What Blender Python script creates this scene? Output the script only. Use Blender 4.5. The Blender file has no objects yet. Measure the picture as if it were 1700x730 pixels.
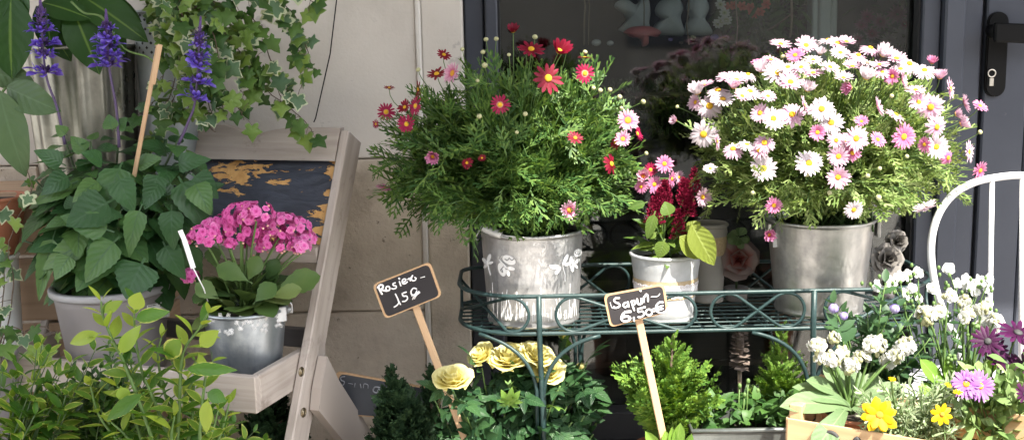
import bpy, math, random
import numpy as np
from mathutils import Vector, Matrix, Euler

random.seed(11)
rng = np.random.default_rng(11)
S = bpy.context.scene
COL = S.collection
F = 1823.0 / 1700.0          # focal length over picture width

# ------------------------------------------------------------------ camera
cam_d = bpy.data.cameras.new('camera')
cam = bpy.data.objects.new('camera', cam_d)
COL.objects.link(cam)
CAM = Vector((0.0, -2.85, 1.10))
cam.location = CAM
RM = Matrix.Rotation(math.radians(90 - 9.5), 3, 'X') @ Matrix.Rotation(math.radians(-1.2), 3, 'Z')
cam.rotation_euler = RM.to_euler()
cam_d.sensor_width = 36.0
cam_d.lens = 36.0 * F
cam_d.clip_start = 0.05
cam_d.clip_end = 400.0
S.camera = cam


def P(px, py, D):
    """Where in the place a point of the photograph lies, D metres in front of the camera position."""
    d = RM @ Vector(((px - 850.0) / 1823.0, -(py - 365.0) / 1823.0, -1.0))
    t = D / d.y
    return CAM + d * t


def PM(pts, D):
    return [P(x, y, D) for x, y in pts]


def m(px, D):
    return px * D / 1823.0


def V3(*a):
    return np.array(a, float)


def nrm(a):
    a = np.asarray(a, float)
    return a / (np.linalg.norm(a, axis=-1, keepdims=True) + 1e-12)


# ------------------------------------------------------------------ mesh accumulator
class MB:
    def __init__(self):
        self.v, self.u, self.f, self.n = [], [], [], 0

    def add(self, V, faces, uv=None, mat=0, smooth=True):
        """faces: list of (M,K) index arrays"""
        V = np.asarray(V, float).reshape(-1, 3)
        self.v.append(V)
        self.u.append(np.zeros((len(V), 2)) if uv is None else np.asarray(uv, float))
        for fa in faces:
            fa = np.asarray(fa, int)
            if fa.size:
                self.f.append((fa + self.n, mat, smooth))
        self.n += len(V)

    def inst(self, tpl, O, X, N, L, W=None, mat=0):
        """copies of a template: origins O, length axis X, normal N, length L, width scale W"""
        TV, TF, TU = tpl
        O = np.asarray(O, float).reshape(-1, 3)
        k = len(O)
        if k == 0:
            return
        X = nrm(np.broadcast_to(X, (k, 3)))
        N = np.broadcast_to(N, (k, 3)).astype(float)
        Z = N - (N * X).sum(1, keepdims=True) * X
        bad = np.linalg.norm(Z, axis=1) < 1e-4
        if bad.any():
            Z = Z.copy()
            Z[bad] = np.cross(X[bad], [0.31, 0.77, 0.2])
        Z = nrm(Z)
        Y = np.cross(Z, X)
        L = np.broadcast_to(np.asarray(L, float), (k,))
        W = L if W is None else np.broadcast_to(np.asarray(W, float), (k,))
        V = (O[:, None, :] + TV[None, :, 0:1] * (X * L[:, None])[:, None, :]
             + TV[None, :, 1:2] * (Y * W[:, None])[:, None, :] + TV[None, :, 2:3] * (Z * L[:, None])[:, None, :])
        nv = len(TV)
        self.v.append(V.reshape(-1, 3))
        self.u.append(np.tile(TU, (k, 1)))
        off = (np.arange(k) * nv + self.n)[:, None, None]
        for fa in TF:
            fa = np.asarray(fa, int)
            self.f.append(((fa[None] + off).reshape(-1, fa.shape[1]), mat, True))
        self.n += k * nv

    def build(self, name, mats, parent=None, origin=None, smooth_angle=None):
        me = mesh_of(self, name, mats, origin if origin is not None else (WL[parent.name] if parent else Vector((0, 0, 0))))
        o = bpy.data.objects.new(name, me)
        COL.objects.link(o)
        if parent:
            o.parent = parent
            WL[o.name] = WL[parent.name]
        else:
            WL[o.name] = Vector(origin) if origin is not None else Vector((0, 0, 0))
            o.location = WL[o.name]
        return o


WL = {}


def mesh_of(mb, name, mats, origin=(0, 0, 0)):
    V = np.concatenate(mb.v) - np.array(origin, float)
    U = np.concatenate(mb.u)
    me = bpy.data.meshes.new(name)
    me.vertices.add(len(V))
    me.vertices.foreach_set('co', V.astype(np.float32).ravel())
    tot, starts, idx, mi, sm = 0, [], [], [], []
    for fa, mt, s in mb.f:
        nf, k = fa.shape
        starts.append(tot + np.arange(nf) * k)
        idx.append(fa.ravel())
        mi.append(np.full(nf, mt))
        sm.append(np.full(nf, s))
        tot += nf * k
    idx = np.concatenate(idx)
    starts = np.concatenate(starts)
    me.loops.add(tot)
    me.loops.foreach_set('vertex_index', idx.astype(np.int32))
    me.polygons.add(len(starts))
    me.polygons.foreach_set('loop_start', starts.astype(np.int32))
    me.polygons.foreach_set('material_index', np.concatenate(mi).astype(np.int32))
    me.polygons.foreach_set('use_smooth', np.concatenate(sm).astype(bool))
    uvl = me.uv_layers.new(name='UVMap')
    uvl.data.foreach_set('uv', U[idx].astype(np.float32).ravel())
    for mt in (mats if isinstance(mats, (list, tuple)) else [mats]):
        me.materials.append(mt)
    me.update(calc_edges=True)
    me.validate()
    return me


def thing(name, label, cat, loc=(0, 0, 0), group=None, kind='thing'):
    o = bpy.data.objects.new(name, None)
    COL.objects.link(o)
    o.empty_display_size = 0.05
    o.location = loc
    WL[o.name] = Vector(loc)
    return tag(o, label, cat, group, kind)


def tag(o, label=None, cat=None, group=None, kind='thing'):
    if label:
        o['label'] = label
    if cat:
        o['category'] = cat
    if group:
        o['group'] = group
    if kind:
        o['kind'] = kind
    return o


def put(mesh, name, parent, pos, facing, scale, spin=None):
    """link one more object on a shared mesh, turned to face a direction"""
    o = bpy.data.objects.new(name, mesh)
    COL.objects.link(o)
    q = Vector(facing).to_track_quat('Z', 'Y').to_matrix()
    q = q @ Matrix.Rotation(random.uniform(0, 6.28) if spin is None else spin, 3, 'Z')
    o.parent = parent
    o.location = Vector(pos) - WL[parent.name]
    o.rotation_euler = q.to_euler()
    o.scale = (scale, scale, scale)
    return o


# ------------------------------------------------------------------ shapes
def boxa(mb, c, hx, hy, hz, b=0.0, mat=0):
    """box with chamfered edges; hx, hy, hz are half-axis vectors"""
    c = np.array(c, float)
    A = [np.array(h, float) for h in (hx, hy, hz)]
    ln = [np.linalg.norm(a) for a in A]
    D = [a / l for a, l in zip(A, ln)]
    b = min(b, min(ln) * 0.45)
    V, U, idx = [], [], {}
    order = np.argsort(ln)[::-1]
    for sx in (-1, 1):
        for sy in (-1, 1):
            for sz in (-1, 1):
                s = (sx, sy, sz)
                for k in range(3):
                    l = [ln[j] if j == k else ln[j] - b for j in range(3)]
                    p = [s[j] * l[j] for j in range(3)]
                    idx[s, k] = len(V)
                    V.append(c + sum(D[j] * p[j] for j in range(3)))
                    U.append((p[order[0]] + c[0] * 3.1 + c[2] * 1.7, p[order[1]] + p[order[2]] + c[2] * 2.3 + c[1]))
    q, t = [], []
    for k in range(3):
        i, j = [a for a in range(3) if a != k]
        for s0 in (-1, 1):
            r = []
            for (a, bb) in ((-1, -1), (1, -1), (1, 1), (-1, 1)):
                s = [0, 0, 0]
                s[k], s[i], s[j] = s0, a, bb
                r.append(idx[tuple(s), k])
            if (s0 > 0) != (k != 1):
                r = r[::-1]
            q.append(r)
    if b > 0:
        for k in range(3):                      # edges parallel to axis k
            i, j = [a for a in range(3) if a != k]
            for si in (-1, 1):
                for sj in (-1, 1):
                    s1, s2 = [0, 0, 0], [0, 0, 0]
                    s1[k], s2[k] = -1, 1
                    s1[i] = s2[i] = si
                    s1[j] = s2[j] = sj
                    s1, s2 = tuple(s1), tuple(s2)
                    q.append([idx[s1, i], idx[s2, i], idx[s2, j], idx[s1, j]])
        for sx in (-1, 1):
            for sy in (-1, 1):
                for sz in (-1, 1):
                    t.append([idx[(sx, sy, sz), k] for k in range(3)])
    V = np.array(V)

    def fix(fs):
        out = []
        for f in fs:
            p = V[f]
            nn = np.cross(p[1] - p[0], p[2] - p[0])
            out.append(f if np.dot(nn, p.mean(0) - c) >= 0 else f[::-1])
        return out
    fl = [fix(q)]
    if t:
        fl.append(fix(t))
    mb.add(V, fl, U, mat, smooth=False)


def box(mb, x0, x1, y0, y1, z0, z1, b=0.002, mat=0):
    boxa(mb, ((x0 + x1) / 2, (y0 + y1) / 2, (z0 + z1) / 2), ((x1 - x0) / 2, 0, 0), (0, (y1 - y0) / 2, 0), (0, 0, (z1 - z0) / 2), b, mat)


def plank(mb, A, B, wdir, w, t, b=0.002, mat=0):
    A, B, wd = np.array(A, float), np.array(B, float), np.array(wdir, float)
    ax = B - A
    d = nrm(ax)
    wd = nrm(wd - np.dot(wd, d) * d)
    td = np.cross(d, wd)
    boxa(mb, (A + B) / 2, ax / 2, wd * w / 2, td * t / 2, b, mat)


def tube(mb, pts, r, n=6, mat=0, caps=True, closed=False):
    P_ = np.array([tuple(p) for p in pts], float)
    k = len(P_)
    R = np.broadcast_to(np.asarray(r, float), (k,))
    if closed:
        T = nrm(np.roll(P_, -1, 0) - np.roll(P_, 1, 0))
    else:
        T = nrm(np.gradient(P_, axis=0))
    up = np.array([0.13, 0.21, 0.97])
    if abs(np.dot(nrm(P_[-1] - P_[0]), up)) > 0.9:
        up = np.array([0.9, 0.3, 0.1])
    a = up - np.dot(up, T[0]) * T[0]
    a = nrm(a)
    ring = np.linspace(0, 2 * np.pi, n, endpoint=False)
    V, U = [], []
    s = 0
    for i in range(k):
        a = nrm(a - np.dot(a, T[i]) * T[i])
        bb = np.cross(T[i], a)
        V.append(P_[i] + R[i] * (np.cos(ring)[:, None] * a + np.sin(ring)[:, None] * bb))
        if i:
            s += np.linalg.norm(P_[i] - P_[i - 1])
        U.append(np.stack([np.full(n, s), ring / 6.283], 1))
    V, U = np.concatenate(V), np.concatenate(U)
    j = np.arange(n)
    q = []
    for i in range(k if closed else k - 1):
        i2 = (i + 1) % k
        q.append(np.stack([i * n + j, i * n + (j + 1) % n, i2 * n + (j + 1) % n, i2 * n + j], 1))
    fl = [np.concatenate(q)]
    if caps and not closed:
        fl.append(np.array([np.arange(n)[::-1], (k - 1) * n + np.arange(n)]))
    mb.add(V, fl, U, mat)


def lathe(mb, prof, c, n=56, mat=0, a0=0.0, a1=2 * math.pi):
    c = np.array(c, float)
    full = abs(a1 - a0 - 2 * math.pi) < 1e-6
    ang = np.linspace(a0, a1, n + 1)
    V, U = [], []
    for (r, z) in prof:
        V.append(c + np.stack([r * np.cos(ang), r * np.sin(ang), np.full(n + 1, z)], 1))
        U.append(np.stack([ang / 6.283, np.full(n + 1, z)], 1))
    j = np.arange(n)
    q = []
    for i in range(len(prof) - 1):
        a, b = i * (n + 1), (i + 1) * (n + 1)
        q.append(np.stack([a + j, a + j + 1, b + j + 1, b + j], 1))
    mb.add(np.concatenate(V), [np.concatenate(q)], np.concatenate(U), mat)


def ball(mb, c, r, nu=8, nv=6, sq=(1, 1, 1), mat=0):
    th = np.linspace(0, np.pi, nv + 1)
    ph = np.linspace(0, 2 * np.pi, nu + 1)
    T, Q = np.meshgrid(th, ph, indexing='ij')
    V = np.stack([np.sin(T) * np.cos(Q) * sq[0], np.sin(T) * np.sin(Q) * sq[1], np.cos(T) * sq[2]], -1).reshape(-1, 3) * r + np.array(c, float)
    i, j = np.meshgrid(np.arange(nv), np.arange(nu), indexing='ij')
    a = (i * (nu + 1) + j).ravel()
    mb.add(V, [np.stack([a, a + nu + 1, a + nu + 2, a + 1], 1)], np.stack([Q.ravel() / 6.283, T.ravel() / 3.1416], 1), mat)


def poly_prism(mb, pts, depth, mat=0, b=0.0):
    """a flat outline (list of 3D points in a plane) given thickness along depth vector; fan-filled, outline should be star-shaped about its mean"""
    A = np.array([tuple(p) for p in pts], float)
    n = len(A)
    d = np.array(depth, float)
    c = A.mean(0)
    V = np.concatenate([A, A + d, [c], [c + d]])
    j = np.arange(n)
    k = (j + 1) % n
    mb.add(V, [np.stack([j, k, k + n, j + n], 1), np.concatenate([np.stack([k, j, np.full(n, 2 * n)], 1), np.stack([j + n, k + n, np.full(n, 2 * n + 1)], 1)])], None, mat, smooth=False)


def bez(a, b, c, n=8):
    a, b, c = (np.array(tuple(q), float) for q in (a, b, c))
    t = np.linspace(0, 1, n)[:, None]
    return (1 - t) ** 2 * a + 2 * t * (1 - t) * b + t * t * c


def spline(pts, n=8):
    """Catmull-Rom through points"""
    A = np.array([tuple(p) for p in pts], float)
    A = np.concatenate([[2 * A[0] - A[1]], A, [2 * A[-1] - A[-2]]])
    out = []
    for i in range(1, len(A) - 2):
        p0, p1, p2, p3 = A[i - 1:i + 3]
        for t in np.linspace(0, 1, n, endpoint=False):
            out.append(0.5 * ((2 * p1) + (-p0 + p2) * t + (2 * p0 - 5 * p1 + 4 * p2 - p3) * t * t + (-p0 + 3 * p1 - 3 * p2 + p3) * t ** 3))
    out.append(A[-2])
    return np.array(out)


# ------------------------------------------------------------------ leaf templates (x length 0..1, y width, z normal)
def tpl_merge(ts):
    V, U, n, F_ = [], [], 0, {}
    for tv, tf, tu in ts:
        V.append(tv)
        U.append(tu)
        for fa in tf:
            fa = np.asarray(fa)
            F_.setdefault(fa.shape[1], []).append(fa + n)
        n += len(tv)
    return np.concatenate(V), [np.concatenate(x) for x in F_.values()], np.concatenate(U)


def tpl_xf(t, R=None, T=(0, 0, 0), s=1.0):
    V = t[0] * s
    if R is not None:
        V = V @ np.array(R).T
    return V + np.array(T, float), t[1], t[2]


def rotz(a):
    c, s = math.cos(a), math.sin(a)
    return np.array([[c, -s, 0], [s, c, 0], [0, 0, 1]])


def roty(a):
    c, s = math.cos(a), math.sin(a)
    return np.array([[c, 0, s], [0, 1, 0], [-s, 0, c]])


def rotx(a):
    c, s = math.cos(a), math.sin(a)
    return np.array([[1, 0, 0], [0, c, -s], [0, s, c]])


def leaf(prof, n=6, fold=0.15, droop=0.15, serr=0.0, wav=0.0, cols=3, petiole=0.0, quilt=0.0, ph=0.0):
    """prof(x) half width as a share of the length; y is scaled by W so give prof peak as half width / length"""
    xs = np.linspace(0, 1, n + 1)
    ys = np.linspace(-1, 1, cols)
    V, U = [], []
    for i, x in enumerate(xs):
        w = max(prof(x), 0.001)
        if serr and 0 < i < n:
            w *= 1 + (serr if i % 2 else -serr)
        for y in ys:
            z = fold * abs(y) * w - droop * x * x + wav * math.sin(x * 9 + y * 2 + ph) * abs(y) + quilt * (0.5 - abs((x * 7 - abs(y) * 1.6) % 1 - 0.5)) * abs(y)
            V.append((petiole + x * (1 - petiole), y * w, z))
            U.append((x, 0.5 + 0.5 * y))
    q = []
    for i in range(n):
        for j in range(cols - 1):
            a = i * cols + j
            q.append((a, a + cols, a + cols + 1, a + 1))
    V = np.array(V)
    tfs = [np.array(q)]
    if petiole:
        k = len(V)
        pr = 0.018
        V = np.concatenate([V, [(0, -pr, -0.01), (0, pr, -0.01), (petiole, pr, -0.004), (petiole, -pr, -0.004)]])
        U += [(0, .5), (0, .5), (0.02, .5), (0.02, .5)]
        tfs[0] = np.concatenate([tfs[0], [[k, k + 3, k + 2, k + 1]]])
    return V, tfs, np.array(U, float)


def pr_ovate(w, p=0.38):
    return lambda x: w * (max(x, 0) ** (p)) * (max(1 - x, 0) ** (0.75)) * 1.9 * (0.55 + 0.45 * (1 - x))


def pr_ellip(w):
    return lambda x: w * math.sin(math.pi * min(max(x, 0), 1) ** 0.9) ** 0.8


def pr_obov(w):
    return lambda x: w * math.sin(math.pi * min(max(x, 0), 1) ** 1.7) ** 0.75


def pr_strap(w):
    return lambda x: w * min(1, 0.35 + 1.1 * x) * (1 - max(0, (x - 0.7) / 0.3) ** 2.2)


def radial_leaf(out, c=(0.42, 0.0), ring=0.72, bump=0.03):
    """a lobed leaf from its outline; uv.x runs from the middle (0) to the margin (1)"""
    A = np.array(out, float)
    n = len(A)
    cc = np.array(c)
    I = cc + (A - cc) * ring
    z0 = np.zeros((n, 1))
    r = np.linalg.norm(A - cc, axis=1, keepdims=True)
    V = np.concatenate([np.concatenate([A, -bump * 2.2 * r], 1), np.concatenate([I, z0 + bump * 0.2], 1), [[c[0], c[1], bump]]])
    U = np.concatenate([np.stack([np.ones(n), np.linspace(0, 1, n)], 1), np.stack([np.full(n, ring), np.linspace(0, 1, n)], 1), [[0, 0.5]]])
    j = np.arange(n)
    k = (j + 1) % n
    return V, [np.stack([j, k, k + n, j + n], 1), np.stack([j + n, k + n, np.full(n, 2 * n)], 1)], U


def ivy_outline(jit=0.0):
    half = [(0.02, 0.02), (-0.10, 0.16), (-0.13, 0.33), (0.02, 0.40), (0.16, 0.33), (0.24, 0.42), (0.38, 0.60), (0.50, 0.44), (0.56, 0.26), (0.74, 0.18)]
    top = (1.0, 0.0)
    h = [(x + rng.normal(0, jit), y + rng.normal(0, jit)) for x, y in half]
    g = [(x + rng.normal(0, jit), -y + rng.normal(0, jit)) for x, y in half[::-1]]
    return h + [top] + g


IVY = [radial_leaf(ivy_outline(0.02), bump=b) for b in (0.03, 0.06, 0.05, 0.02)]


def strip(p, q, w0, w1, z0=0.0, z1=0.0):
    p, q = np.array(p, float), np.array(q, float)
    d = nrm(q - p)
    nn = np.array([-d[1], d[0]])
    mid = p * 0.45 + q * 0.55
    wm = w0 * 0.5 + w1 * 0.9
    V = []
    for (c, w, z) in ((p, w0, z0), (mid, wm, (z0 + z1) / 2 + 0.01), (q, w1 * 0.3, z1)):
        V += [(c[0] + nn[0] * w, c[1] + nn[1] * w, z), (c[0] - nn[0] * w, c[1] - nn[1] * w, z)]
    return np.array(V), [np.array([(0, 1, 3, 2), (2, 3, 5, 4)])], np.array([(0, .5), (0, .5), (.5, .5), (.5, .5), (1, .5), (1, .5)])


def dissected(k=4, w=0.02, spread=0.9, seed=0):
    """marguerite leaf: a narrow rachis with pairs of narrow side lobes"""
    r = random.Random(seed)
    ts = [strip((0, 0), (1, 0), w * 0.8, w, 0, -0.12)]
    for i in range(k):
        x = 0.28 + 0.6 * i / max(k - 1, 1)
        ln = (0.46 - 0.24 * abs(i / max(k - 1, 1) - 0.35)) * r.uniform(0.8, 1.15)
        for s in (-1, 1):
            a = spread * r.uniform(0.75, 1.15)
            x_ = x + r.uniform(-0.03, 0.03)
            q = (x_ + ln * math.cos(a), s * ln * math.sin(a))
            z = -0.12 * x_ * x_
            ts.append(strip((x_, 0), q, w * 0.9, w * 1.3, z, z + r.uniform(-0.02, 0.08)))
            if ln > 0.24:
                mx, my = x_ + 0.55 * ln * math.cos(a), s * 0.55 * ln * math.sin(a)
                ts.append(strip((mx, my), (mx + 0.15, my - s * 0.01), w * 0.8, w, z + .02, z + .03))
    return tpl_merge(ts)


DIS = [dissected(4, 0.025, 0.66, 1), dissected(3, 0.028, 0.58, 2), dissected(4, 0.024, 0.75, 3), dissected(3, 0.027, 0.62, 5)]


def spray(seed, side=8, sub=4, w=0.016, ang=0.75, ln=0.42):
    """conifer spray: axis, side twigs, scale-clad tips"""
    r = random.Random(seed)
    ts = [strip((0, 0), (1, 0), w, w * 1.2)]
    for i in range(side):
        x = 0.12 + 0.8 * i / side
        for s in (-1, 1):
            l = ln * (1 - 0.72 * x) * r.uniform(0.8, 1.2)
            a = ang * r.uniform(0.8, 1.15)
            dx, dy = math.cos(a), s * math.sin(a)
            z1 = r.uniform(-0.06, 0.08)
            ts.append(strip((x, 0), (x + l * dx, l * dy), w * 0.8, w * 1.3, 0, z1))
            for k in range(sub):
                f = 0.25 + 0.65 * k / sub
                for s2 in (-1, 1):
                    l2 = l * 0.42 * (1 - 0.5 * f)
                    a2 = math.atan2(dy, dx) + s2 * 0.7
                    b0 = (x + l * f * dx, l * f * dy)
                    ts.append(strip(b0, (b0[0] + l2 * math.cos(a2), b0[1] + l2 * math.sin(a2)), w * 0.8, w * 1.25, z1 * f, z1 * f + r.uniform(-0.03, 0.05)))
    return tpl_merge(ts)


def petal_ring(n, w, r0, elev, curl, notch=0.0, jit=0.12, seed=0, drop=0.0):
    """a ring of petals about +z, tips at radius ~1"""
    r = random.Random(seed)
    ts = []
    for i in range(n):
        prof = lambda x: w * (0.45 + 0.55 * math.sin(math.pi * (0.15 + 0.7 * x))) * (1 - max(0, (x - 0.75) / 0.25) ** 2.5 * 0.9)
        t = leaf(prof, n=5, fold=-0.25, droop=curl + r.uniform(-.05, .05), cols=3)
        L = (1 - r0) * r.uniform(0.88, 1.08)
        t = tpl_xf(t, roty(-elev + r.uniform(-jit, jit)), (0, 0, 0), L)
        t = tpl_xf(t, rotx(r.uniform(-.2, .2)), (r0, 0, 0))
        t = tpl_xf(t, rotz(2 * math.pi * i / n + r.uniform(-.09, .09)), (0, 0, r.uniform(-.015, .015) - drop))
        ts.append(t)
    return tpl_merge(ts)
# ------------------------------------------------------------------ materials
def newmat(name):
    mt = bpy.data.materials.new(name)
    mt.use_nodes = True
    nt = mt.node_tree
    nt.nodes.clear()
    out = nt.nodes.new('ShaderNodeOutputMaterial')
    return mt, nt, out


class NT:
    def __init__(self, nt):
        self.nt = nt

    def n(self, typ, **kw):
        nd = self.nt.nodes.new('ShaderNode' + typ)
        ins = kw.pop('ins', {})
        for k, v in kw.items():
            setattr(nd, k, v)
        for k, v in ins.items():
            s = nd.inputs[k]
            if isinstance(v, bpy.types.NodeSocket):
                self.nt.links.new(v, s)
            else:
                s.default_value = v
        return nd

    def math(self, op, a, b=0.0, clamp=False):
        return self.n('Math', operation=op, use_clamp=clamp, ins={0: a, 1: b}).outputs[0]

    def ramp(self, fac, stops, interp='LINEAR'):
        nd = self.n('ValToRGB', ins={0: fac})
        cr = nd.color_ramp
        cr.interpolation = interp
        while len(cr.elements) < len(stops):
            cr.elements.new(0.5)
        for e, (p, c) in zip(cr.elements, stops):
            e.position = p
            e.color = (*c[:3], 1) if not isinstance(c, (int, float)) else (c, c, c, 1)
        return nd.outputs['Color']

    def mix(self, fac, a, b, blend='MIX'):
        nd = self.n('Mix', data_type='RGBA', blend_type=blend)
        for i, v in ((0, fac), (6, a), (7, b)):
            if isinstance(v, bpy.types.NodeSocket):
                self.nt.links.new(v, nd.inputs[i])
            else:
                nd.inputs[i].default_value = v if i == 0 else (*v[:3], 1)
        return nd.outputs[2]

    def noise(self, vec=None, scale=5, detail=3, rough=0.5, dist=0.0):
        nd = self.n('TexNoise', ins={'Scale': scale, 'Detail': detail, 'Roughness': rough, 'Distortion': dist})
        if vec is not None:
            self.nt.links.new(vec, nd.inputs['Vector'])
        return nd.outputs['Fac']

    def mapping(self, vec, scale=(1, 1, 1), rot=(0, 0, 0)):
        return self.n('Mapping', ins={'Vector': vec, 'Scale': scale, 'Rotation': rot}).outputs[0]

    def link(self, a, b):
        self.nt.links.new(a, b)

    def bump(self, h, strength=0.3, dist=0.002):
        return self.n('Bump', ins={'Height': h, 'Strength': strength, 'Distance': dist}).outputs[0]


def c3(c):
    return (c[0], c[1], c[2], 1)


def surf(name, cols, scale=8, rough=0.6, metal=0.0, bump=0.0, bscale=60, spots=None, coord='Object', rvar=0.12, detail=5, spec=0.5, bdist=0.002):
    """a mottled surface: ramp of colours over noise, a finer bump, optional specks (colour, amount, scale)"""
    mt, nt, out = newmat(name)
    g = NT(nt)
    co = g.n('TexCoord').outputs[coord]
    f = g.noise(co, scale, detail, 0.6)
    k = len(cols)
    c = g.ramp(f, [(0.28 + 0.44 * i / max(k - 1, 1), cc) for i, cc in enumerate(cols)]) if k > 1 else None
    if spots:
        sp = g.ramp(g.noise(co, spots[2], 4, 0.65), [(spots[1], 0.0), (min(spots[1] + 0.05, 1), 1.0)])
        c = g.mix(sp, c if c is not None else cols[0], spots[0])
    b = g.n('BsdfPrincipled', ins={'Roughness': rough, 'Metallic': metal, 'Specular IOR Level': spec})
    if c is not None:
        g.link(c, b.inputs['Base Color'])
    else:
        b.inputs['Base Color'].default_value = c3(cols[0])
    r = g.math('MULTIPLY_ADD', g.noise(co, scale * 3, 3), rvar * 2)
    r.node.inputs[2].default_value = rough - rvar
    g.link(r, b.inputs['Roughness'])
    if bump:
        g.link(g.bump(g.noise(co, bscale, 5, 0.65), bump, bdist), b.inputs['Normal'])
    g.link(b.outputs[0], out.inputs[0])
    return mt


def wood(name, cols, scale=1.0, rough=0.6, bump=0.15, stain=None):
    mt, nt, out = newmat(name)
    g = NT(nt)
    uv = g.n('UVMap').outputs[0]
    v = g.mapping(uv, (3.0 * scale, 55 * scale, 1))
    f = g.noise(v, 1.0, 6, 0.62, 0.6)
    big = g.noise(g.mapping(uv, (4, 7, 1)), 1.0, 3)
    c = g.ramp(g.math('ADD', g.math('MULTIPLY', f, 0.7), g.math('MULTIPLY', big, 0.3)), [(0.3 + 0.4 * i / (len(cols) - 1), cc) for i, cc in enumerate(cols)])
    if stain:
        s = g.ramp(g.noise(g.mapping(uv, (9, 14, 1)), 1.0, 5, 0.7), [(stain[1], 0.0), (stain[1] + 0.12, 0.8)])
        c = g.mix(s, c, stain[0])
    b = g.n('BsdfPrincipled', ins={'Base Color': c, 'Roughness': rough})
    g.link(g.bump(f, bump, 0.001), b.inputs['Normal'])
    g.link(b.outputs[0], out.inputs[0])
    return mt


def zinc(name, base=(0.5, 0.52, 0.53), dark=(0.3, 0.32, 0.34), scale=18, rough=0.42, metal=0.85, lumps=0.1, lscale=14):
    mt, nt, out = newmat(name)
    g = NT(nt)
    co = g.n('TexCoord').outputs['Object']
    fine = g.noise(co, scale * 5, 4, 0.6)
    f = g.math('ADD', g.math('MULTIPLY', g.noise(co, scale * 0.6, 6, 0.65, 0.4), 0.75), g.math('MULTIPLY', fine, 0.25))
    stk = g.noise(g.mapping(co, (1, 1, 0.10)), scale * 3.0, 4, 0.6)  # upright streaks in the colour, standing in for reflections
    f = g.math('ADD', g.math('MULTIPLY', f, 0.72), g.math('MULTIPLY', stk, 0.28))
    c = g.ramp(f, [(0.34, dark), (0.5, base), (0.66, tuple(min(x * 1.3, .85) for x in base))])
    b = g.n('BsdfPrincipled', ins={'Base Color': c, 'Metallic': metal})
    g.link(g.ramp(f, [(0.3, rough + .15), (0.7, rough - .08)]), b.inputs['Roughness'])
    g.link(g.bump(g.noise(co, lscale, 4, 0.6), lumps, 0.01), b.inputs['Normal'])
    g.link(b.outputs[0], out.inputs[0])
    return mt


def leafmat(name, cols, back=None, trans=0.3, rough=0.42, edge=None, edge_at=0.7, radial=False, vein=None, wave=0.0, mott=0.45, spec=0.22, wscale=7.0):
    """leaf: each leaf its own tint from the ramp, thin and lit through; optional pale margin (edge) and midrib (vein)"""
    mt, nt, out = newmat(name)
    g = NT(nt)
    rnd = g.n('NewGeometry').outputs['Random Per Island']
    co = g.n('TexCoord').outputs['Object']
    f = g.math('ADD', rnd, g.math('MULTIPLY', g.math('SUBTRACT', g.noise(co, 40, 3), 0.5), mott))
    k = len(cols)
    c = g.ramp(f, [(i / max(k - 1, 1), cc) for i, cc in enumerate(cols)])
    sep = g.n('SeparateXYZ', ins={0: g.n('UVMap').outputs[0]})
    u, v = sep.outputs[0], sep.outputs[1]
    side = g.math('MULTIPLY', g.math('ABSOLUTE', g.math('SUBTRACT', v, 0.5)), 2.0)
    if edge is not None:
        e = u if radial else g.math('MAXIMUM', side, g.math('MULTIPLY', u, 0.85))
        jit = g.math('MULTIPLY', g.math('SUBTRACT', g.noise(co, 130, 3, 0.6), 0.5), 0.55)
        e2 = g.math('ADD', g.math('ADD', e, jit), g.math('MULTIPLY', g.math('SUBTRACT', rnd, 0.5), 0.35))
        c = g.mix(g.ramp(e2, [(edge_at, 0.0), (min(edge_at + 0.06, 1.0), 1.0)]), c, edge)
    if vein is not None:
        c = g.mix(g.ramp(side, [(0.02, 0.75), (0.09, 0.0)]), c, vein)
    b = g.n('BsdfPrincipled', ins={'Base Color': c, 'Roughness': rough, 'Specular IOR Level': spec})
    if wave:
        ph = g.math('SUBTRACT', g.math('MULTIPLY', u, wscale), g.math('MULTIPLY', side, 2.0))
        w = g.math('PINGPONG', ph, 0.5)
        nb = g.bump(g.math('ADD', w, g.math('MULTIPLY', g.noise(co, 160, 2), 0.5)), wave, 0.006)
        g.link(nb, b.inputs['Normal'])
    tr = g.n('BsdfTranslucent', ins={'Color': g.mix(0.5, c, (0.9, 1.0, 0.35), 'MULTIPLY')})
    tr.inputs['Color'].default_value = c3(cols[0])
    hs = g.n('HueSaturation', ins={'Color': c, 'Value': 1.5, 'Saturation': 1.15, 'Hue': 0.48})
    g.link(hs.outputs[0], tr.inputs['Color'])
    mx = g.n('MixShader', ins={0: trans, 1: b.outputs[0], 2: tr.outputs[0]})
    g.link(mx.outputs[0], out.inputs[0])
    return mt


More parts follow.
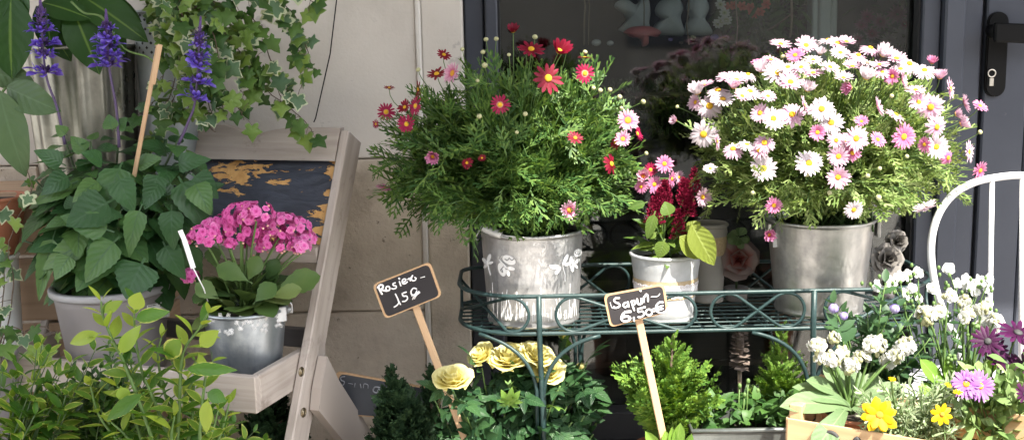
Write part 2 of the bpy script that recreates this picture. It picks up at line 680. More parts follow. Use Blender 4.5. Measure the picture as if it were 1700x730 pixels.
def petalmat(name, stops, trans=0.3, rough=0.55, var=0.15, streak=0.0, streak_col=(0.8, 0.3, 0.5)):
    """petal: colour along its length (uv.x), a little different from petal to petal"""
    mt, nt, out = newmat(name)
    g = NT(nt)
    geo = g.n('NewGeometry').outputs['Random Per Island']
    obr = g.n('ObjectInfo').outputs['Random']
    sep = g.n('SeparateXYZ', ins={0: g.n('UVMap').outputs[0]})
    u, v = sep.outputs[0], sep.outputs[1]
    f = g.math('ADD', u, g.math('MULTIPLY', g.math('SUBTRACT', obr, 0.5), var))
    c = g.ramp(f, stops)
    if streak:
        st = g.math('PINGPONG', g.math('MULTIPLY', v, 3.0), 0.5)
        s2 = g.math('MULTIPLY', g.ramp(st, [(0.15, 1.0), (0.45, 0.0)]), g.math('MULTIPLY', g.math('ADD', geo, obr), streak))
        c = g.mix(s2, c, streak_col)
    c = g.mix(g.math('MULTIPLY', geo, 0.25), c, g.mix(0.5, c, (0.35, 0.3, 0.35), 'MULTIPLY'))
    b = g.n('BsdfPrincipled', ins={'Base Color': c, 'Roughness': rough, 'Specular IOR Level': 0.25})
    tr = g.n('BsdfTranslucent', ins={'Color': c})
    mx = g.n('MixShader', ins={0: trans, 1: b.outputs[0], 2: tr.outputs[0]})
    g.link(mx.outputs[0], out.inputs[0])
    return mt


def plain(name, c, rough=0.5, metal=0.0, spec=0.5):
    return surf(name, [tuple(x * 0.88 for x in c), c, tuple(min(x * 1.08, 0.9) for x in c)], 14, rough, metal, 0.05, 90)


M = {}
M['wall'] = surf('painted_render', [(0.47, 0.435, 0.39), (0.57, 0.53, 0.48), (0.61, 0.57, 0.52)], 4.0, 0.85, 0, 0.35, 110, spots=((0.45, 0.42, 0.385), 0.63, 16), bdist=0.003)
M['stone'] = surf('rough_limestone', [(0.34, 0.29, 0.23), (0.54, 0.47, 0.385), (0.64, 0.57, 0.475)], 6.0, 0.9, 0, 0.8, 60, spots=((0.22, 0.185, 0.145), 0.655, 45), bdist=0.006)
M['stone_low'] = surf('limestone_lower_trim', [(0.22, 0.195, 0.165), (0.30, 0.27, 0.23)], 5.0, 0.9, 0, 0.4, 70)
M['bead'] = surf('pale_joint_bead', [(0.55, 0.52, 0.48), (0.66, 0.63, 0.59)], 9, 0.8)
M['slate'] = surf('slate_grey_joinery_paint', [(0.044, 0.049, 0.064), (0.056, 0.062, 0.079)], 5, 0.45, 0, 0.08, 160, spots=((0.075, 0.078, 0.088), 0.70, 30), spec=0.3)
M['slate_dark'] = surf('dark_slate_paint', [(0.045, 0.05, 0.064), (0.055, 0.06, 0.075)], 4, 0.45)
M['gap'] = plain('black_door_gap', (0.01, 0.01, 0.012), 0.7)
M['black_metal'] = surf('worn_black_handle', [(0.003, 0.003, 0.0035), (0.006, 0.006, 0.006)], 10, 0.5, 0, 0.06, 120, spots=((0.16, 0.15, 0.14), 0.74, 55), spec=0.12)
M['steel'] = plain('lock_steel', (0.62, 0.58, 0.52), 0.35, 0.9)
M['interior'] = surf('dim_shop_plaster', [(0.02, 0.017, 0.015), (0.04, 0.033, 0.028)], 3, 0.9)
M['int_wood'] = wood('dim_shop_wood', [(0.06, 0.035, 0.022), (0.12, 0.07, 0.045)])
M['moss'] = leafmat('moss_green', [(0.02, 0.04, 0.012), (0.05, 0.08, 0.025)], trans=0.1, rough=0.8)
M['ceramic'] = surf('pale_blue_grey_ceramic', [(0.48, 0.50, 0.51), (0.66, 0.68, 0.69)], 12, 0.4)
M['coral'] = surf('coral_red_glaze', [(0.55, 0.12, 0.12), (0.72, 0.25, 0.24)], 9, 0.4)
M['post'] = surf('pale_painted_post', [(0.5, 0.55, 0.55), (0.6, 0.64, 0.64)], 8, 0.6)
M['twig'] = wood('dry_twig', [(0.2, 0.15, 0.10), (0.35, 0.28, 0.2)])
M['pave'] = surf('street_asphalt', [(0.045, 0.044, 0.042), (0.075, 0.072, 0.07)], 3, 0.9, 0, 0.4, 120)
M['pave2'] = surf('pavement_stone', [(0.30, 0.28, 0.26), (0.40, 0.375, 0.35)], 2, 0.85, 0, 0.3, 90)
M['house'] = surf('opposite_house_render', [(0.32, 0.29, 0.25), (0.4, 0.36, 0.31)], 1, 0.9)
M['canvas'] = surf('added_awning_canvas', [(0.10, 0.11, 0.13), (0.13, 0.14, 0.16)], 5, 0.8)
M['added_parasol'] = surf('added_parasol_canvas', [(0.30, 0.29, 0.27), (0.36, 0.35, 0.33)], 5, 0.8)
M['tray'] = wood('greyed_painted_wood', [(0.26, 0.222, 0.195), (0.385, 0.337, 0.30), (0.47, 0.42, 0.38)], 0.9, 0.6, 0.3, stain=((0.20, 0.165, 0.14), 0.58))
M['rail_dark'] = wood('stand_dark_bar', [(0.13, 0.12, 0.12), (0.18, 0.165, 0.16)], 1.0, 0.6)
M['bolt'] = plain('bronze_bolt', (0.22, 0.18, 0.12), 0.35, 0.9)
M['sign_wood'] = wood('raw_sign_wood', [(0.36, 0.22, 0.115), (0.45, 0.29, 0.16), (0.52, 0.36, 0.21)], 1.2, 0.6)
M['stake'] = wood('raw_stake_wood', [(0.34, 0.21, 0.115), (0.44, 0.29, 0.17), (0.52, 0.37, 0.225)], 1.4, 0.6)
M['chalkboard'] = surf('chalkboard_slate', [(0.022, 0.020, 0.022), (0.034, 0.031, 0.033)], 7, 0.55, spots=((0.09, 0.085, 0.085), 0.69, 14), spec=0.2)
M['chalk'] = plain('white_chalk_marker', (0.80, 0.78, 0.78), 0.8)
M['chalk_faint'] = plain('faint_chalk', (0.22, 0.23, 0.25), 0.9)
M['board_old'] = surf('faded_chalkboard', [(0.030, 0.034, 0.042), (0.055, 0.06, 0.07)], 9, 0.6)
M['green_iron'] = surf('dark_green_iron', [(0.012, 0.026, 0.027), (0.019, 0.040, 0.040), (0.028, 0.054, 0.053)], 40, 0.42, 0.1, 0.15, 200, spots=((0.08, 0.10, 0.095), 0.70, 110), spec=0.35)
M['zinc_big'] = zinc('mottled_zinc', (0.47, 0.47, 0.475), (0.22, 0.225, 0.24), 15, 0.40, 0.8, 0.25, 18)
M['zinc_plain'] = zinc('brushed_zinc', (0.47, 0.465, 0.455), (0.24, 0.24, 0.245), 10, 0.34, 0.85, 0.3, 9)
M['zinc_blue'] = zinc('blue_grey_zinc', (0.38, 0.42, 0.46), (0.17, 0.20, 0.24), 9, 0.34, 0.85, 0.1, 10)
M['zinc_flute'] = zinc('fluted_zinc', (0.27, 0.27, 0.24), (0.15, 0.15, 0.135), 9, 0.28, 0.9, 0.1, 8)
M['zinc_white'] = zinc('whitewashed_zinc', (0.50, 0.51, 0.525), (0.36, 0.38, 0.40), 14, 0.5, 0.35, 0.06, 14)
M['zinc_trough'] = zinc('trough_zinc', (0.22, 0.24, 0.23), (0.14, 0.15, 0.15), 8, 0.4, 0.8)
M['white_print'] = plain('white_bucket_print', (0.80, 0.80, 0.80), 0.6)
M['print_line'] = plain('grey_print_line', (0.22, 0.23, 0.24), 0.6)
M['burlap'] = surf('burlap_ribbon', [(0.36, 0.27, 0.16), (0.52, 0.41, 0.27)], 150, 0.95, 0, 0.5, 260)
M['lace'] = surf('white_lace', [(0.70, 0.67, 0.70), (0.80, 0.78, 0.80)], 60, 0.9)
M['lace_hole'] = plain('lace_openings', (0.50, 0.44, 0.42), 0.9)
M['plastic'] = surf('taupe_grey_plastic', [(0.185, 0.17, 0.17), (0.22, 0.205, 0.205)], 4, 0.5)
M['plastic_rim'] = surf('grey_plastic_rim', [(0.30, 0.30, 0.315), (0.35, 0.35, 0.37)], 4, 0.45)
M['label'] = plain('white_label_paper', (0.72, 0.74, 0.74), 0.6)
M['ink'] = plain('black_label_ink', (0.03, 0.03, 0.03), 0.7)
M['tag'] = plain('white_plastic_tag', (0.85, 0.85, 0.86), 0.35)
M['soil'] = surf('dark_potting_soil', [(0.012, 0.009, 0.007), (0.04, 0.03, 0.022)], 60, 0.95, 0, 0.8, 90)
M['crate'] = wood('fresh_poplar_crate_wood', [(0.33, 0.20, 0.10), (0.44, 0.29, 0.155), (0.52, 0.37, 0.22)], 1.0, 0.65, 0.25)
M['old_crate'] = wood('orange_brown_crate', [(0.30, 0.20, 0.13), (0.42, 0.29, 0.19), (0.47, 0.34, 0.24)], 0.7, 0.7)
M['terracotta'] = surf('terracotta', [(0.30, 0.11, 0.06), (0.40, 0.16, 0.09)], 9, 0.8, 0, 0.1, 90)
M['white_iron'] = surf('chipped_white_iron', [(0.60, 0.60, 0.62), (0.70, 0.70, 0.72)], 25, 0.45, 0, 0.3, 90, spots=((0.24, 0.20, 0.17), 0.66, 55), spec=0.3)
M['white_pot'] = surf('off_white_pot', [(0.26, 0.25, 0.24), (0.33, 0.32, 0.30)], 9, 0.6)
M['lattice'] = plain('grey_lattice_metal', (0.28, 0.31, 0.32), 0.5, 0.5)
M['cone'] = surf('pine_cone_scales', [(0.08, 0.055, 0.04), (0.22, 0.18, 0.155)], 50, 0.85)

# foliage
M['marg_leaf'] = leafmat('marguerite_leaf', [(0.034, 0.085, 0.026), (0.075, 0.15, 0.038), (0.15, 0.235, 0.06)], trans=0.33, rough=0.45)
M['marg_leaf_white'] = leafmat('grey_green_marguerite_leaf', [(0.10, 0.17, 0.045), (0.19, 0.27, 0.08), (0.31, 0.38, 0.16)], trans=0.35, rough=0.5)
M['stem'] = plain('green_stem', (0.09, 0.16, 0.04), 0.6)
M['stem_marg'] = plain('marguerite_stem', (0.055, 0.11, 0.025), 0.6)
M['stem_dark'] = plain('dark_green_stem', (0.05, 0.09, 0.03), 0.5)
M['salvia_leaf'] = leafmat('salvia_leaf', [(0.024, 0.072, 0.024), (0.042, 0.112, 0.036), (0.085, 0.17, 0.045)], trans=0.27, rough=0.36, vein=(0.05, 0.11, 0.05), wave=0.2, wscale=6, spec=0.38)
M['fatsia_leaf'] = leafmat('fatsia_leaf', [(0.020, 0.060, 0.014), (0.032, 0.085, 0.02)], trans=0.3, rough=0.33, vein=(0.14, 0.24, 0.05), wave=0.15, wscale=6)
M['pale_leaf'] = leafmat('broad_pale_leaf', [(0.05, 0.10, 0.04), (0.085, 0.145, 0.06)], trans=0.25, rough=0.42, vein=(0.10, 0.17, 0.08), wave=0.25, spec=0.35)
M['euonymus_leaf'] = leafmat('variegated_euonymus_leaf', [(0.035, 0.10, 0.016), (0.075, 0.17, 0.024), (0.17, 0.27, 0.04)], trans=0.3, rough=0.33, edge=(0.36, 0.40, 0.10), edge_at=0.86, wave=0.12)
M['euonymus_young'] = leafmat('young_euonymus_leaf', [(0.17, 0.27, 0.04), (0.28, 0.36, 0.06)], trans=0.35, rough=0.33)
M['box_leaf'] = leafmat('box_leaf', [(0.028, 0.075, 0.022), (0.05, 0.115, 0.03), (0.10, 0.19, 0.05)], trans=0.25, rough=0.35, edge=(0.20, 0.28, 0.08), edge_at=0.95)
M['ivy_leaf'] = leafmat('variegated_ivy_leaf', [(0.03, 0.075, 0.02), (0.07, 0.14, 0.03), (0.17, 0.26, 0.05)], trans=0.25, rough=0.42, edge=(0.17, 0.24, 0.09), edge_at=0.98, radial=True)
M['ivy_pale'] = leafmat('cream_edged_ivy_leaf', [(0.06, 0.12, 0.06), (0.10, 0.17, 0.09)], trans=0.25, rough=0.42, edge=(0.40, 0.44, 0.29), edge_at=0.80, radial=True)
M['ivy_stem'] = plain('brown_ivy_stem', (0.09, 0.06, 0.04), 0.7)
M['kal_leaf'] = leafmat('kalanchoe_leaf', [(0.04, 0.085, 0.028), (0.075, 0.13, 0.035), (0.14, 0.19, 0.06)], trans=0.15, rough=0.38)
M['rose_leaf'] = leafmat('rose_leaf', [(0.014, 0.042, 0.018), (0.023, 0.062, 0.024), (0.04, 0.095, 0.032)], trans=0.2, rough=0.38, vein=(0.06, 0.12, 0.05), wave=0.35)
M['rose_young'] = leafmat('young_rose_leaf', [(0.10, 0.20, 0.04), (0.16, 0.27, 0.05)], trans=0.3, rough=0.4, vein=(0.2, 0.3, 0.1))
M['cypress'] = leafmat('lemon_cypress_foliage', [(0.06, 0.14, 0.022), (0.105, 0.205, 0.03), (0.18, 0.285, 0.045)], trans=0.2, rough=0.6)
M['cypress_deep'] = leafmat('mid_green_cypress_foliage', [(0.08, 0.17, 0.028), (0.13, 0.235, 0.04), (0.19, 0.30, 0.055)], trans=0.2, rough=0.6)
M['conifer'] = leafmat('dark_conifer_foliage', [(0.014, 0.035, 0.018), (0.026, 0.058, 0.026), (0.05, 0.095, 0.038)], trans=0.12, rough=0.55)
M['celosia_leaf'] = leafmat('celosia_leaf', [(0.05, 0.11, 0.025), (0.09, 0.16, 0.035), (0.15, 0.22, 0.04)], trans=0.35, rough=0.42, vein=(0.16, 0.22, 0.07), wave=0.25)
M['celosia_big'] = leafmat('yellow_green_leaf', [(0.15, 0.19, 0.03), (0.19, 0.235, 0.042)], trans=0.4, rough=0.4, vein=(0.3, 0.36, 0.1), wave=0.3)
M['stock_leaf'] = leafmat('grey_green_strap_leaf', [(0.09, 0.15, 0.065), (0.13, 0.20, 0.09), (0.17, 0.24, 0.12)], trans=0.3, rough=0.5, vein=(0.2, 0.27, 0.13), wave=0.15)
M['stock_green'] = leafmat('fresh_green_leaf', [(0.13, 0.25, 0.04), (0.2, 0.34, 0.06)], trans=0.35, rough=0.42, vein=(0.25, 0.36, 0.1))
M['silver_leaf'] = leafmat('silver_leaf', [(0.17, 0.23, 0.12), (0.26, 0.33, 0.19), (0.36, 0.42, 0.27)], trans=0.25, rough=0.6)
M['daisy_leaf'] = leafmat('osteospermum_leaf', [(0.09, 0.16, 0.05), (0.15, 0.23, 0.08), (0.22, 0.31, 0.12)], trans=0.25, rough=0.5)
M['dark_leaf'] = leafmat('dark_bellflower_leaf', [(0.03, 0.07, 0.03), (0.06, 0.12, 0.05)], trans=0.25, rough=0.45)
M['viola_leaf'] = leafmat('low_green_leaf', [(0.03, 0.08, 0.02), (0.07, 0.15, 0.035)], trans=0.25, rough=0.45)

# flowers
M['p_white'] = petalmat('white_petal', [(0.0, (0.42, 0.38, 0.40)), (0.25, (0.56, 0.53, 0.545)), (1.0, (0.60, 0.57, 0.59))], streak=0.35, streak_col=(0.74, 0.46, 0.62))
M['p_lilacwhite'] = petalmat('pink_flushed_white_petal', [(0.0, (0.46, 0.16, 0.29)), (0.3, (0.56, 0.35, 0.46)), (0.9, (0.62, 0.50, 0.56))], streak=0.45, streak_col=(0.68, 0.33, 0.52))
M['p_pink'] = petalmat('pink_petal', [(0.0, (0.42, 0.04, 0.13)), (0.35, (0.50, 0.14, 0.28)), (1.0, (0.56, 0.28, 0.42))], streak=0.4, streak_col=(0.6, 0.16, 0.36))
M['p_red'] = petalmat('crimson_petal', [(0.0, (0.13, 0.002, 0.010)), (0.5, (0.17, 0.003, 0.018)), (1.0, (0.22, 0.006, 0.035))], trans=0.3)
M['p_magenta'] = petalmat('magenta_petal', [(0.0, (0.70, 0.5, 0.35)), (0.2, (0.27, 0.008, 0.045)), (1.0, (0.28, 0.010, 0.065))], trans=0.3)
M['p_pinkwhite'] = petalmat('pale_pink_petal', [(0.0, (0.42, 0.03, 0.10)), (0.3, (0.50, 0.12, 0.22)), (0.6, (0.60, 0.36, 0.45)), (1.0, (0.64, 0.45, 0.53))], streak=0.3, streak_col=(0.55, 0.1, 0.28))
M['disc'] = surf('yellow_flower_disc', [(0.48, 0.24, 0.005), (0.60, 0.36, 0.01)], 300, 0.8, 0, 0.6, 900)
M['disc_orange'] = surf('amber_flower_disc', [(0.40, 0.17, 0.01), (0.60, 0.30, 0.02)], 300, 0.8, 0, 0.6, 900)
M['bud'] = surf('pale_green_bud', [(0.22, 0.24, 0.10), (0.42, 0.40, 0.24)], 200, 0.6)
M['p_yellow'] = petalmat('bright_yellow_petal', [(0.0, (0.46, 0.22, 0.0)), (0.4, (0.56, 0.34, 0.001)), (1.0, (0.60, 0.40, 0.002))], trans=0.3)
M['p_rose'] = petalmat('pale_yellow_rose_petal', [(0.0, (0.72, 0.54, 0.08)), (0.45, (0.77, 0.68, 0.21)), (1.0, (0.81, 0.77, 0.42))], trans=0.45, var=0.1)
M['p_salvia'] = petalmat('violet_blue_floret', [(0.0, (0.10, 0.04, 0.32)), (0.5, (0.14, 0.08, 0.54)), (1.0, (0.30, 0.23, 0.74))], trans=0.3)
M['salvia_stem'] = plain('purple_stem', (0.07, 0.045, 0.11), 0.6)
M['salvia_calyx'] = surf('dusky_violet_calyx', [(0.07, 0.035, 0.15), (0.15, 0.09, 0.27)], 90, 0.7)
M['p_kal'] = petalmat('hot_pink_floret', [(0.0, (0.42, 0.03, 0.18)), (0.3, (0.64, 0.07, 0.33)), (0.7, (0.74, 0.14, 0.45)), (1.0, (0.80, 0.30, 0.58))], trans=0.25, var=.3)
M['kal_bud'] = surf('peach_bud', [(0.62, 0.30, 0.22), (0.70, 0.40, 0.34)], 90, 0.6)
M['p_celosia'] = petalmat('crimson_plume', [(0.0, (0.12, 0.003, 0.018)), (1.0, (0.26, 0.006, 0.045))], trans=0.25, rough=0.8)
M['p_stock'] = petalmat('pure_white_floret', [(0.0, (0.50, 0.53, 0.32)), (0.4, (0.66, 0.67, 0.62)), (1.0, (0.70, 0.70, 0.68))], trans=0.3)
M['p_lilac'] = petalmat('lilac_petal', [(0.0, (0.24, 0.07, 0.30)), (0.5, (0.33, 0.13, 0.40)), (1.0, (0.38, 0.19, 0.44))], streak=0.3, streak_col=(0.38, 0.14, 0.46))
M['p_purple'] = petalmat('deep_magenta_petal', [(0.0, (0.025, 0.0006, 0.02)), (1.0, (0.065, 0.002, 0.052))], trans=0.3)
M['p_violetbud'] = petalmat('violet_bell_bud', [(0.0, (0.40, 0.36, 0.52)), (1.0, (0.25, 0.18, 0.50))], trans=0.25)
M['p_cloth'] = petalmat('dusty_pink_cloth_petal', [(0.0, (0.24, 0.04, 0.035)), (0.35, (0.22, 0.08, 0.07)), (0.6, (0.20, 0.15, 0.14)), (1.0, (0.22, 0.175, 0.165))], trans=0.2)
M['p_clothwhite'] = petalmat('off_white_cloth_petal', [(0.0, (0.13, 0.12, 0.11)), (1.0, (0.22, 0.205, 0.19))], trans=0.2)
M['p_spot'] = petalmat('shop_display_flower', [(0.0, (0.5, 0.08, 0.06)), (1.0, (0.65, 0.2, 0.12))])


def peel_mat():
    """black paint flaking off an ochre board: flakes gather in the upper left and at the right edge"""
    mt, nt, out = newmat('peeling_black_paint')
    g = NT(nt)
    uv = g.n('UVMap').outputs[0]
    sep = g.n('SeparateXYZ', ins={0: uv})
    u, v = sep.outputs[0], sep.outputs[1]
    n1 = g.noise(g.mapping(uv, (9, 9, 1)), 1.0, 5, 0.62, 0.4)
    # weights: band near the top left, right edge
    def gauss(x, c, w):
        d = g.math('DIVIDE', g.math('SUBTRACT', x, c), w)
        return g.math('POWER', 2.718, g.math('MULTIPLY', g.math('MULTIPLY', d, d), -1.0))
    w1 = g.math('MULTIPLY', gauss(v, 0.84, 0.20), gauss(u, 0.60, 0.17))
    w2 = gauss(u, 1.0, 0.045)
    w3 = g.math('MULTIPLY', gauss(v, 0.06, 0.06), gauss(u, 0.78, 0.1))
    wt = g.math('ADD', g.math('MULTIPLY', w1, 0.21), g.math('ADD', g.math('MULTIPLY', w2, 0.20), g.math('MULTIPLY', w3, 0.2)))
    mask = g.ramp(g.math('ADD', n1, wt), [(0.642, 0.0), (0.650, 1.0)])
    cr = g.noise(g.mapping(uv, (6, 5, 1)), 1.0, 6, 0.6, 1.2)
    black = g.ramp(cr, [(0.35, (0.022, 0.027, 0.042)), (0.7, (0.05, 0.06, 0.085))])
    ochre = g.ramp(g.noise(g.mapping(uv, (40, 8, 1)), 1.0, 4), [(0.3, (0.52, 0.27, 0.08)), (0.7, (0.70, 0.42, 0.15))])
    b = g.n('BsdfPrincipled', ins={'Base Color': g.mix(mask, black, ochre), 'Roughness': 0.45})
    h = g.math('ADD', g.math('MULTIPLY', cr, 1.0), g.math('MULTIPLY', mask, -0.9))
    g.link(g.bump(h, 0.7, 0.006), b.inputs['Normal'])
    g.link(b.outputs[0], out.inputs[0])
    return mt


M['peel'] = peel_mat()


def glass_mat():
    mt, nt, out = newmat('shop_window_glass')
    g = NT(nt)
    fr = g.n('Fresnel', ins={'IOR': 1.52})
    t = g.n('BsdfTransparent', ins={'Color': (0.80, 0.84, 0.83, 1)})
    gl = g.n('BsdfGlossy', ins={'Roughness': 0.035, 'Color': (1, 1, 1, 1)})
    k = g.math('MULTIPLY', fr.outputs[0], 1.15, clamp=True)
    mx = g.n('MixShader', ins={0: k, 1: t.outputs[0], 2: gl.outputs[0]})
    veil = g.ramp(g.noise(g.mapping(g.n('TexCoord').outputs['Object'], (3, 3, 0.8)), 2.0, 5, 0.65, 0.8), [(0.45, 0.0), (0.8, 0.035)])  # pale patches mixed in as a veil of reflected light on the pane
    df = g.n('BsdfDiffuse', ins={'Color': (0.5, 0.5, 0.48, 1)})
    m2 = g.n('MixShader', ins={0: veil, 1: mx.outputs[0], 2: df.outputs[0]})
    g.link(m2.outputs[0], out.inputs[0])
    return mt


M['glass'] = glass_mat()
# ------------------------------------------------------------------ light
w = bpy.data.worlds.new('World')
S.world = w
w.use_nodes = True
g = NT(w.node_tree)
bg = w.node_tree.nodes['Background']
SUN = Vector((0.33, -0.62, 1.0)).normalized()
sky = g.n('TexSky', sky_type='NISHITA', sun_disc=False)
sky.sun_elevation = math.asin(SUN.z)
sky.sun_rotation = math.atan2(SUN.x, SUN.y)
sky.air_density, sky.dust_density, sky.ozone_density = 1.0, 1.5, 1.0
hsv = g.n('HueSaturation', ins={'Color': sky.outputs[0], 'Saturation': 0.3})
g.link(hsv.outputs[0], bg.inputs['Color'])
bg.inputs['Strength'].default_value = 0.15
sl = bpy.data.lights.new('sun', 'SUN')
sl.energy, sl.angle, sl.color = 3.4, math.radians(0.55), (1.0, 0.94, 0.83)
so = bpy.data.objects.new('sun', sl)
COL.objects.link(so)
so.rotation_euler = SUN.to_track_quat('Z', 'Y').to_euler()
S.view_settings.view_transform = 'Standard'
S.view_settings.look = 'None'
S.view_settings.gamma = 1.0
S.view_settings.exposure = 2.3
S.cycles.max_bounces = 7
S.cycles.diffuse_bounces = 4
S.cycles.glossy_bounces = 3
S.cycles.transmission_bounces = 4
S.cycles.transparent_max_bounces = 8
S.cycles.sample_clamp_indirect = 6.0
S.cycles.use_denoising = True
S.cycles.caustics_reflective = False
S.cycles.caustics_refractive = False


def struct(name, mb, mats):
    return tag(mb.build(name, mats), kind='structure')


mb = MB(); box(mb, -40, 40, -40, 30, -0.6, -0.14, 0); struct('road', mb, M['pave'])
mb = MB(); box(mb, -40, 40, -4.2, 0.0, -0.5, 0.0, 0.01); struct('pavement', mb, M['pave2'])

# ------------------------------------------------------------------ shop building
DF = 2.85                       # façade plane is at y = 0


def X(px, D=DF):
    return P(px, 300, D).x


def Z(py, D=DF, px=850):
    return P(px, py, D).z


shop = thing('shop_building', 'flower shop front of pale rendered stone with slate grey window and door', 'shop', (0, 0, 0))
xw = X(777)
xb = X(702, 2.72)
# left pier: rendered above, rough limestone below, pale joint bead, then a second strip
mb = MB()
zt = Z(262, 2.73, 640)
box(mb, -5, xb - 0.006, -0.12, 0.25, zt, 2.45, 0.003)
box(mb, xb + 0.006, xw, -0.10, 0.25, zt + .03, 2.45, 0.003)
mb.build('wall', [M['wall']], shop)
mb = MB()
zj = Z(517, 2.73, 600)
bl = [(-5, -2.0), (-2.0, -1.18), (-1.18, xb - 0.006)]
for k, (a, b_) in enumerate(bl):
    for (z0, z1, dx) in ((zj + 0.002, zt - 0.003, 0), (0.0, zj - 0.001, -0.33)):
        a2 = a + (dx if k else 0)
        b2 = b_ + (dx if k < 2 else 0)
        box(mb, a2 + 0.0015, b2 - 0.0015, -0.122, 0.25, z0, z1, 0.004)
box(mb, xb + 0.006, xw, -0.101, 0.25, 0.0, zt + .028, 0.003)
mb.build('stone_base', [M['stone']], shop)
mb = MB()
box(mb, xb - 0.006, xb + 0.006, -0.128, 0.2, 0.0, 2.45, 0.003)
mb.build('joint_bead', [M['bead']], shop)
mb = MB()
box(mb, -5, 6, -0.12, 0.25, 2.452, 5.6, 0.004)
box(mb, X(1620) + 1.0, 6, -0.12, 0.25, 0.0, 2.448, 0.004)
o = mb.build('wall', [M['wall']], shop)
# shop room behind the glass
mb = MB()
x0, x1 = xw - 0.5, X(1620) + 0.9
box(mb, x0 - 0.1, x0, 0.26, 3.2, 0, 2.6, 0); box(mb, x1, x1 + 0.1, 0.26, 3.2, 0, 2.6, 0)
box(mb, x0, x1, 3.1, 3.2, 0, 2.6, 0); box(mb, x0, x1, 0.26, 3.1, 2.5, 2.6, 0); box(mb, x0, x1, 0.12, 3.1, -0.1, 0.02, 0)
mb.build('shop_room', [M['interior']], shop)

# window: frame, glass
win = []
gl0, gl1 = X(836), X(1517)
mb = MB()
zt_, zb = 2.44, 0.02
box(mb, xw + 0.003, xw + 0.052, -0.03, 0.09, zb, zt_, 0.004)
box(mb, xw + 0.055, gl0 - 0.006, -0.045, 0.09, zb, zt_, 0.004)
box(mb, gl1, X(1546), -0.02, 0.09, zb, zt_, 0.004)
box(mb, gl0 - 0.005, gl1 - 0.001, -0.02, 0.09, 2.36, zt_, 0.004)
box(mb, gl0 - 0.005, gl1 - 0.001, -0.03, 0.09, zb, zb + 0.08, 0.004, 1)  # bottom rail in black: its shade is put into the colour
wf = mb.build('window', [M['slate'], M['gap']], shop)
mb = MB()
box(mb, gl0 - 0.006, gl0, -0.005, 0.08, zb + 0.08, 2.36, 0.001); box(mb, gl1 - 0.006, gl1, -0.004, 0.08, zb + 0.08, 2.36, 0.001)
mb.build('window_seal', [M['gap']], wf)
mb = MB()
box(mb, gl0, gl1 - 0.006, 0.03, 0.038, zb + 0.081, 2.359, 0)
mb.build('glass', [M['glass']], wf)
mb = MB(); box(mb, xw, gl1 + 0.05, -0.06, 0.2, -0.1, zb - 0.002, 0.004); mb.build('sill', [M['slate_dark']], wf)
# door
mb = MB()
box(mb, X(1547), X(1580), -0.045, 0.09, 0.0, 2.44, 0.005)
box(mb, X(1581), X(1613), -0.02, 0.09, 0.0, 2.44, 0.004)
mb.build('door_frame', [M['slate']], shop)
xd = X(1620)
mb = MB()
box(mb, X(1613.5), xd - 0.001, 0.0, 0.09, 0, 2.44, 0.001)
mb.build('door_gap', [M['gap']], shop)
mb = MB()
box(mb, xd, xd + 0.11, -0.02, 0.03, 0.012, 2.4, 0.004)
box(mb, xd + 0.11, xd + 0.115, 0.0, 0.03, 0.012, 2.4, 0)
box(mb, xd + 0.115, xd + 0.74, -0.015, 0.03, 0.012, 2.4, 0.004)
box(mb, xd + 0.741, xd + 0.86, -0.02, 0.03, 0.012, 2.4, 0.004)
door = mb.build('door', [M['slate']], shop)
# handle plate with rounded ends, lever and lock
mb = MB()
pc = P(1655, 90, DF - 0.03)


def rounded(cx, z0, z1, r, y, n=12):
    pts = []
    for i in range(n + 1):
        a = math.pi * i / n
        pts.append((cx + r * math.cos(a), y, z1 - r + r * math.sin(a)))
    for i in range(n + 1):
        a = math.pi + math.pi * i / n
        pts.append((cx + r * math.cos(a), y, z0 + r + r * math.sin(a)))
    return pts


zp0, zp1 = Z(161, DF - 0.03, 1655), Z(20, DF - 0.03, 1655)
poly_prism(mb, rounded(pc.x, zp0, zp1, 0.0265, -0.021), (0, -0.008, 0))
poly_prism(mb, rounded(pc.x, zp0 + .003, zp1 - .003, 0.0235, -0.029), (0, -0.004, 0))
lv = P(1655, 52, DF - 0.05)
tube(mb, [(lv.x - .004, -0.03, lv.z), (lv.x - .004, -0.07, lv.z)], 0.0175, 14)
A = P(1650, 54, DF - 0.08); B = P(1740, 58, DF - 0.08)
boxa(mb, (A + B) / 2 + Vector((0, 0, 0)), ((B.x - A.x) / 2, 0, (B.z - A.z) / 2), (0, 0.009, 0), (0, 0, 0.024), 0.008)
mb.build('handle', [M['black_metal']], door)
mb = MB()
lk = P(1648, 122, DF - 0.04)
ring = [(lk.x + 0.0095 * math.cos(a), -0.035, lk.z + 0.0095 * math.sin(a)) for a in np.linspace(0, 6.283, 20)[:-1]]
tube(mb, ring, 0.0018, 6, closed=True)
boxa(mb, (lk.x, -0.0355, lk.z - 0.022), (0.0055, 0, 0), (0, 0.002, 0), (0, 0, 0.010), 0.0015)
mb.build('lock', [M['steel']], door)

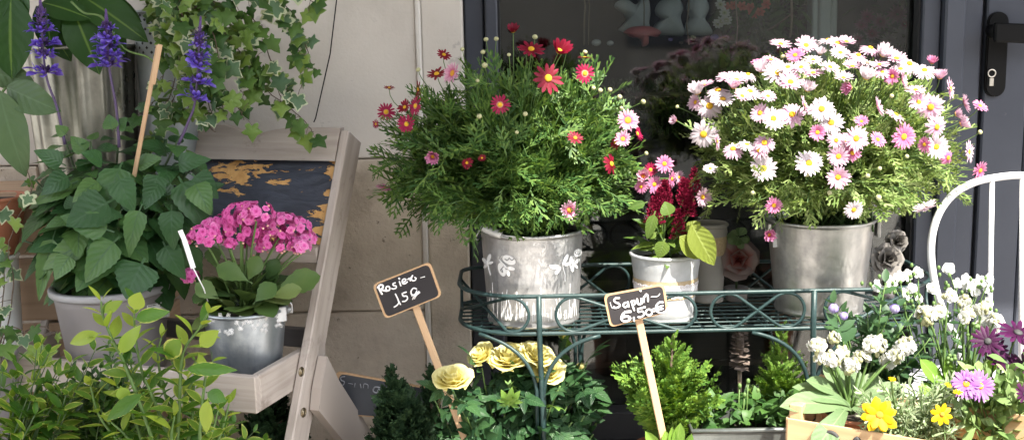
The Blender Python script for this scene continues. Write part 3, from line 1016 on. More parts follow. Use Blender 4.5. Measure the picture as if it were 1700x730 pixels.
# unseen covers added to cast shade, and the house opposite seen in reflections
aw = thing('added_awning', 'dark unseen canvas added over the shop window for its shade', 'added_awning', (0.9, 0, 2.5))  # unseen cover, sized so its shade falls on the shop front
mb = MB()
boxa(mb, (1.45, -0.675, 2.40), (1.1, 0, 0), (0, 0.545, 0.10), (0, -0.002, 0.006), 0.002)
mb.build('canvas', [M['canvas']], aw)
mb = MB()
for x in (0.4, 2.5):
    plank(mb, (x, -0.125, 2.32), (x, -1.2, 2.27), (1, 0, 0), 0.02, 0.02)
mb.build('bracket', [M['black_metal']], aw)
PX1 = 0.57
pa = thing('added_parasol', 'wide grey unseen canvas added to shade the left of the flower display', 'added_parasol', (-0.97, -1.35, 0))  # unseen cover, placed to keep the sun off the left side
mb = MB()
c0 = V3(-0.97, -1.35, 2.85)
cs = [V3(PX1, -2.75, 2.60), V3(PX1, -0.24, 2.60), V3(-2.5, -0.24, 2.60), V3(-2.5, -2.75, 2.60)]
mb.add(np.array([c0] + cs), [np.array([(0, 1, 2), (0, 2, 3), (0, 3, 4), (0, 4, 1)])], None)
for i in range(4):
    a, b_ = cs[i], cs[(i + 1) % 4]
    mb.add(np.array([a, b_, b_ - V3(0, 0, .08), a - V3(0, 0, .08)]), [np.array([(0, 1, 2, 3)])], None)
mb.build('canopy', [M['added_parasol']], pa)
mb = MB(); tube(mb, [(-0.97, -1.35, 0.02), (-0.97, -1.35, 2.84)], 0.022, 12); mb.build('pole', [M['sign_wood']], pa)
mb = MB(); lathe(mb, [(0, .09), (.2, .09), (.26, .05), (.27, 0)], (-0.97, -1.35, 0)); mb.build('foot', [M['pave2']], pa)

hs = thing('street_house', 'plain beige house across the street with shuttered windows', 'house', (0, -13, 0))
mb = MB(); box(mb, -14, 14, -18, -13, -0.14, 6.5, 0.02); mb.build('wall', [M['house']], hs)
mb = MB(); box(mb, -14.3, 14.3, -18.3, -12.7, 6.51, 6.8, 0.02); mb.build('roof', [M['terracotta']], hs)
for k in range(6):
    for z in (0.9, 3.9):
        mb = MB(); x = -11.5 + 4.6 * k
        box(mb, x - 0.6, x + 0.6, -13.0, -12.94, z, z + 1.6, 0.01)
        mb.build('shutter', [M['slate_dark']], hs)

# ------------------------------------------------------------------ inside the shop window
sh = thing('display_plinth', 'dark wooden display shelf topped with moss just behind the window glass', 'shelf', (0.6, 0.3, 0))
zm = Z(150, 3.15, 1080)
mb = MB()
box(mb, gl0 + 0.02, X(1345, 3.1), 0.16, 0.55, zm - 0.03, zm - 0.008, 0.003)
for (x, y) in ((gl0 + .06, .2), (X(1330, 3.1), .2), (gl0 + .06, .5), (X(1330, 3.1), .5)):
    box(mb, x - .02, x + .02, y - .02, y + .02, 0.02, zm - .031, 0.002)
for z in (0.30, 0.12):
    box(mb, gl0 + 0.05, X(1500, 3.1), 0.3, 0.6, z, z + 0.02, 0.002)
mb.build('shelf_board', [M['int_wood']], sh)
mb = MB()
k = 5200
px_ = rng.uniform(gl0 + 0.02, X(1350, 3.1), k)
py_ = rng.uniform(0.15, 0.55, k)
hang = rng.random(k) < 0.55
zz = np.where(hang, zm - 0.10 * rng.random(k) ** 1.3 - 0.005, zm)
py_ = np.where(hang, 0.15 + rng.normal(0, 0.006, k), py_)
tl = leaf(pr_strap(0.10), n=2, fold=0.1, droop=0.3)
d = nrm(np.stack([rng.normal(0, .5, k), rng.normal(-.2, .5, k), np.where(hang, -0.6, 0.8)], 1))
mb.inst(tl, np.stack([px_, py_, zz], 1), d, nrm(rng.normal(0, 1, (k, 3))), rng.uniform(0.015, 0.04, k))
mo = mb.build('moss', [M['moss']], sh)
mo['kind'] = 'stuff'


def figurine(label, outline, D, thick, matl, name='ornament', cat='ornament'):
    pts = spline(PM(outline, D) + [P(*outline[0], D)], 4)[:-1]
    base = Vector(np.array(pts).mean(0)); base.z = min(p[2] for p in pts)
    mb = MB()
    A = np.array(pts); c = A.mean(0); n = len(A)
    rings = []
    for s, y in ((0.0, -1.0), (0.55, -0.9), (0.85, -0.62), (0.97, -0.25), (1.0, 0.0), (0.97, .25), (.85, .62), (.55, .9), (0, 1.0)):
        rings.append(c + (A - c) * max(s, 0.01) + V3(0, thick * y, 0))
    j = np.arange(n); q = []
    for r in range(len(rings) - 1):
        q.append(np.stack([r * n + j, r * n + (j + 1) % n, (r + 1) * n + (j + 1) % n, (r + 1) * n + j], 1))
    mb.add(np.concatenate(rings), [np.concatenate(q)], None)
    o = mb.build(name, [matl], None, base)
    return tag(o, label, cat, 'ornaments behind the glass')


figurine('pale heart-topped ceramic ornament behind the coral dish', [(1026, 50), (1040, 36), (1034, 24), (1020, 12), (1026, 2), (1042, 0), (1056, 8), (1066, -4), (1076, -4), (1080, 20), (1078, 40), (1082, 56), (1050, 60)], 3.20, 0.03, M['ceramic'])
figurine('plump pale ceramic bird ornament beside the heart-topped one', [(1082, 58), (1086, 42), (1098, 34), (1087, 22), (1092, 6), (1110, -6), (1128, -2), (1134, 14), (1130, 30), (1136, 58), (1110, 60)], 3.24, 0.04, M['ceramic'])
figurine('tall pale ceramic bird ornament nearest the hanging branches', [(1136, 58), (1138, 40), (1145, 30), (1140, 10), (1150, -8), (1170, -4), (1177, 14), (1170, 32), (1178, 44), (1182, 57), (1160, 60)], 3.22, 0.04, M['ceramic'])
figurine('coral red ceramic dish shaped like a fish on the moss', [(1034, 54), (1046, 46), (1066, 43), (1086, 46), (1098, 54), (1090, 62), (1078, 60), (1076, 74), (1066, 78), (1062, 66), (1046, 62)], 3.05, 0.03, M['coral'], 'dish', 'dish')
for (px, py, r, mt, lab) in ((990, 71, 8, 'ceramic', 'larger pale grey pebble'), (1013, 72, 6, 'ceramic', 'smaller pale grey pebble'), (1113, 66, 4, 'p_violetbud', 'tiny violet ball'), (1131, 71, 4, 'p_cloth', 'tiny dusty pink ball'), (1186, 62, 7, 'p_violetbud', 'larger violet ball'), (1150, 63, 6, 'bud', 'pale yellow-green ball')):
    c = P(px, py, 3.03)
    mb = MB(); ball(mb, c, m(r, 3.03), 10, 7, (1, 1, .7))
    tag(mb.build('pebble', [M[mt]], None, c), lab + ' on the moss behind the glass', 'decoration', 'small decorations on the moss')
mb = MB()
a, b_ = P(1362, 40, 3.25), P(1362, 500, 3.25)
box(mb, X(1342, 3.25), X(1352, 3.25), .4, .46, 0.02, 2.49, .004); box(mb, X(1353, 3.25), X(1372, 3.25), .39, .46, 0.02, 2.49, .004); box(mb, X(1373, 3.25), X(1383, 3.25), .4, .46, 0.02, 2.49, .004)
tag(mb.build('post', [M['post']], None, Vector((X(1362, 3.25), .43, .02))), 'pale painted post standing behind the shop window', 'post')
for i, (xa, xb_, D, r, lab) in enumerate(((970, 968, 3.1, 2.0, 'thin pair of twigs hanging left of the ceramic ornaments'), (1069, 1066, 3.1, 1.3, 'thin wire hanging in front of the heart-topped ornament'), (1143, 1138, 3.1, 1.8, 'thin twig hanging before the ceramic birds'), (1225, 1222, 3.1, 1.6, 'straight pale twig hanging right of the ceramic birds'), (1312, 1318, 3.05, 2.8, 'thick green-brown branch hanging next to the pale post'))):
    p0, p1 = P(xa, 75 if i < 4 else 62, D), P(xb_, -120, D)
    q = np.array([p0.lerp(p1, t) + Vector((random.uniform(-.004, .004), 0, 0)) for t in np.linspace(0, 1, 7)])
    mb = MB(); tube(mb, q, m(r, D) / 1.3, 6)
    if i == 0:
        tube(mb, q + V3(.012, 0, 0), m(r, D) / 2, 6)
    if i == 4:
        tube(mb, [P(1312, 25, D), P(1290, 42, D + .05), P(1275, 50, D + .1)], m(1.5, D), 5)
    tag(mb.build('hanging_twig', [M['twig']], None, Vector(q[-1])), lab, 'twig', 'twigs hanging in the window')
# pot plant with red flowers deep inside
ip = thing('indoor_plant', 'leafy indoor plant with red flowers behind the glass left of the pale post', 'plant', P(1255, 140, 3.4))
mb = MB()
k = 700
ctr = P(1255, 45, 3.4)
o_ = np.array(ctr) + rng.normal(0, 1, (k, 3)) * V3(.07, .06, .09)
mb.inst(leaf(pr_ellip(.13), 4, .1, .3), o_, nrm(rng.normal(0, 1, (k, 3)) + V3(.3, -.3, .1)), nrm(rng.normal(0, .5, (k, 3)) + V3(0, -.4, 1)), rng.uniform(.03, .07, k))
mb.build('foliage', [M['viola_leaf']], ip)
mb = MB()
for (px, py) in ((1205, 12), (1218, 10), (1232, 11), (1246, 14), (1262, 20), (1250, 24), (1272, 8)):
    t = petal_ring(6, .35, .1, .4, .2, seed=px)
    mb.inst(t, [P(px, py, 3.28)], [(1, 0, 0)], [(0, -1, .4)], m(9, 3.28))
mb.build('flower', [M['p_spot']], ip)
mb = MB()
for (px, py) in ((1196, 8), (1203, 22), (1198, 36), (1206, 34), (1192, 40)):
    t = petal_ring(9, .25, .1, .2, .1, seed=px)
    mb.inst(t, [P(px, py, 3.26)], [(1, 0, 0)], [(0, -1, .6)], m(10, 3.26))
mb.build('flower', [M['p_stock']], ip)

dp = thing('reflection_daisies', 'pink and white daisies added behind the glass in place of a reflection near the right frame', 'plant', P(1465, 190, 3.3))  # plant added indoors to stand in for flowers mirrored in the glass
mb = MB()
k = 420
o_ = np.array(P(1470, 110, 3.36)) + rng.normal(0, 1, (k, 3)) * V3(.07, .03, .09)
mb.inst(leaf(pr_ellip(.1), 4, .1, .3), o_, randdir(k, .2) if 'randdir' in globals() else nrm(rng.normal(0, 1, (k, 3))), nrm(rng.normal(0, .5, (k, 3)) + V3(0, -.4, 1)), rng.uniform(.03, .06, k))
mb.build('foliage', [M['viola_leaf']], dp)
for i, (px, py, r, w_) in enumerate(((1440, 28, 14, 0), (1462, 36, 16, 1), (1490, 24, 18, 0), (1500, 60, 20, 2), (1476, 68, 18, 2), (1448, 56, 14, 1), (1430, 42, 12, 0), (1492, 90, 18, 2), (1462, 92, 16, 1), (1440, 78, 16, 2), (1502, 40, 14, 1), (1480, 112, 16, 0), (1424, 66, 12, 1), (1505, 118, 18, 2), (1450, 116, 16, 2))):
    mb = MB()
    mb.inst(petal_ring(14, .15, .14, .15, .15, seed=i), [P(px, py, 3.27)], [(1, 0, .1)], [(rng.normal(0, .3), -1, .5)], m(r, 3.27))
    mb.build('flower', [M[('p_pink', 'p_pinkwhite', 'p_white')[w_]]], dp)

# cord down the wall
mb = MB(); tube(mb, [P(566, -60, 2.70), P(548, 90, 2.70), P(524, 196, 2.69), P(521, 203, 2.69)], 0.0016, 5)
tag(mb.build('cord', [M['black_metal']], None, P(566, -60, 2.70)), 'thin dark cord hanging down the pale wall beside the ivy', 'cord')
# ------------------------------------------------------------------ wooden folding plant stand
YAW = math.radians(18)
EX = V3(math.cos(YAW), -math.sin(YAW), 0)
EY = V3(math.sin(YAW), math.cos(YAW), 0)
EZ = V3(0, 0, 1)
CR = np.array(P(425, 657, 2.10))            # nearest corner of the tray
TZ0, TZ1 = P(425, 687, 2.10).z, P(425, 626, 2.10).z
CR[2] = 0


def L2W(x, y, z):
    """stand coordinates: x to the right along the front, y back, from the tray's near right corner"""
    return CR + EX * x + EY * y + EZ * z


st = thing('folding_plant_stand', 'greyed wooden folding plant stand with a tray and a peeling black panel', 'plant stand', (CR[0] - .3, CR[1] + .25, 0))
TW = 0.66
TD = 0.30
hz = (TZ1 - TZ0) / 2
zc = (TZ0 + TZ1) / 2


def lbox(mb, x0, x1, y0, y1, z0, z1, b=0.0025):
    boxa(mb, L2W((x0 + x1) / 2, (y0 + y1) / 2, (z0 + z1) / 2), EX * (x1 - x0) / 2, EY * (y1 - y0) / 2, EZ * (z1 - z0) / 2, b)


mb = MB()
lbox(mb, -TW, 0, 0, 0.018, TZ0, TZ1)
lbox(mb, -0.018, 0.0, 0.0185, TD, TZ0, TZ1)
lbox(mb, -TW, -TW + .018, 0.0185, TD, TZ0, TZ1)
lbox(mb, -TW + .019, -.019, 0.02, TD, TZ0 + .002, TZ0 + .016)
mb.build('tray', [M['tray']], st)
mb = MB()
lbox(mb, -TW + .0185, -.019, TD - .02, TD, TZ0 + .055, TZ1 + .022)
mb.build('back_bar', [M['rail_dark']], st)
# rails lean back: foot in front, head near the wall
LEAN = 0.53
yr0 = 0.20                                  # y of the rail where it passes the tray


def RL(x, z, off=0.0):
    return L2W(x, yr0 + (z - zc) * LEAN + off, z)


ZT = P(606, 208, 2.52).z
for s in (0, 1):
    x = 0.012 if s == 0 else -TW - 0.012
    mb = MB()
    plank(mb, RL(x, 0.0), RL(x, ZT - .025), EY, 0.072, 0.021, 0.003)
    mb.build('rail', [M['tray']], st)
# top board with a worn dip in its upper edge
mb = MB()
zb0 = P(590, 264, 2.5).z
n_ = 28
top, bot = [], []
for i in range(n_ + 1):
    t = i / n_
    x = -TW + 0.001 + (TW - .002) * t
    dip = 0.014 * math.exp(-((t - 0.66) / 0.075) ** 2) - 0.006 * math.exp(-((t - 0.52) / 0.06) ** 2)
    top.append((x, ZT - 0.004 - dip))
    bot.append((x, zb0))
V, Q = [], []
for (xx, zz) in top:
    V += [RL(xx, zz, -.038), RL(xx, zz, -.018)]
for (xx, zz) in bot:
    V += [RL(xx, zz, -.038), RL(xx, zz, -.018)]
k = 2 * (n_ + 1)
for i in range(n_):
    a = 2 * i
    Q += [(a, k + a, k + a + 2, a + 2), (a + 1, a + 3, k + a + 3, k + a + 1), (a, a + 2, a + 3, a + 1), (k + a, k + a + 1, k + a + 3, k + a + 2)]
Q += [(0, 1, k + 1, k), (k - 2, 2 * k - 2, 2 * k - 1, k - 1)]
V = np.array(V)
mb.add(V, [np.array(Q)], np.stack([V @ EX, V[:, 2] * 1.0], 1), 0, smooth=False)
mb.build('top_board', [M['tray']], st)
# peeling black panel
zp1_, zp0_ = zb0 - 0.004, P(560, 402, 2.43).z
mb = MB()
V = np.array([RL(-TW, zp0_, -.012), RL(-.001, zp0_, -.012), RL(-.001, zp1_, -.012), RL(-TW, zp1_, -.012), RL(-TW, zp0_, .0), RL(-.001, zp0_, .0), RL(-.001, zp1_, .0), RL(-TW, zp1_, .0)])
mb.add(V, [np.array([(0, 1, 2, 3), (7, 6, 5, 4), (0, 4, 5, 1), (1, 5, 6, 2), (2, 6, 7, 3), (3, 7, 4, 0)])], [(0, 0), (1, 0), (1, 1), (0, 1)] * 2, 0, smooth=False)
tag(mb.build('panel', [M['peel']], st), 'black panel with flaking paint', kind=None)
mb = MB()
za, zb_ = P(560, 404, 2.42).z, P(560, 430, 2.42).z
plank(mb, RL(-TW, (za + zb_) / 2, -.02), RL(-.001, (za + zb_) / 2, -.02), EZ, za - zb_, 0.035, 0.003)
mb.build('cross_bar', [M['tray']], st)
# rear leg with pointed head
mb = MB()
x = 0.036
zt2 = P(540, 612, 2.2).z


def LG(y, z):
    return L2W(x - 0.0105, y, z)


y_at = yr0 + (zt2 - zc) * LEAN
out = [LG(y_at + .005, zt2), LG(y_at + .055, zt2 - .07), LG(y_at + .055 + .31, -0.0), LG(y_at + .275, -0.0), LG(y_at - .045, zt2 - .105), LG(y_at - .03, zt2 - .06)]
poly_prism(mb, out, EX * 0.022)
mb.build('rear_leg', [M['tray']], st)
mb = MB()
out2 = [q - EX * (TW + .07) for q in out]
poly_prism(mb, out2, EX * 0.022)
mb.build('rear_leg', [M['tray']], st)
for (px, py) in ((544, 620), (547, 688)):
    c = np.array(P(px, py, 2.16))
    # on the outer face of the leg
    t = np.dot(LG(0, 0) + EX * .0225 - c, EX)
    c = c + EX * t
    mb = MB()
    a1 = EY; a2 = EZ
    ring = [c + EX * .001 + (a1 * math.cos(a) + a2 * math.sin(a)) * .0085 for a in np.linspace(0, 6.283, 15)[:-1]]
    tube(mb, ring, 0.0022, 6, closed=True)
    ball(mb, c, 0.0075, 10, 6, (0.6, 1, 1))
    mb.build('bolt', [M['bolt']], st)

# ------------------------------------------------------------------ price boards
def board(name, label, corners, D, stake_px, strokes, lw=2.6, chalk='chalk', depthdir=(0, 1, 0), deep=.12):
    """corners TL TR BR BL in photo pixels; a vertical board D metres away on a stake"""
    C = [np.array(p) for p in PM(corners, D)]
    root = thing(name, label, 'price sign', P(*stake_px[1], D))
    mb = MB()
    c = sum(C) / 4

    def inset(k, n=5, rr=0.12):
        Q = [c + (q - c) * k for q in C]
        pts = []
        for i in range(4):
            a, b_, d_ = Q[i - 1], Q[i], Q[(i + 1) % 4]
            r = m(9, D)
            p = b_ + nrm(a - b_) * r
            q = b_ + nrm(d_ - b_) * r
            for t in np.linspace(0, 1, n):
                pts.append((1 - t) ** 2 * p + 2 * t * (1 - t) * b_ + t * t * q)
        return pts
    dd = V3(*depthdir)
    poly_prism(mb, inset(1.0)[::-1], dd * 0.007)
    mb.build('frame', [M['sign_wood']], root)
    mb = MB()
    poly_prism(mb, [p - dd * 0.0012 for p in inset(0.925)][::-1], dd * 0.003)
    mb.build('slate', [M['chalkboard'] if chalk == 'chalk' else M['board_old']], root)
    mb = MB()
    a, b_ = np.array(P(*stake_px[0], D)), np.array(P(*stake_px[1], D))
    up = nrm(a - b_)
    plank(mb, a + up * .02 + dd * .0115, b_ - up * deep + dd * .0115, (1, 0, 0), m(13, D), 0.007, 0.0015)
    mb.build('stake', [M['stake']], root)
    mb = MB()
    for s in strokes:
        wd = lw
        if isinstance(s[0], (int, float)):
            wd, s = s[0], s[1:]
        q = np.array([np.array(p) for p in PM(s, D)]) - dd * 0.0022
        q = spline(q, 5) if len(q) > 2 else q
        r = np.full(len(q), m(wd, D) / 2)
        tube(mb, q, r, 6)
        ball(mb, q[0], r[0], 6, 4); ball(mb, q[-1], r[0], 6, 4)
    mb.build('lettering', [M[chalk]], root)
    return root


def zs(o, k, pts):
    return [(o[0] + x / k, o[1] + y / k) for x, y in pts]


def circ(cx, cy, rx, ry, n=9, a0=0.3):
    return [(cx + rx * math.cos(a0 + 6.283 * i / n), cy + ry * math.sin(a0 + 6.283 * i / n)) for i in range(n + 1)]


Z1 = lambda pts: zs((600, 420), 6.081, pts)
ros = [[3.6] + Z1([(172, 340), (186, 368), (208, 408)]), [3.6] + Z1([(165, 345), (190, 318), (215, 322), (218, 345), (196, 362)]), [3.6] + Z1([(196, 362), (225, 372), (258, 378)]),
       [3.0] + Z1(circ(268, 354, 20, 22)), Z1([(342, 296), (320, 306), (326, 325), (350, 328), (350, 348), (325, 358), (306, 354)]), Z1([(384, 285), (398, 325)]), [3.2] + Z1([(381, 252), (384, 256)]),
       Z1([(412, 292), (440, 282), (448, 262), (428, 258), (412, 278), (420, 304), (448, 302), (462, 286)]), Z1([(470, 262), (488, 252), (494, 276), (500, 248), (518, 222), (506, 252), (516, 274), (540, 272), (552, 254), (540, 242)]),
       [1.4] + Z1([(598, 246), (640, 234)]),
       Z1([(344, 410), (364, 450), (380, 490), (395, 512)]), Z1([(384, 490), (360, 522), (332, 540)]), Z1([(452, 390), (412, 404)]), Z1([(412, 404), (424, 430), (456, 430), (466, 455), (444, 480), (416, 484)]),
       Z1([(556, 356), (526, 350), (502, 380), (508, 414), (540, 420), (552, 396)]), [2] + Z1([(510, 428), (582, 384)]), [2] + Z1([(522, 444), (590, 394)]), [2] + Z1([(518, 462), (560, 374)]), [2] + Z1([(536, 456), (572, 392)])]
board('price_sign', 'small chalkboard sign reading Rosier 15€ stuck among the yellow roses', [(618, 472.6), (714, 434.5), (734, 491), (639.5, 529.5)], 2.18, [(689, 510), (731, 622)], ros, deep=.36)
Z2 = lambda pts: zs((980, 450), 4.865, pts)
sap = [[3.2] + Z2([(232, 214), (204, 216), (190, 234), (204, 250), (230, 260), (234, 282), (206, 294), (188, 288)]), [3.4] + Z2([(300, 250), (274, 256), (264, 274), (280, 288), (300, 274)]), [3.4] + Z2([(302, 248), (308, 284)]),
       [3.4] + Z2([(330, 242), (340, 276), (352, 312)]), [3.4] + Z2([(330, 246), (352, 236), (362, 256), (340, 274)]), [3.4] + Z2([(376, 224), (384, 262), (408, 260), (410, 216), (416, 256)]), [3.4] + Z2([(430, 246), (432, 206)]), [3.4] + Z2([(432, 210), (452, 184), (462, 204), (464, 240)]), [3.4] + Z2([(402, 155), (405, 158)]),
       [1.2] + Z2([(490, 205), (540, 200), (560, 180)]), [1.0] + Z2([(160, 250), (172, 290), (196, 300)]),
       [4.2] + Z2([(324, 324), (284, 328), (258, 350), (250, 384), (272, 402), (306, 396), (320, 376), (296, 362), (262, 368)]), [3.4] + Z2([(350, 372), (352, 398)]),
       [3.2] + Z2([(440, 288), (384, 302)]), [3.2] + Z2([(384, 302), (386, 326), (420, 322), (432, 346), (412, 366), (386, 368)]), [3.2] + Z2(circ(472, 330, 25, 24)), [3.2] + Z2([(584, 248), (556, 250), (530, 280), (534, 318), (566, 334), (602, 324), (622, 296)]), [3] + Z2([(506, 304), (582, 276)]), [3] + Z2([(512, 322), (584, 300)])]
board('price_sign', 'small chalkboard sign reading Sapin 6,50€ standing in front of the green rack', [(1002, 490), (1103, 471.5), (1110, 518), (1013, 543)], 2.12, [(1061, 530), (1097, 702)], sap)
Z3 = lambda pts: zs((480, 550), 4.057, pts)
old = [[2] + Z3([(375, 300), (350, 305), (352, 325), (372, 335), (366, 355), (346, 362)]), [1.4] + Z3([(400, 345), (430, 350)]), [1.6] + Z3([(440, 370), (445, 345)]), [1.6] + Z3([(480, 350), (485, 375)]), [1.6] + Z3([(500, 375), (505, 350), (530, 355), (532, 378)]),
       [3] + Z3([(608, 374), (578, 372), (566, 396), (590, 410), (606, 384), (604, 412), (588, 440), (560, 446)]), [2.4] + Z3([(680, 368), (650, 376), (640, 400), (660, 412)]), [2] + Z3([(630, 388), (670, 382)])]
o3 = board('price_sign', 'dark faded chalkboard sign with faint chalk writing behind the wooden stand', [(558, 616), (738, 648), (722, 700), (546, 686)], 2.42, [(588, 690), (566, 760)], old, chalk='chalk_faint')

# ------------------------------------------------------------------ green wire rack
RZ0, RZ1 = P(1120, 549, 2.27).z, P(1120, 487, 2.27).z
RX0, RX1 = P(763, 490, 2.42).x, 0.93
RYF, RYB = -2.85 + 2.27, -2.85 + 2.58


def rail_plan():
    pts = []
    rb, rf = 0.05, 0.15
    for (cx, cy, r, a0, a1) in ((RX0 + rb, RYB - rb, rb, 90, 180), (RX0 + rf, RYF + rf, rf, 180, 270), (RX1 - rf, RYF + rf, rf, 270, 360), (RX1 - rb, RYB - rb, rb, 0, 90)):
        for i in range(13):
            a = math.radians(a0 + (a1 - a0) * i / 12)
            pts.append((cx + r * math.cos(a), cy + r * math.sin(a)))
    return np.array(pts)


RP = rail_plan()
seg = np.linalg.norm(np.diff(np.concatenate([RP, RP[:1]]), axis=0), axis=1)
SS = np.concatenate([[0], np.cumsum(seg)])
RPc = np.concatenate([RP, RP[:1]])


def rail_at(s):
    s = np.mod(s, SS[-1])
    return np.interp(s, SS, RPc[:, 0]), np.interp(s, SS, RPc[:, 1])


rk = thing('wire_plant_rack', 'dark green wire plant rack with scrolled rails holding the metal buckets', 'plant rack', ((RX0 + RX1) / 2, (RYF + RYB) / 2, 0))
for z in (RZ0, RZ1):
    mb = MB()
    tube(mb, np.concatenate([RP, np.full((len(RP), 1), z)], 1), 0.0048, 8, closed=True)
    mb.build('rim', [M['green_iron']], rk)
mb = MB()
for y in np.linspace(RYF + .025, RYB - .02, 9):
    e = 0.0
    if y < RYF + .15:
        e = .15 - math.sqrt(max(.15 ** 2 - (RYF + .15 - y) ** 2, 0))
    tube(mb, [(RX0 + e, y, RZ0 + .002), (RX1 - e, y, RZ0 + .002)], 0.0021, 6)
for x in np.linspace(RX0 + .05, RX1 - .05, 15):
    e = 0.0
    dx = min(x - RX0, RX1 - x)
    if dx < .15:
        e = .15 - math.sqrt(max(.15 ** 2 - (.15 - dx) ** 2, 0))
    tube(mb, [(x, RYF + e, RZ0 - .0022), (x, RYB, RZ0 - .0022)], 0.0024, 6)
mb.build('wire_shelf', [M['green_iron']], rk)


def s_front(px, py=520, D=2.27):
    x = P(px, py, D).x
    s = np.linspace(0, SS[-1], 4000)
    xx, yy = rail_at(s)
    i = np.argmin(np.abs(xx - x) + np.where(yy < RYF + .01, 0, 9))
    return s[i]


def scroll(s1, s2, r=0.0375):
    zc_ = (RZ0 + RZ1) / 2
    d = s2 - s1
    be = math.acos(min(1, 2 * r / d))
    pts = []
    for i in range(25):
        a = be + (2 * math.pi - 2 * be) * i / 24
        pts.append((s1 + r * math.cos(a), zc_ + r * math.sin(a)))
    for i in range(25):
        a = math.pi - be - (2 * math.pi - 2 * be) * i / 24
        pts.append((s2 - r * math.cos(a) * -1, zc_ + r * math.sin(a) * 1))
    pts = np.array(pts)
    # second half must leave the first at the opposite side: belt crossing
    x, y = rail_at(pts[:, 0])
    return np.stack([x, y, pts[:, 1]], 1)


sA, sB, sC, sD, sE, sF = s_front(849), s_front(952), s_front(1126), s_front(1209), s_front(1306), s_front(1398)
pairs = [(sA - 0.27, sA), (sB, sC), (sD, sE), (sF, sF + .27)]
bk = SS[-1] - (RX1 - RX0) * 0.93
for i in range(4):
    pairs.append((bk + .05 + i * .205, bk + .17 + i * .205))
for s1, s2 in pairs:
    mb = MB()
    tube(mb, scroll(s1, s2), 0.0036, 7, closed=True)
    mb.build('scroll', [M['green_iron']], rk)
for k, (px, back) in enumerate(((895, 0), (1350, 0), (960, 1), (1290, 1))):
    p = P(px, 520, 2.27 if not back else 2.58)
    y = RYF - .004 if not back else RYB + .004
    mb = MB()
    foot = .03 if not back else -.03
    tube(mb, [(p.x, y, RZ1 + .002), (p.x, y, RZ0), (p.x + .004, y, .30), (p.x + .006, y, 0.0)], 0.0062 if not back else .005, 8)
    leg = mb.build('leg', [M['green_iron']], rk)
    for s in (-1, 1):
        a = (p.x + s * .008, y + .001, RZ0 - .125)
        e = (p.x + s * .13, y + (.035 if (k == 0 and s < 0) else .002) * (1 if not back else 0), RZ0 - .006)
        b1 = (p.x + s * .018, y + .001, RZ0 - .03)
        mb = MB()
        q = bez(a, b1, e, 12)
        q = np.concatenate([[(p.x + s * .008, y + .001, RZ0 - .22)], q])
        tube(mb, q, 0.0045, 7)
        mb.build('brace', [M['green_iron']], rk)

# ------------------------------------------------------------------ white metal chair
ch = thing('white_metal_chair', 'chipped white metal chair with an arched spindle back beside the grey door', 'chair', P(1692, 900, 2.3))
D = 2.28
arch = [(1600, 690), (1598, 620), (1590, 570), (1570, 528), (1554, 480), (1546, 430), (1548, 388), (1561, 350), (1586, 320), (1620, 302), (1658, 294), (1695, 291), (1735, 294), (1772, 303), (1806, 322), (1830, 352), (1842, 390), (1843, 432), (1836, 480), (1820, 528), (1800, 570), (1792, 620), (1790, 690)]
mb = MB(); tube(mb, spline(PM(arch, D), 5), 0.0078, 10); mb.build('back_hoop', [M['white_iron']], ch)
for (xa, ya, xb_) in ((1647, 298, 1640), (1697, 293, 1694), (1747, 298, 1750)):
    mb = MB(); tube(mb, [P(xa, ya, D), P(xb_, 690, D)], 0.0052, 8); mb.build('spindle', [M['white_iron']], ch)
sc = P(1695, 690, D)
mb = MB(); lathe(mb, [(0, 0.006), (.19, .006), (.2, 0), (.19, -.012), (0, -.012)], (sc.x, sc.y + .17, sc.z), 40); mb.build('seat', [M['white_iron']], ch)
for (dx, dy) in ((-.15, .04), (.15, .04), (-.15, .31), (.15, .31)):
    mb = MB(); tube(mb, [(sc.x + dx, sc.y + dy, sc.z - .01), (sc.x + dx * 1.3, sc.y + dy + (dy - .17) * .3, 0.0)], 0.0085, 8); mb.build('leg', [M['white_iron']], ch)

# ------------------------------------------------------------------ crates
CY = math.radians(31)
cx_, cy_ = V3(math.cos(CY), -math.sin(CY), 0), V3(math.sin(CY), math.cos(CY), 0)
CC = np.array(P(1309, 690, 1.92))
CTOP = P(1309, 671, 1.92).z
CC[2] = 0


def C2W(x, y, z):
    return CC + cx_ * x + cy_ * y + EZ * z


def crate(name, label, mat_, z0, z1, wd=0.5, dp=0.21, letters=False, gap=True):
    root = thing(name, label, 'crate', C2W(wd / 2, dp / 2, z0))
    def cb(mb, x0, x1, y0, y1, za, zb_, b=.0015):
        boxa(mb, C2W((x0 + x1) / 2, (y0 + y1) / 2, (za + zb_) / 2), cx_ * (x1 - x0) / 2, cy_ * (y1 - y0) / 2, EZ * (zb_ - za) / 2, b)
    h = z1 - z0
    for (x, y) in ((0.0, .004), (wd - .024, .004), (0, dp - .026), (wd - .024, dp - .026)):
        mb = MB(); cb(mb, x, x + .024, y, y + .022, z0, z1); mb.build('corner_post', [mat_], root)
    for (za, zb_) in ((z0 + .012, z0 + h * .45), (z0 + h * .5, z1 - .026)):
        for y in (-.001, dp):
            mb = MB(); cb(mb, -.002, wd + .002, y, y + .0045, za, zb_); sl_ = mb.build('slat', [mat_], root)
        for x in (-.006, wd + .002):
            mb = MB(); cb(mb, x, x + .0045, .004, dp - .004, za, zb_); mb.build('slat', [mat_], root)
    mb = MB(); cb(mb, .002, wd - .002, .005, dp - .005, z0, z0 + .008); mb.build('floor_board', [mat_], root)
    return root


cr = crate('wooden_crate', 'pale new wooden crate with black letters holding the white stocks and yellow flowers', M['crate'], CTOP - .17, CTOP)
# black letter tops on its front slat
mb = MB()
zt3 = CTOP - .026


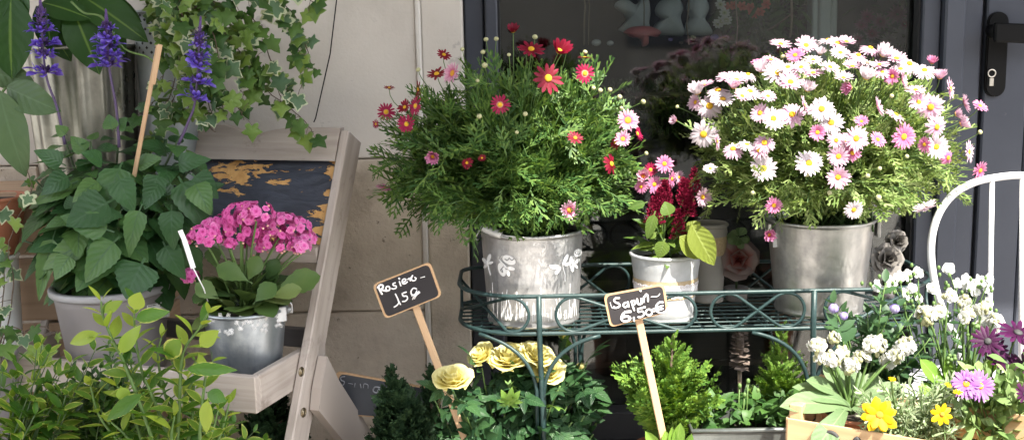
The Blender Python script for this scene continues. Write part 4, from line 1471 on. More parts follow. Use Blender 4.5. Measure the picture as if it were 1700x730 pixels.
def cl(pts, r=.0035):
    q = np.array([C2W(x, -.0012, zt3 - z) for x, z in pts])
    tube(mb, spline(q, 5) if len(q) > 2 else q, r, 6)


cl([(.062, .030), (.066, .018), (.078, .013), (.088, .018), (.088, .028), (.074, .036), (.064, .046), (.074, .058), (.09, .052)], .0042)
cl([(.105, .062), (.116, .034), (.124, .016), (.133, .034), (.146, .062)], .0042); cl([(.111, .048), (.139, .048)], .0035)
cl([(.178, .022), (.166, .030), (.163, .045), (.172, .060), (.188, .060), (.198, .046), (.195, .030), (.180, .022)], .0042)
mb.build('lettering', [M['ink']], cr)
crate('wooden_crate', 'upturned plain wooden crate under the lettered crate', M['old_crate'], 0.0, CTOP - .172)

# tall stack behind the salvia
bx = thing('wooden_crate', 'tall orange-brown wooden crate by the wall carrying the fluted zinc planter', 'crate', (P(20, 500, 2.62).x, P(20, 500, 2.62).y, 0))
xa, xb_ = P(-160, 400, 2.52).x, P(240, 400, 2.52).x
zt4 = P(60, 314, 2.5).z
mb = MB()
for k in range(5):
    h = zt4 / 5
    box(mb, xa, xb_, -.36, -.35, k * h + .004, (k + 1) * h - .004, .0015)
    box(mb, xb_, xb_ + .01, -.35, -.13, k * h + .004, (k + 1) * h - .004, .0015)
mb.build('slat', [M['old_crate']], bx)
mb = MB(); box(mb, xa, xb_, -.349, -.13, zt4 - .018, zt4 - .006, .001); mb.build('top_board', [M['old_crate']], bx)
# ------------------------------------------------------------------ pots
class Pot:
    """a round pot: axis, base height, radii; knows where a photo point lands on its side"""

    def __init__(self, px, py_rim, py_base, D, w_rim, w_base):
        self.D = D
        c = P(px, py_rim, D)
        self.x, self.y, self.z1 = c.x, c.y, c.z
        self.z0 = P(px, py_base, D).z
        self.r1, self.r0 = m(w_rim, D) / 2, m(w_base, D) / 2

    def r(self, z):
        t = (z - self.z0) / (self.z1 - self.z0)
        return self.r0 + (self.r1 - self.r0) * t

    @property
    def base(self):
        return (self.x, self.y, self.z0)

    def on(self, px, py, off=0.0006):
        D = self.D - self.r1
        for _ in range(14):
            p = P(px, py, D)
            r = self.r(p.z) + off
            dx = min(abs(p.x - self.x), r * 0.995)
            D = (self.y - CAM.y) - math.sqrt(r * r - dx * dx)
        p = P(px, py, D)
        return np.array(p)

    def shell(self, th=0.003, rim=0.004, foot=True, bead=None):
        """profile: outside up, rolled rim, inside down"""
        h = self.z1 - self.z0
        z = lambda t: self.z0 + h * t
        pr = [(0, z(0) + .004), (self.r0 - .004, z(0) + .004), (self.r0 - .002, z(0)), (self.r0 + .001, z(0)), (self.r0 + .002, z(0) + .006), (self.r(z(.03) + .004) - .0005, z(.03) + .006)]
        if not foot:
            pr = [(0, z(0)), (self.r0 - .004, z(0)), (self.r0, z(0) + .004)]
        ts = list(np.linspace(.08, .96, 16))
        for t in ts:
            rr = self.r(z(t))
            if bead:
                for b in bead:
                    rr += .0022 * math.exp(-((t - b) / .018) ** 2)
            pr.append((rr, z(t)))
        for i in range(9):
            a = -math.pi / 2 + math.pi * 1.25 * i / 8
            pr.append((self.r1 + rim * math.cos(a), z(1) + rim * math.sin(a)))
        pr += [(self.r1 - th, z(.97)), (self.r(z(.8)) - th, z(.8))]
        return [(r_, z_ - 0) for r_, z_ in pr]

    def part(self, root, name, mat_, **k):
        mb = MB()
        lathe(mb, self.shell(**k), (self.x, self.y, 0), 72)
        return mb.build(name, [mat_], root)

    def soil(self, root, t=0.86):
        mb = MB()
        zz = self.z0 + (self.z1 - self.z0) * t
        R = self.r(zz) - .003
        lathe(mb, [(0, zz + .006), (R * .5, zz + .004), (R, zz)], (self.x, self.y, 0), 24)
        return mb.build('soil', [M['soil']], root)


def fillshape(mb, pot, pts, off=0.0009):
    """a small flat shape printed on a pot: outline in photo pixels"""
    q = np.array(pts, float)
    c = q.mean(0)
    n = len(q)
    V = [pot.on(*p, off) for p in q] + [pot.on(*(c + (p - c) * .5), off) for p in q] + [pot.on(*c, off)]
    j = np.arange(n); k = (j + 1) % n
    mb.add(np.array(V), [np.stack([j, k, k + n, j + n], 1), np.stack([j + n, k + n, np.full(n, 2 * n)], 1)], None)


def strokes_on(mb, pot, pts, w, off=0.0006, sm=True):
    q = np.array([pot.on(x, y, off) for x, y in pts])
    if sm and len(q) > 2:
        q = spline(q, 4)
    tube(mb, q, m(w, pot.D) / 2, 5)


def blob(cx, cy, rx, ry, rot, n=14, notch=0.0):
    out = []
    for i in range(n):
        a = 6.283 * i / n
        k = 1 - notch * max(0, math.cos(a)) ** 8
        x, y = rx * math.cos(a) * k, ry * math.sin(a) * k
        out.append((cx + x * math.cos(rot) - y * math.sin(rot), cy + x * math.sin(rot) + y * math.cos(rot)))
    return out


# --- big mottled bucket with the butterflies (crimson marguerite)
red = thing('potted_marguerite', 'bushy marguerite with crimson and pink daisies in a zinc bucket printed with butterflies', 'potted plant', (0, 0, 0), 'marguerites in zinc buckets on the rack')
PB1 = Pot(883, 380, 527, 2.41, 172, 154)
red.location = PB1.base; WL[red.name] = Vector(PB1.base)
bk1 = PB1.part(red, 'bucket', M['zinc_big'])
PB1.soil(red, .93)
zc1 = lambda pts: [(780 + x / 3.843, 360 + y / 3.843) for x, y in pts]
mb, ml = MB(), MB()


def z1s(pts, w=1.6):
    strokes_on(mb, PB1, zc1(pts), w)


def z1f(cx, cy, rx, ry, rot, notch=0.0):
    fillshape(mb, PB1, zc1(blob(cx, cy, rx, ry, rot, 14, notch)))


# dragonfly left
for a in ((122, 262, 28, 12, -1.25), (96, 282, 26, 11, .9), (132, 292, 18, 9, -.3), (100, 314, 17, 9, 2.4)):
    z1f(*a)
z1s([(112, 280), (116, 306), (122, 336), (132, 370)], 2.2)
# butterfly
for a in ((250, 274, 46, 27, .45, 0.), (205, 335, 46, 24, 1.25, 0.), (262, 328, 26, 12, .2, 0.), (243, 356, 24, 12, 1.2, 0.)):
    z1f(*a)
z1s([(188, 272), (212, 300), (236, 326)], 3.0)
z1s([(188, 272), (180, 262), (186, 250)], 1.0); z1s([(190, 272), (200, 256), (210, 246)], 1.0)
# dragonfly right
for a in ((545, 318, 38, 15, .15, 0.), (610, 272, 40, 13, -1.15, 0.), (560, 346, 27, 12, -.75, 0.), (622, 300, 22, 10, -.6, 0.)):
    z1f(*a)
z1s([(588, 292), (596, 330), (606, 370), (606, 420)], 2.4)
# butterfly right
for a in ((690, 228, 30, 24, -.6, .15), (650, 300, 52, 17, 1.5, 0.), (688, 280, 20, 9, -.8, 0.), (676, 312, 18, 8, 1.0, 0.)):
    z1f(*a)
z1s([(660, 250), (668, 280), (660, 320)], 2.4)
for pts in ([(214, 318), (196, 338), (210, 352), (204, 330)], [(222, 268), (240, 276), (250, 262)], [(252, 262), (268, 276), (280, 266)], [(672, 226), (684, 236), (692, 222)], [(692, 238), (702, 232)], [(646, 300), (652, 320), (642, 330)]):
    strokes_on(ml, PB1, zc1(pts), 1.3, 0.0016)
# grass blades
r_ = random.Random(4)
for i in range(70):
    x = r_.uniform(108, 690)
    hgt = r_.choice([40, 60, 80, 110, 150, 200]) * r_.uniform(.7, 1.2)
    base = 640 + 34 * (1 - ((x - 400) / 300) ** 2)
    lean = r_.uniform(-16, 18)
    z1s([(x, base - 4), (x + lean * .4, base - hgt * .5), (x + lean, base - hgt)], r_.uniform(.7, 1.5))
mb.build('print', [M['white_print']], bk1)
ml.build('print_line', [M['print_line']], bk1)
# wooden grip and wire handle hanging on the left
h1 = MB()
ga, gb = np.array(P(800, 377, 2.29)), np.array(P(832, 390, 2.275))
tube(h1, [ga, ga * .8 + gb * .2, ga * .5 + gb * .5, ga * .2 + gb * .8, gb], [.0075, .0088, .0088, .0088, .0075], 12)
tube(h1, bez((PB1.x - PB1.r1 - .004, PB1.y, PB1.z1 - .02), (PB1.x - PB1.r1 - .02, PB1.y - .09, PB1.z1 - .012), ga, 8), .0016, 5)
tube(h1, bez(gb, (PB1.x, PB1.y - PB1.r1 - .045, PB1.z1 + .004), (PB1.x + PB1.r1 + .004, PB1.y, PB1.z1 - .02), 12), .0016, 5)
h1.build('handle', [M['zinc_white']], bk1)
# --- plain zinc bucket (white marguerite)
whi = thing('potted_marguerite', 'large marguerite covered with white and pale pink daisies in a plain zinc bucket', 'potted plant', (0, 0, 0), 'marguerites in zinc buckets on the rack')
PB2 = Pot(1362, 362, 511, 2.41, 176, 144)
whi.location = PB2.base; WL[whi.name] = Vector(PB2.base)
bk2 = PB2.part(whi, 'bucket', M['zinc_plain'])
PB2.soil(whi, .93)
mb = MB()
for s in (-1, 1):
    a = (PB2.x + s * (PB2.r1 + .004), PB2.y - .02, PB2.z1 - .022)
    boxa(mb, a, (.004, 0, 0), (0, .016, 0), (0, 0, .018), .002)
tube(mb, bez((PB2.x - PB2.r1 - .01, PB2.y - .02, PB2.z1 - .02), (PB2.x, PB2.y + PB2.r1 + .16, PB2.z1 - .03), (PB2.x + PB2.r1 + .01, PB2.y - .02, PB2.z1 - .02), 14), .0018, 5)
mb.build('handle', [M['zinc_plain']], bk2)
mb = MB()
c = PB2.on(1288, 398, .002)
boxa(mb, c, (.0065, .002, 0), (0, .0004, 0), (0, 0, .016), 0)
mb.build('hang_tag', [M['label']], bk2)
# --- small whitewashed pot with lace
cel = thing('potted_celosia', 'crimson plumed celosia in a whitewashed pot wrapped with burlap and lace', 'potted plant', (0, 0, 0))
PB3 = Pot(1105, 420, 527, 2.40, 117, 92)
cel.location = PB3.base; WL[cel.name] = Vector(PB3.base)
pt3 = PB3.part(cel, 'pot', M['zinc_white'], bead=(.86, .22))
PB3.soil(cel, .9)
mb = MB()


def band(mb, pot, t0, t1, off, scal=0.0, n=96, k=28):
    h = pot.z1 - pot.z0
    ang = np.linspace(0, 2 * np.pi, n + 1)
    V = []
    for t in np.linspace(0, 1, 5):
        ed = scal * np.abs(np.sin(ang * k / 2)) * (1 if t > .99 else (-1 if t < .01 else 0))
        z = pot.z0 + h * (t0 + (t1 - t0) * t) + ed
        r = np.array([pot.r(q) for q in z]) + off
        V.append(np.stack([pot.x + r * np.cos(ang), pot.y + r * np.sin(ang), z], 1))
    q = []
    j = np.arange(n)
    for i in range(4):
        q.append(np.stack([i * (n + 1) + j, i * (n + 1) + j + 1, (i + 1) * (n + 1) + j + 1, (i + 1) * (n + 1) + j], 1))
    V = np.concatenate(V)
    mb.add(V, [np.concatenate(q)], np.stack([np.arctan2(V[:, 1] - pot.y, V[:, 0] - pot.x), V[:, 2]], 1))


band(mb, PB3, .38, .66, .0012)
rb = mb.build('burlap_ribbon', [M['burlap']], pt3)
mb = MB(); band(mb, PB3, .42, .585, .0022, .0035); mb.build('lace', [M['lace']], pt3)
mb = MB()
h3 = PB3.z1 - PB3.z0
for i in range(56):
    a = 6.283 * i / 56
    for t in (.575, .445):
        z = PB3.z0 + h3 * t
        r = PB3.r(z) + .0026
        c = V3(PB3.x + r * math.cos(a), PB3.y + r * math.sin(a), z)
        tg = V3(-math.sin(a), math.cos(a), 0)
        ring = [c + tg * .0026 * math.cos(q) + EZ * .0026 * math.sin(q) for q in np.linspace(0, 6.283, 9)[:-1]]
        tube(mb, ring, .0005, 4, closed=True)
mb.build('lace_pattern', [M['lace_hole']], pt3)
# --- kalanchoe bucket on the tray
kal = thing('potted_kalanchoe', 'hot pink kalanchoe in a small blue-grey zinc bucket with white flower print', 'potted plant', (0, 0, 0))
PB4 = Pot(406, 511, 621, 2.27, 140, 108)
PB4.z0 = TZ0 + .0165
kal.location = PB4.base; WL[kal.name] = Vector(PB4.base)
bk4 = PB4.part(kal, 'bucket', M['zinc_blue'])
PB4.soil(kal, .93)
mb = MB()
r_ = random.Random(8)
z4 = lambda x, y: (320 + x / 3.317, 480 + y / 3.317)
cent = [(100, 165), (112, 172), (128, 160), (150, 140), (158, 155), (196, 140), (205, 160), (198, 152), (240, 185), (262, 155), (258, 215), (280, 185), (240, 170), (268, 218), (275, 160), (310, 180), (330, 200), (322, 175), (356, 195), (368, 165), (402, 160), (410, 150), (394, 200), (380, 222), (402, 228), (405, 195), (180, 232), (205, 225), (215, 240), (195, 245), (215, 225), (145, 230), (465, 150), (485, 160), (478, 190), (462, 200), (490, 140), (470, 175), (488, 200), (340, 215), (296, 170), (92, 180)]
for (x, y) in cent:
    for k in range(4):
        a = 1.57 * k + x
        cxx, cyy = x + 6.5 * math.cos(a), y + 6.5 * math.sin(a)
        strokes_on(mb, PB4, [z4(cxx + 4.2 * math.cos(b), cyy + 4.2 * math.sin(b)) for b in np.linspace(0, 6.28, 8)], .75, .0005, False)
for i in range(0, len(cent) - 1, 2):
    a, b = cent[i], cent[i + 1]
    if math.dist(a, b) < 70:
        strokes_on(mb, PB4, [z4(*a), z4((a[0] + b[0]) / 2, (a[1] + b[1]) / 2 + 6), z4(*b)], .7)
mb.build('print', [M['white_print']], bk4)
mb = MB()
e = P(468, 512, 2.27)
boxa(mb, (PB4.x + PB4.r1 * .93, PB4.y - .03, PB4.z1 - .008), (.012, .006, 0), (-.002, .004, 0), (0, 0, .016), .002)
q = P(478, 514, 2.26)
tube(mb, [q + Vector((-.008, .0, 0)), q + Vector((.010, .002, -.001))], .0065, 10)
tube(mb, spline([P(462, 494, 2.24), P(474, 496, 2.24), P(484, 505, 2.24), P(483, 516, 2.25), P(474, 519, 2.26)], 5), .0018, 5)
mb.build('handle', [M['zinc_white']], bk4)
# --- salvia pot on the tray
sal = thing('potted_salvia', 'dark green salvia with three violet flower spikes in a grey plastic pot', 'potted plant', (0, 0, 0))
PB5 = Pot(185, 470, 604, 2.36, 190, 150)
PB5.z0 = TZ0 + .0165
sal.location = PB5.base; WL[sal.name] = Vector(PB5.base)
mb = MB()
h = PB5.z1 - PB5.z0
pr = [(0, PB5.z0)] + [(PB5.r(PB5.z0 + h * t), PB5.z0 + h * t) for t in np.linspace(0, .93, 10)] + [(PB5.r1 - .004, PB5.z1 - .012)]
lathe(mb, pr, (PB5.x, PB5.y, 0), 64)
p5 = mb.build('pot', [M['plastic']], sal)
mb = MB()
R = PB5.r1
lathe(mb, [(R - .005, PB5.z1 - .0155), (R + .003, PB5.z1 - .0165), (R + .007, PB5.z1 - .0125), (R + .0075, PB5.z1 - .002), (R + .005, PB5.z1), (R - .006, PB5.z1), (R - .009, PB5.z1 - .02)], (PB5.x, PB5.y, 0), 64)
mb.build('rim', [M['plastic_rim']], p5)
PB5.soil(sal, .9)
# sticker with small print
mb = MB()
z5 = lambda x, y: (230 + x / 6.64, 450 + y / 6.64)
qd = [z5(92, 376), z5(345, 322), z5(342, 498), z5(88, 540)]
gridV, gridF = [], []
for i in range(9):
    for j in range(3):
        s, t = i / 8, j / 2
        a = np.array(qd[0]) * (1 - s) + np.array(qd[1]) * s
        b = np.array(qd[3]) * (1 - s) + np.array(qd[2]) * s
        gridV.append(PB5.on(*(a * (1 - t) + b * t), .0012))
for i in range(8):
    for j in range(2):
        a = i * 3 + j
        gridF.append((a, a + 1, a + 4, a + 3))
mb.add(np.array(gridV), [np.array(gridF)], None)
lb = mb.build('label', [M['label']], p5)
mb = MB()
r_ = random.Random(2)
for (yy, x0, x1, w_) in ((40, 14, 130, 2.4), (40, 138, 215, 2.0), (66, 12, 90, .9), (66, 150, 230, 3.0), (120, 12, 110, .9), (134, 20, 160, 1.2), (148, 12, 80, .8)):
    x = x0
    while x < x1:
        l = r_.uniform(5, 16)
        sl = lambda X_: (376 - 54 * (X_ / 253.)) + yy * .9 - 22
        strokes_on(mb, PB5, [z5(92 + x, sl(x)), z5(92 + min(x + l, x1), sl(x + l))], w_ * .55, .0013)
        x += l + r_.uniform(3, 6)
mb.build('lettering', [M['ink']], lb)
# --- fluted zinc planter on the tall crate (with the fatsia)
fat = thing('potted_fatsia', 'broad lobed fatsia in a fluted zinc planter on the tall crate', 'potted plant', (0, 0, 0))
PB6 = Pot(128, 78, 300, 2.58, 178, 150)
PB6.z0 = zt4 - .005
PB6.y = -0.26
fat.location = PB6.base; WL[fat.name] = Vector(PB6.base)
mb = MB()
n = 120
ang = np.linspace(0, 2 * np.pi, n + 1)
V = []
zz = np.linspace(PB6.z0, PB6.z1, 6)
for i, z in enumerate(zz):
    r = PB6.r(z) + .0035 * np.cos(ang * 15) * (0 if i in (0,) else 1)
    V.append(np.stack([PB6.x + r * np.cos(ang), PB6.y + r * np.sin(ang), np.full(n + 1, z)], 1))
q = []
j = np.arange(n)
for i in range(5):
    q.append(np.stack([i * (n + 1) + j, i * (n + 1) + j + 1, (i + 1) * (n + 1) + j + 1, (i + 1) * (n + 1) + j], 1))
mb.add(np.concatenate(V), [np.concatenate(q)], None)
lathe(mb, [(PB6.r1 - .004, PB6.z1 - .006), (PB6.r1 + .006, PB6.z1 - .004), (PB6.r1 + .006, PB6.z1 + .004), (PB6.r1 - .002, PB6.z1 + .003)], (PB6.x, PB6.y, 0), 64)
mb.build('planter', [M['zinc_flute']], fat)
PB6.soil(fat, .95)
# --- pierced metal pot of the ivy
ivy = thing('potted_ivy', 'trailing variegated ivy spilling from a pierced grey metal pot over the plant stand', 'potted plant', (0, 0, 0))
PB7 = Pot(268, 20, 250, 2.60, 96, 84)
PB7.z0 = zt4 - .005
PB7.y = -0.24
ivy.location = PB7.base; WL[ivy.name] = Vector(PB7.base)
pv = PB7.part(ivy, 'pot', M['lattice'])
PB7.soil(ivy, .95)
mb = MB()
for i in range(9):
    for j in range(18):
        z = PB7.z1 - .008 - i * .0105
        a = 6.283 * (j + .5 * (i % 2)) / 18 / 1.0
        r = PB7.r(z) + .0006
        c = V3(PB7.x + r * math.cos(a), PB7.y + r * math.sin(a), z)
        tg = V3(-math.sin(a), math.cos(a), 0)
        mb.add(np.array([c + tg * .004, c + EZ * .004, c - tg * .004, c - EZ * .004]), [np.array([(0, 1, 2, 3)])], None)
mb.build('piercing', [M['gap']], pv)
# --- zinc trough under the rack
tro = thing('zinc_trough', 'long galvanised trough on the ground under the wire rack', 'trough', (0, 0, 0))
ta, tb = P(1150, 716, 2.16), P(1500, 708, 2.16)
tz = (ta.z + tb.z) / 2
tro.location = ((ta.x + tb.x) / 2, -2.85 + 2.27, 0); WL[tro.name] = Vector(tro.location)
mb = MB()
y0, y1 = -2.85 + 2.16, -2.85 + 2.37
for (x0_, x1_, ya, yb) in ((ta.x, tb.x, y0, y0 + .003), (ta.x, tb.x, y1 - .003, y1), (ta.x, ta.x + .003, y0 + .0035, y1 - .0035), (tb.x - .003, tb.x, y0 + .0035, y1 - .0035)):
    box(mb, x0_, x1_, ya, yb, .005, tz - .004, .0005)
box(mb, ta.x + .004, tb.x - .004, y0 + .004, y1 - .004, .004, .01, 0)
mb.build('body', [M['zinc_trough']], tro)
mb = MB()
tube(mb, [(ta.x, y0, tz), (tb.x, y0, tz), (tb.x, y1, tz), (ta.x, y1, tz)], .0055, 8, closed=True)
mb.build('rim', [M['zinc_trough']], tro)
mb = MB(); box(mb, ta.x + .005, tb.x - .005, y0 + .005, y1 - .005, tz - .06, tz - .05, 0); mb.build('soil', [M['soil']], tro)
# ------------------------------------------------------------------ plants: helpers
def randdir(n, up=0.0):
    return nrm(rng.normal(0, 1, (n, 3)) + V3(0, 0, up))


def along(curves, t0, t1, step):
    """points and tangents along several polylines"""
    O, T, I, TT = [], [], [], []
    for ci, c in enumerate(curves):
        seg_ = np.linalg.norm(np.diff(c, axis=0), axis=1)
        s = np.concatenate([[0], np.cumsum(seg_)])
        L = s[-1]
        n = max(1, int(L * (t1 - t0) / step))
        q = (t0 + (t1 - t0) * (np.arange(n) + rng.random(n)) / n) * L
        p = np.stack([np.interp(q, s, c[:, k]) for k in range(3)], 1)
        p2 = np.stack([np.interp(np.minimum(q + .004, L), s, c[:, k]) for k in range(3)], 1)
        p1 = np.stack([np.interp(np.maximum(q - .004, 0), s, c[:, k]) for k in range(3)], 1)
        O.append(p); T.append(nrm(p2 - p1)); I.append(np.full(n, ci)); TT.append(q / L)
    return np.concatenate(O), np.concatenate(T), np.concatenate(I), np.concatenate(TT)


def lpx(mb, tpl, base, tip, D, wpx=None, up=(0, -0.6, 1), Dt=None, aspect=None):
    """one leaf from base to tip given as photo points at depths D and Dt"""
    a = np.array(P(*base, D)); b = np.array(P(*tip, D if Dt is None else Dt))
    L = np.linalg.norm(b - a)
    W = L if wpx is None else m(wpx, D) / (2 * np.abs(tpl[0][:, 1]).max())
    mb.inst(tpl, [a], [b - a], [np.array(up, float) + rng.normal(0, .12, 3)], L, W)


# ------------------------------------------------------------------ marguerites
def marguerite_leaves(root, pot, centre, rad, n, L0, matl, low=-0.45, step=0.016, stemmat='stem_marg', seed=3, curv=0.06):
    base = V3(pot.x, pot.y, pot.z1 - .02)
    mb, ms = MB(), MB()
    curves = []
    c = np.array(centre)
    while len(curves) < n:
        d = nrm(rng.normal(0, 1, 3))
        if d[2] < low or (d[1] > .45 and rng.random() < .6):
            continue
        e = c + d * np.array(rad) * (0.62 + 0.38 * rng.random() ** .5) * (1 + rng.normal(0, .05))
        b0 = base + V3(rng.normal(0, .028), rng.normal(0, .028), 0)
        k = b0 + (e - b0) * .45 + V3(0, 0, .05 + .09 * max(0, .5 - d[2])) + rng.normal(0, .02, 3)
        cv = bez(b0, k, e, 10)
        curves.append(cv)
        tube(ms, cv, np.linspace(.0024, .0011, 10), 5)
    O, T, I, tt = along(curves, .30, 1.0, step)
    k = len(O)
    d = nrm(T * rng.uniform(.35, 1.0, (k, 1)) + randdir(k, .1) * .85 + V3(0, -.12, -.05))
    L = L0 * rng.uniform(.6, 1.15, k) * (1.05 - .35 * tt)
    nn = nrm(np.array([0, -.3, 1.0]) + rng.normal(0, .45, (k, 3)))
    pick = rng.integers(0, len(DIS), k)
    for i, t in enumerate(DIS):
        s = pick == i
        mb.inst(t, O[s], d[s], nn[s], L[s])
    fo = mb.build('foliage', [M[matl]], root)
    st_ = ms.build('stems', [M[stemmat]], root)
    return curves


marguerite_leaves(red, PB1, P(850, 278, 2.39), (m(208, 2.4), .21, m(168, 2.4)), 240, .086, 'marg_leaf', low=-.50, step=.0160)
marguerite_leaves(whi, PB2, P(1372, 268, 2.37), (m(215, 2.4), .215, m(160, 2.4)), 270, .074, 'marg_leaf_white', low=-.45, step=.0155)

# ------------------------------------------------------------------ salvia
SAL_T = [leaf(pr_ovate(.36), n=15, fold=.12, droop=d_, serr=.045, cols=5, petiole=.14, quilt=.005, ph=p_) for d_, p_ in ((.12, 0), (.28, 2), (.4, 4))]
mb, ms = MB(), MB()
base = V3(PB5.x, PB5.y, PB5.z1 - .02)
curves = []
for (px, py, D) in ((105, 225, 2.36), (198, 215, 2.38), (300, 225, 2.34), (150, 235, 2.33), (250, 250, 2.35), (60, 300, 2.32), (325, 270, 2.36), (60, 330, 2.32), (150, 285, 2.30), (250, 290, 2.30), (335, 330, 2.34), (75, 270, 2.40), (225, 260, 2.42), (280, 330, 2.26), (120, 350, 2.24), (200, 350, 2.22), (40, 400, 2.33), (320, 410, 2.33)):
    e = np.array(P(px, py, D))
    cv = bez(base + rng.normal(0, .02, 3) * V3(1, 1, 0), base * .45 + e * .55 + V3(0, 0, .03), e, 9)
    curves.append(cv)
    tube(ms, cv, np.linspace(.004, .002, 9), 6)
for cv in curves:
    L = np.linalg.norm(np.diff(cv, axis=0), axis=1).sum()
    nn_ = max(3, int(L / .034))
    a0 = rng.uniform(0, 6.28)
    for i in range(nn_):
        t = .22 + .78 * i / (nn_ - 1)
        q = cv[min(int(t * 8.999), 8)] if t >= 1 else cv[int(t * 8)] * (1 - (t * 8 % 1)) + cv[min(int(t * 8) + 1, 8)] * (t * 8 % 1)
        T = nrm(cv[min(int(t * 8) + 1, 8)] - cv[max(int(t * 8) - 1, 0)])
        a = a0 + i * 1.57
        for s in (0, math.pi):
            x = nrm(np.cross(T, V3(.3, .9, .1))); y = np.cross(T, x)
            o_ = x * math.cos(a + s) + y * math.sin(a + s)
            if o_[1] > .6 and i < nn_ - 2:
                continue
            sz = (.112 - .070 * max(0, t - .5) / .5) * rng.uniform(.8, 1.2)
            d = nrm(o_ * 1.0 + T * .35 + V3(0, -.25, -.35 * (1 - t)))
            mb.inst(SAL_T[rng.integers(0, 3)], [q], [d], [T + V3(0, -.5, .4)], sz, sz * rng.uniform(1.15, 1.4))
for (b_, t_, w_, D, Dt) in (((203, 268), (166, 352), 60, 2.27, 2.20), ((190, 330), (108, 372), 72, 2.22, 2.17), ((236, 338), (204, 420), 40, 2.19, 2.15), ((296, 292), (340, 372), 56, 2.26, 2.2), ((268, 300), (236, 340), 42, 2.24, 2.2),
                           ((190, 385), (100, 356), 48, 2.2, 2.17), ((150, 400), (62, 438), 46, 2.24, 2.2), ((92, 380), (58, 500), 36, 2.26, 2.22), ((198, 392), (134, 462), 58, 2.2, 2.15), ((240, 428), (206, 494), 84, 2.19, 2.15),
                           ((130, 300), (52, 332), 40, 2.28, 2.24), ((285, 340), (283, 410), 44, 2.24, 2.2), ((310, 330), (356, 300), 42, 2.3, 2.28), ((120, 420), (88, 462), 46, 2.22, 2.19), ((270, 400), (300, 460), 46, 2.24, 2.2), ((300, 400), (330, 470), 48, 2.27, 2.25), ((170, 300), (120, 320), 40, 2.25, 2.2), ((250, 350), (268, 300), 36, 2.27, 2.3), ((110, 275), (58, 248), 36, 2.30, 2.27), ((120, 290), (66, 312), 44, 2.27, 2.23), ((175, 270), (138, 252), 36, 2.3, 2.26), ((225, 275), (264, 260), 32, 2.3, 2.27), ((290, 275), (334, 260), 36, 2.3, 2.27), ((265, 285), (244, 330), 42, 2.25, 2.21), ((318, 288), (354, 322), 48, 2.27, 2.24), ((195, 290), (216, 346), 48, 2.23, 2.19), ((145, 255), (118, 226), 30, 2.3, 2.29), ((187, 218), (178, 190), 28, 2.32, 2.32), ((192, 218), (207, 194), 26, 2.33, 2.33), ((112, 225), (92, 208), 22, 2.33, 2.32), ((320, 300), (346, 345), 46, 2.24, 2.2)):
    lpx(mb, SAL_T[rng.integers(0, 3)], b_, t_, D, w_, up=(0, -1, .55), Dt=Dt)
mb.build('foliage', [M['salvia_leaf']], sal)
ms.build('stems', [M['stem_dark']], sal)
# flower spikes
FLO = tpl_merge([tpl_xf(leaf(pr_strap(.12), 3, -.5, -.08, cols=3), None, (0, 0, 0), .7), tpl_xf(leaf(pr_ellip(.48), 5, .12, .35, cols=5), None, (.45, 0, -.01), .62), tpl_xf(leaf(pr_ellip(.30), 4, .2, -.2, cols=3), roty(-.55), (.42, 0, .05), .45)])
FLO_ = tpl_merge([tpl_xf(leaf(pr_strap(.10), 3, -.4, .1, cols=3), None, (0, 0, 0), .8), tpl_xf(leaf(pr_ellip(.34), 4, .2, .5, cols=3), roty(.35), (.5, 0, .0), .75), tpl_xf(leaf(pr_ellip(.2), 3, .2, -.3, cols=3), roty(-.6), (.5, 0, .05), .45)])
for (xb, yb, xt, yt, ymid) in ((108, 240, 66, -8, 118), (198, 245, 176, 20, 108), (296, 240, 333, 32, 160)):
    D = 2.33
    root_, mid, tip = np.array(P(xb, yb, D)), np.array(P(xt + (xb - xt) * .22, ymid, D)), np.array(P(xt, yt, D))
    mb = MB()
    cv = spline([root_, (root_ + mid) / 2 + V3(.004, 0, 0), mid, tip], 6)
    tube(mb, cv, np.linspace(.0034, .0018, len(cv)), 6, 0)
    ax = nrm(tip - mid)
    Lm = np.linalg.norm(tip - mid)
    e1 = nrm(np.cross(ax, V3(0, 1, .2))); e2 = np.cross(ax, e1)
    tiers = 6
    for i in range(tiers):
        t = (0, .19, .37, .52, .64, .72)[i] + rng.uniform(-.03, .03)
        q = mid + ax * Lm * t
        nfl = 13 if i < 4 else 11
        R = .0075 * (1 - .3 * t)
        a = np.linspace(0, 6.283, nfl, endpoint=False) + rng.uniform(0, 1) + rng.normal(0, .15, nfl)
        o_ = np.cos(a)[:, None] * e1 + np.sin(a)[:, None] * e2
        size = (.030 if i < 3 else (.025 if i == 3 else (.018 if i == 4 else .012))) * rng.uniform(.55, 1.25, nfl)
        q = q + ax * rng.normal(0, .0035, (nfl, 1))
        # calyces
        mb.inst(leaf(pr_ellip(.28), 4, -.5, -.1, cols=3), q + o_ * .002, o_ + ax * .55, np.broadcast_to(ax, o_.shape), .012, mat=1)
        mb.inst(leaf(pr_ellip(.28), 4, .5, .1, cols=3), q + o_ * .002 + ax * .004, o_ + ax * .75, np.broadcast_to(-ax, o_.shape), .012, mat=1)
        keep = rng.random(nfl) < (.85 if i < 5 else .5)
        mb.inst(FLO, (q + o_ * .006)[keep], (o_ + ax * rng.uniform(-.05, .45, (nfl, 1)))[keep], (np.broadcast_to(ax, o_.shape) + rng.normal(0, .3, o_.shape))[keep], size[keep], mat=2)
    for i in range(46):
        t = .70 + .30 * (i / 46)
        q = mid + ax * Lm * t
        a = i * 2.4
        o_ = math.cos(a) * e1 + math.sin(a) * e2
        mb.inst(leaf(pr_ellip(.3), 4, -.4, 0, cols=3), [q], [o_ * (1.1 - t) * 2.2 + ax], [o_], .0125 * (1.25 - t * .6), mat=1)
    mb.build('flower_spike', [M['salvia_stem'], M['salvia_calyx'], M['p_salvia']], sal)
mb = MB()
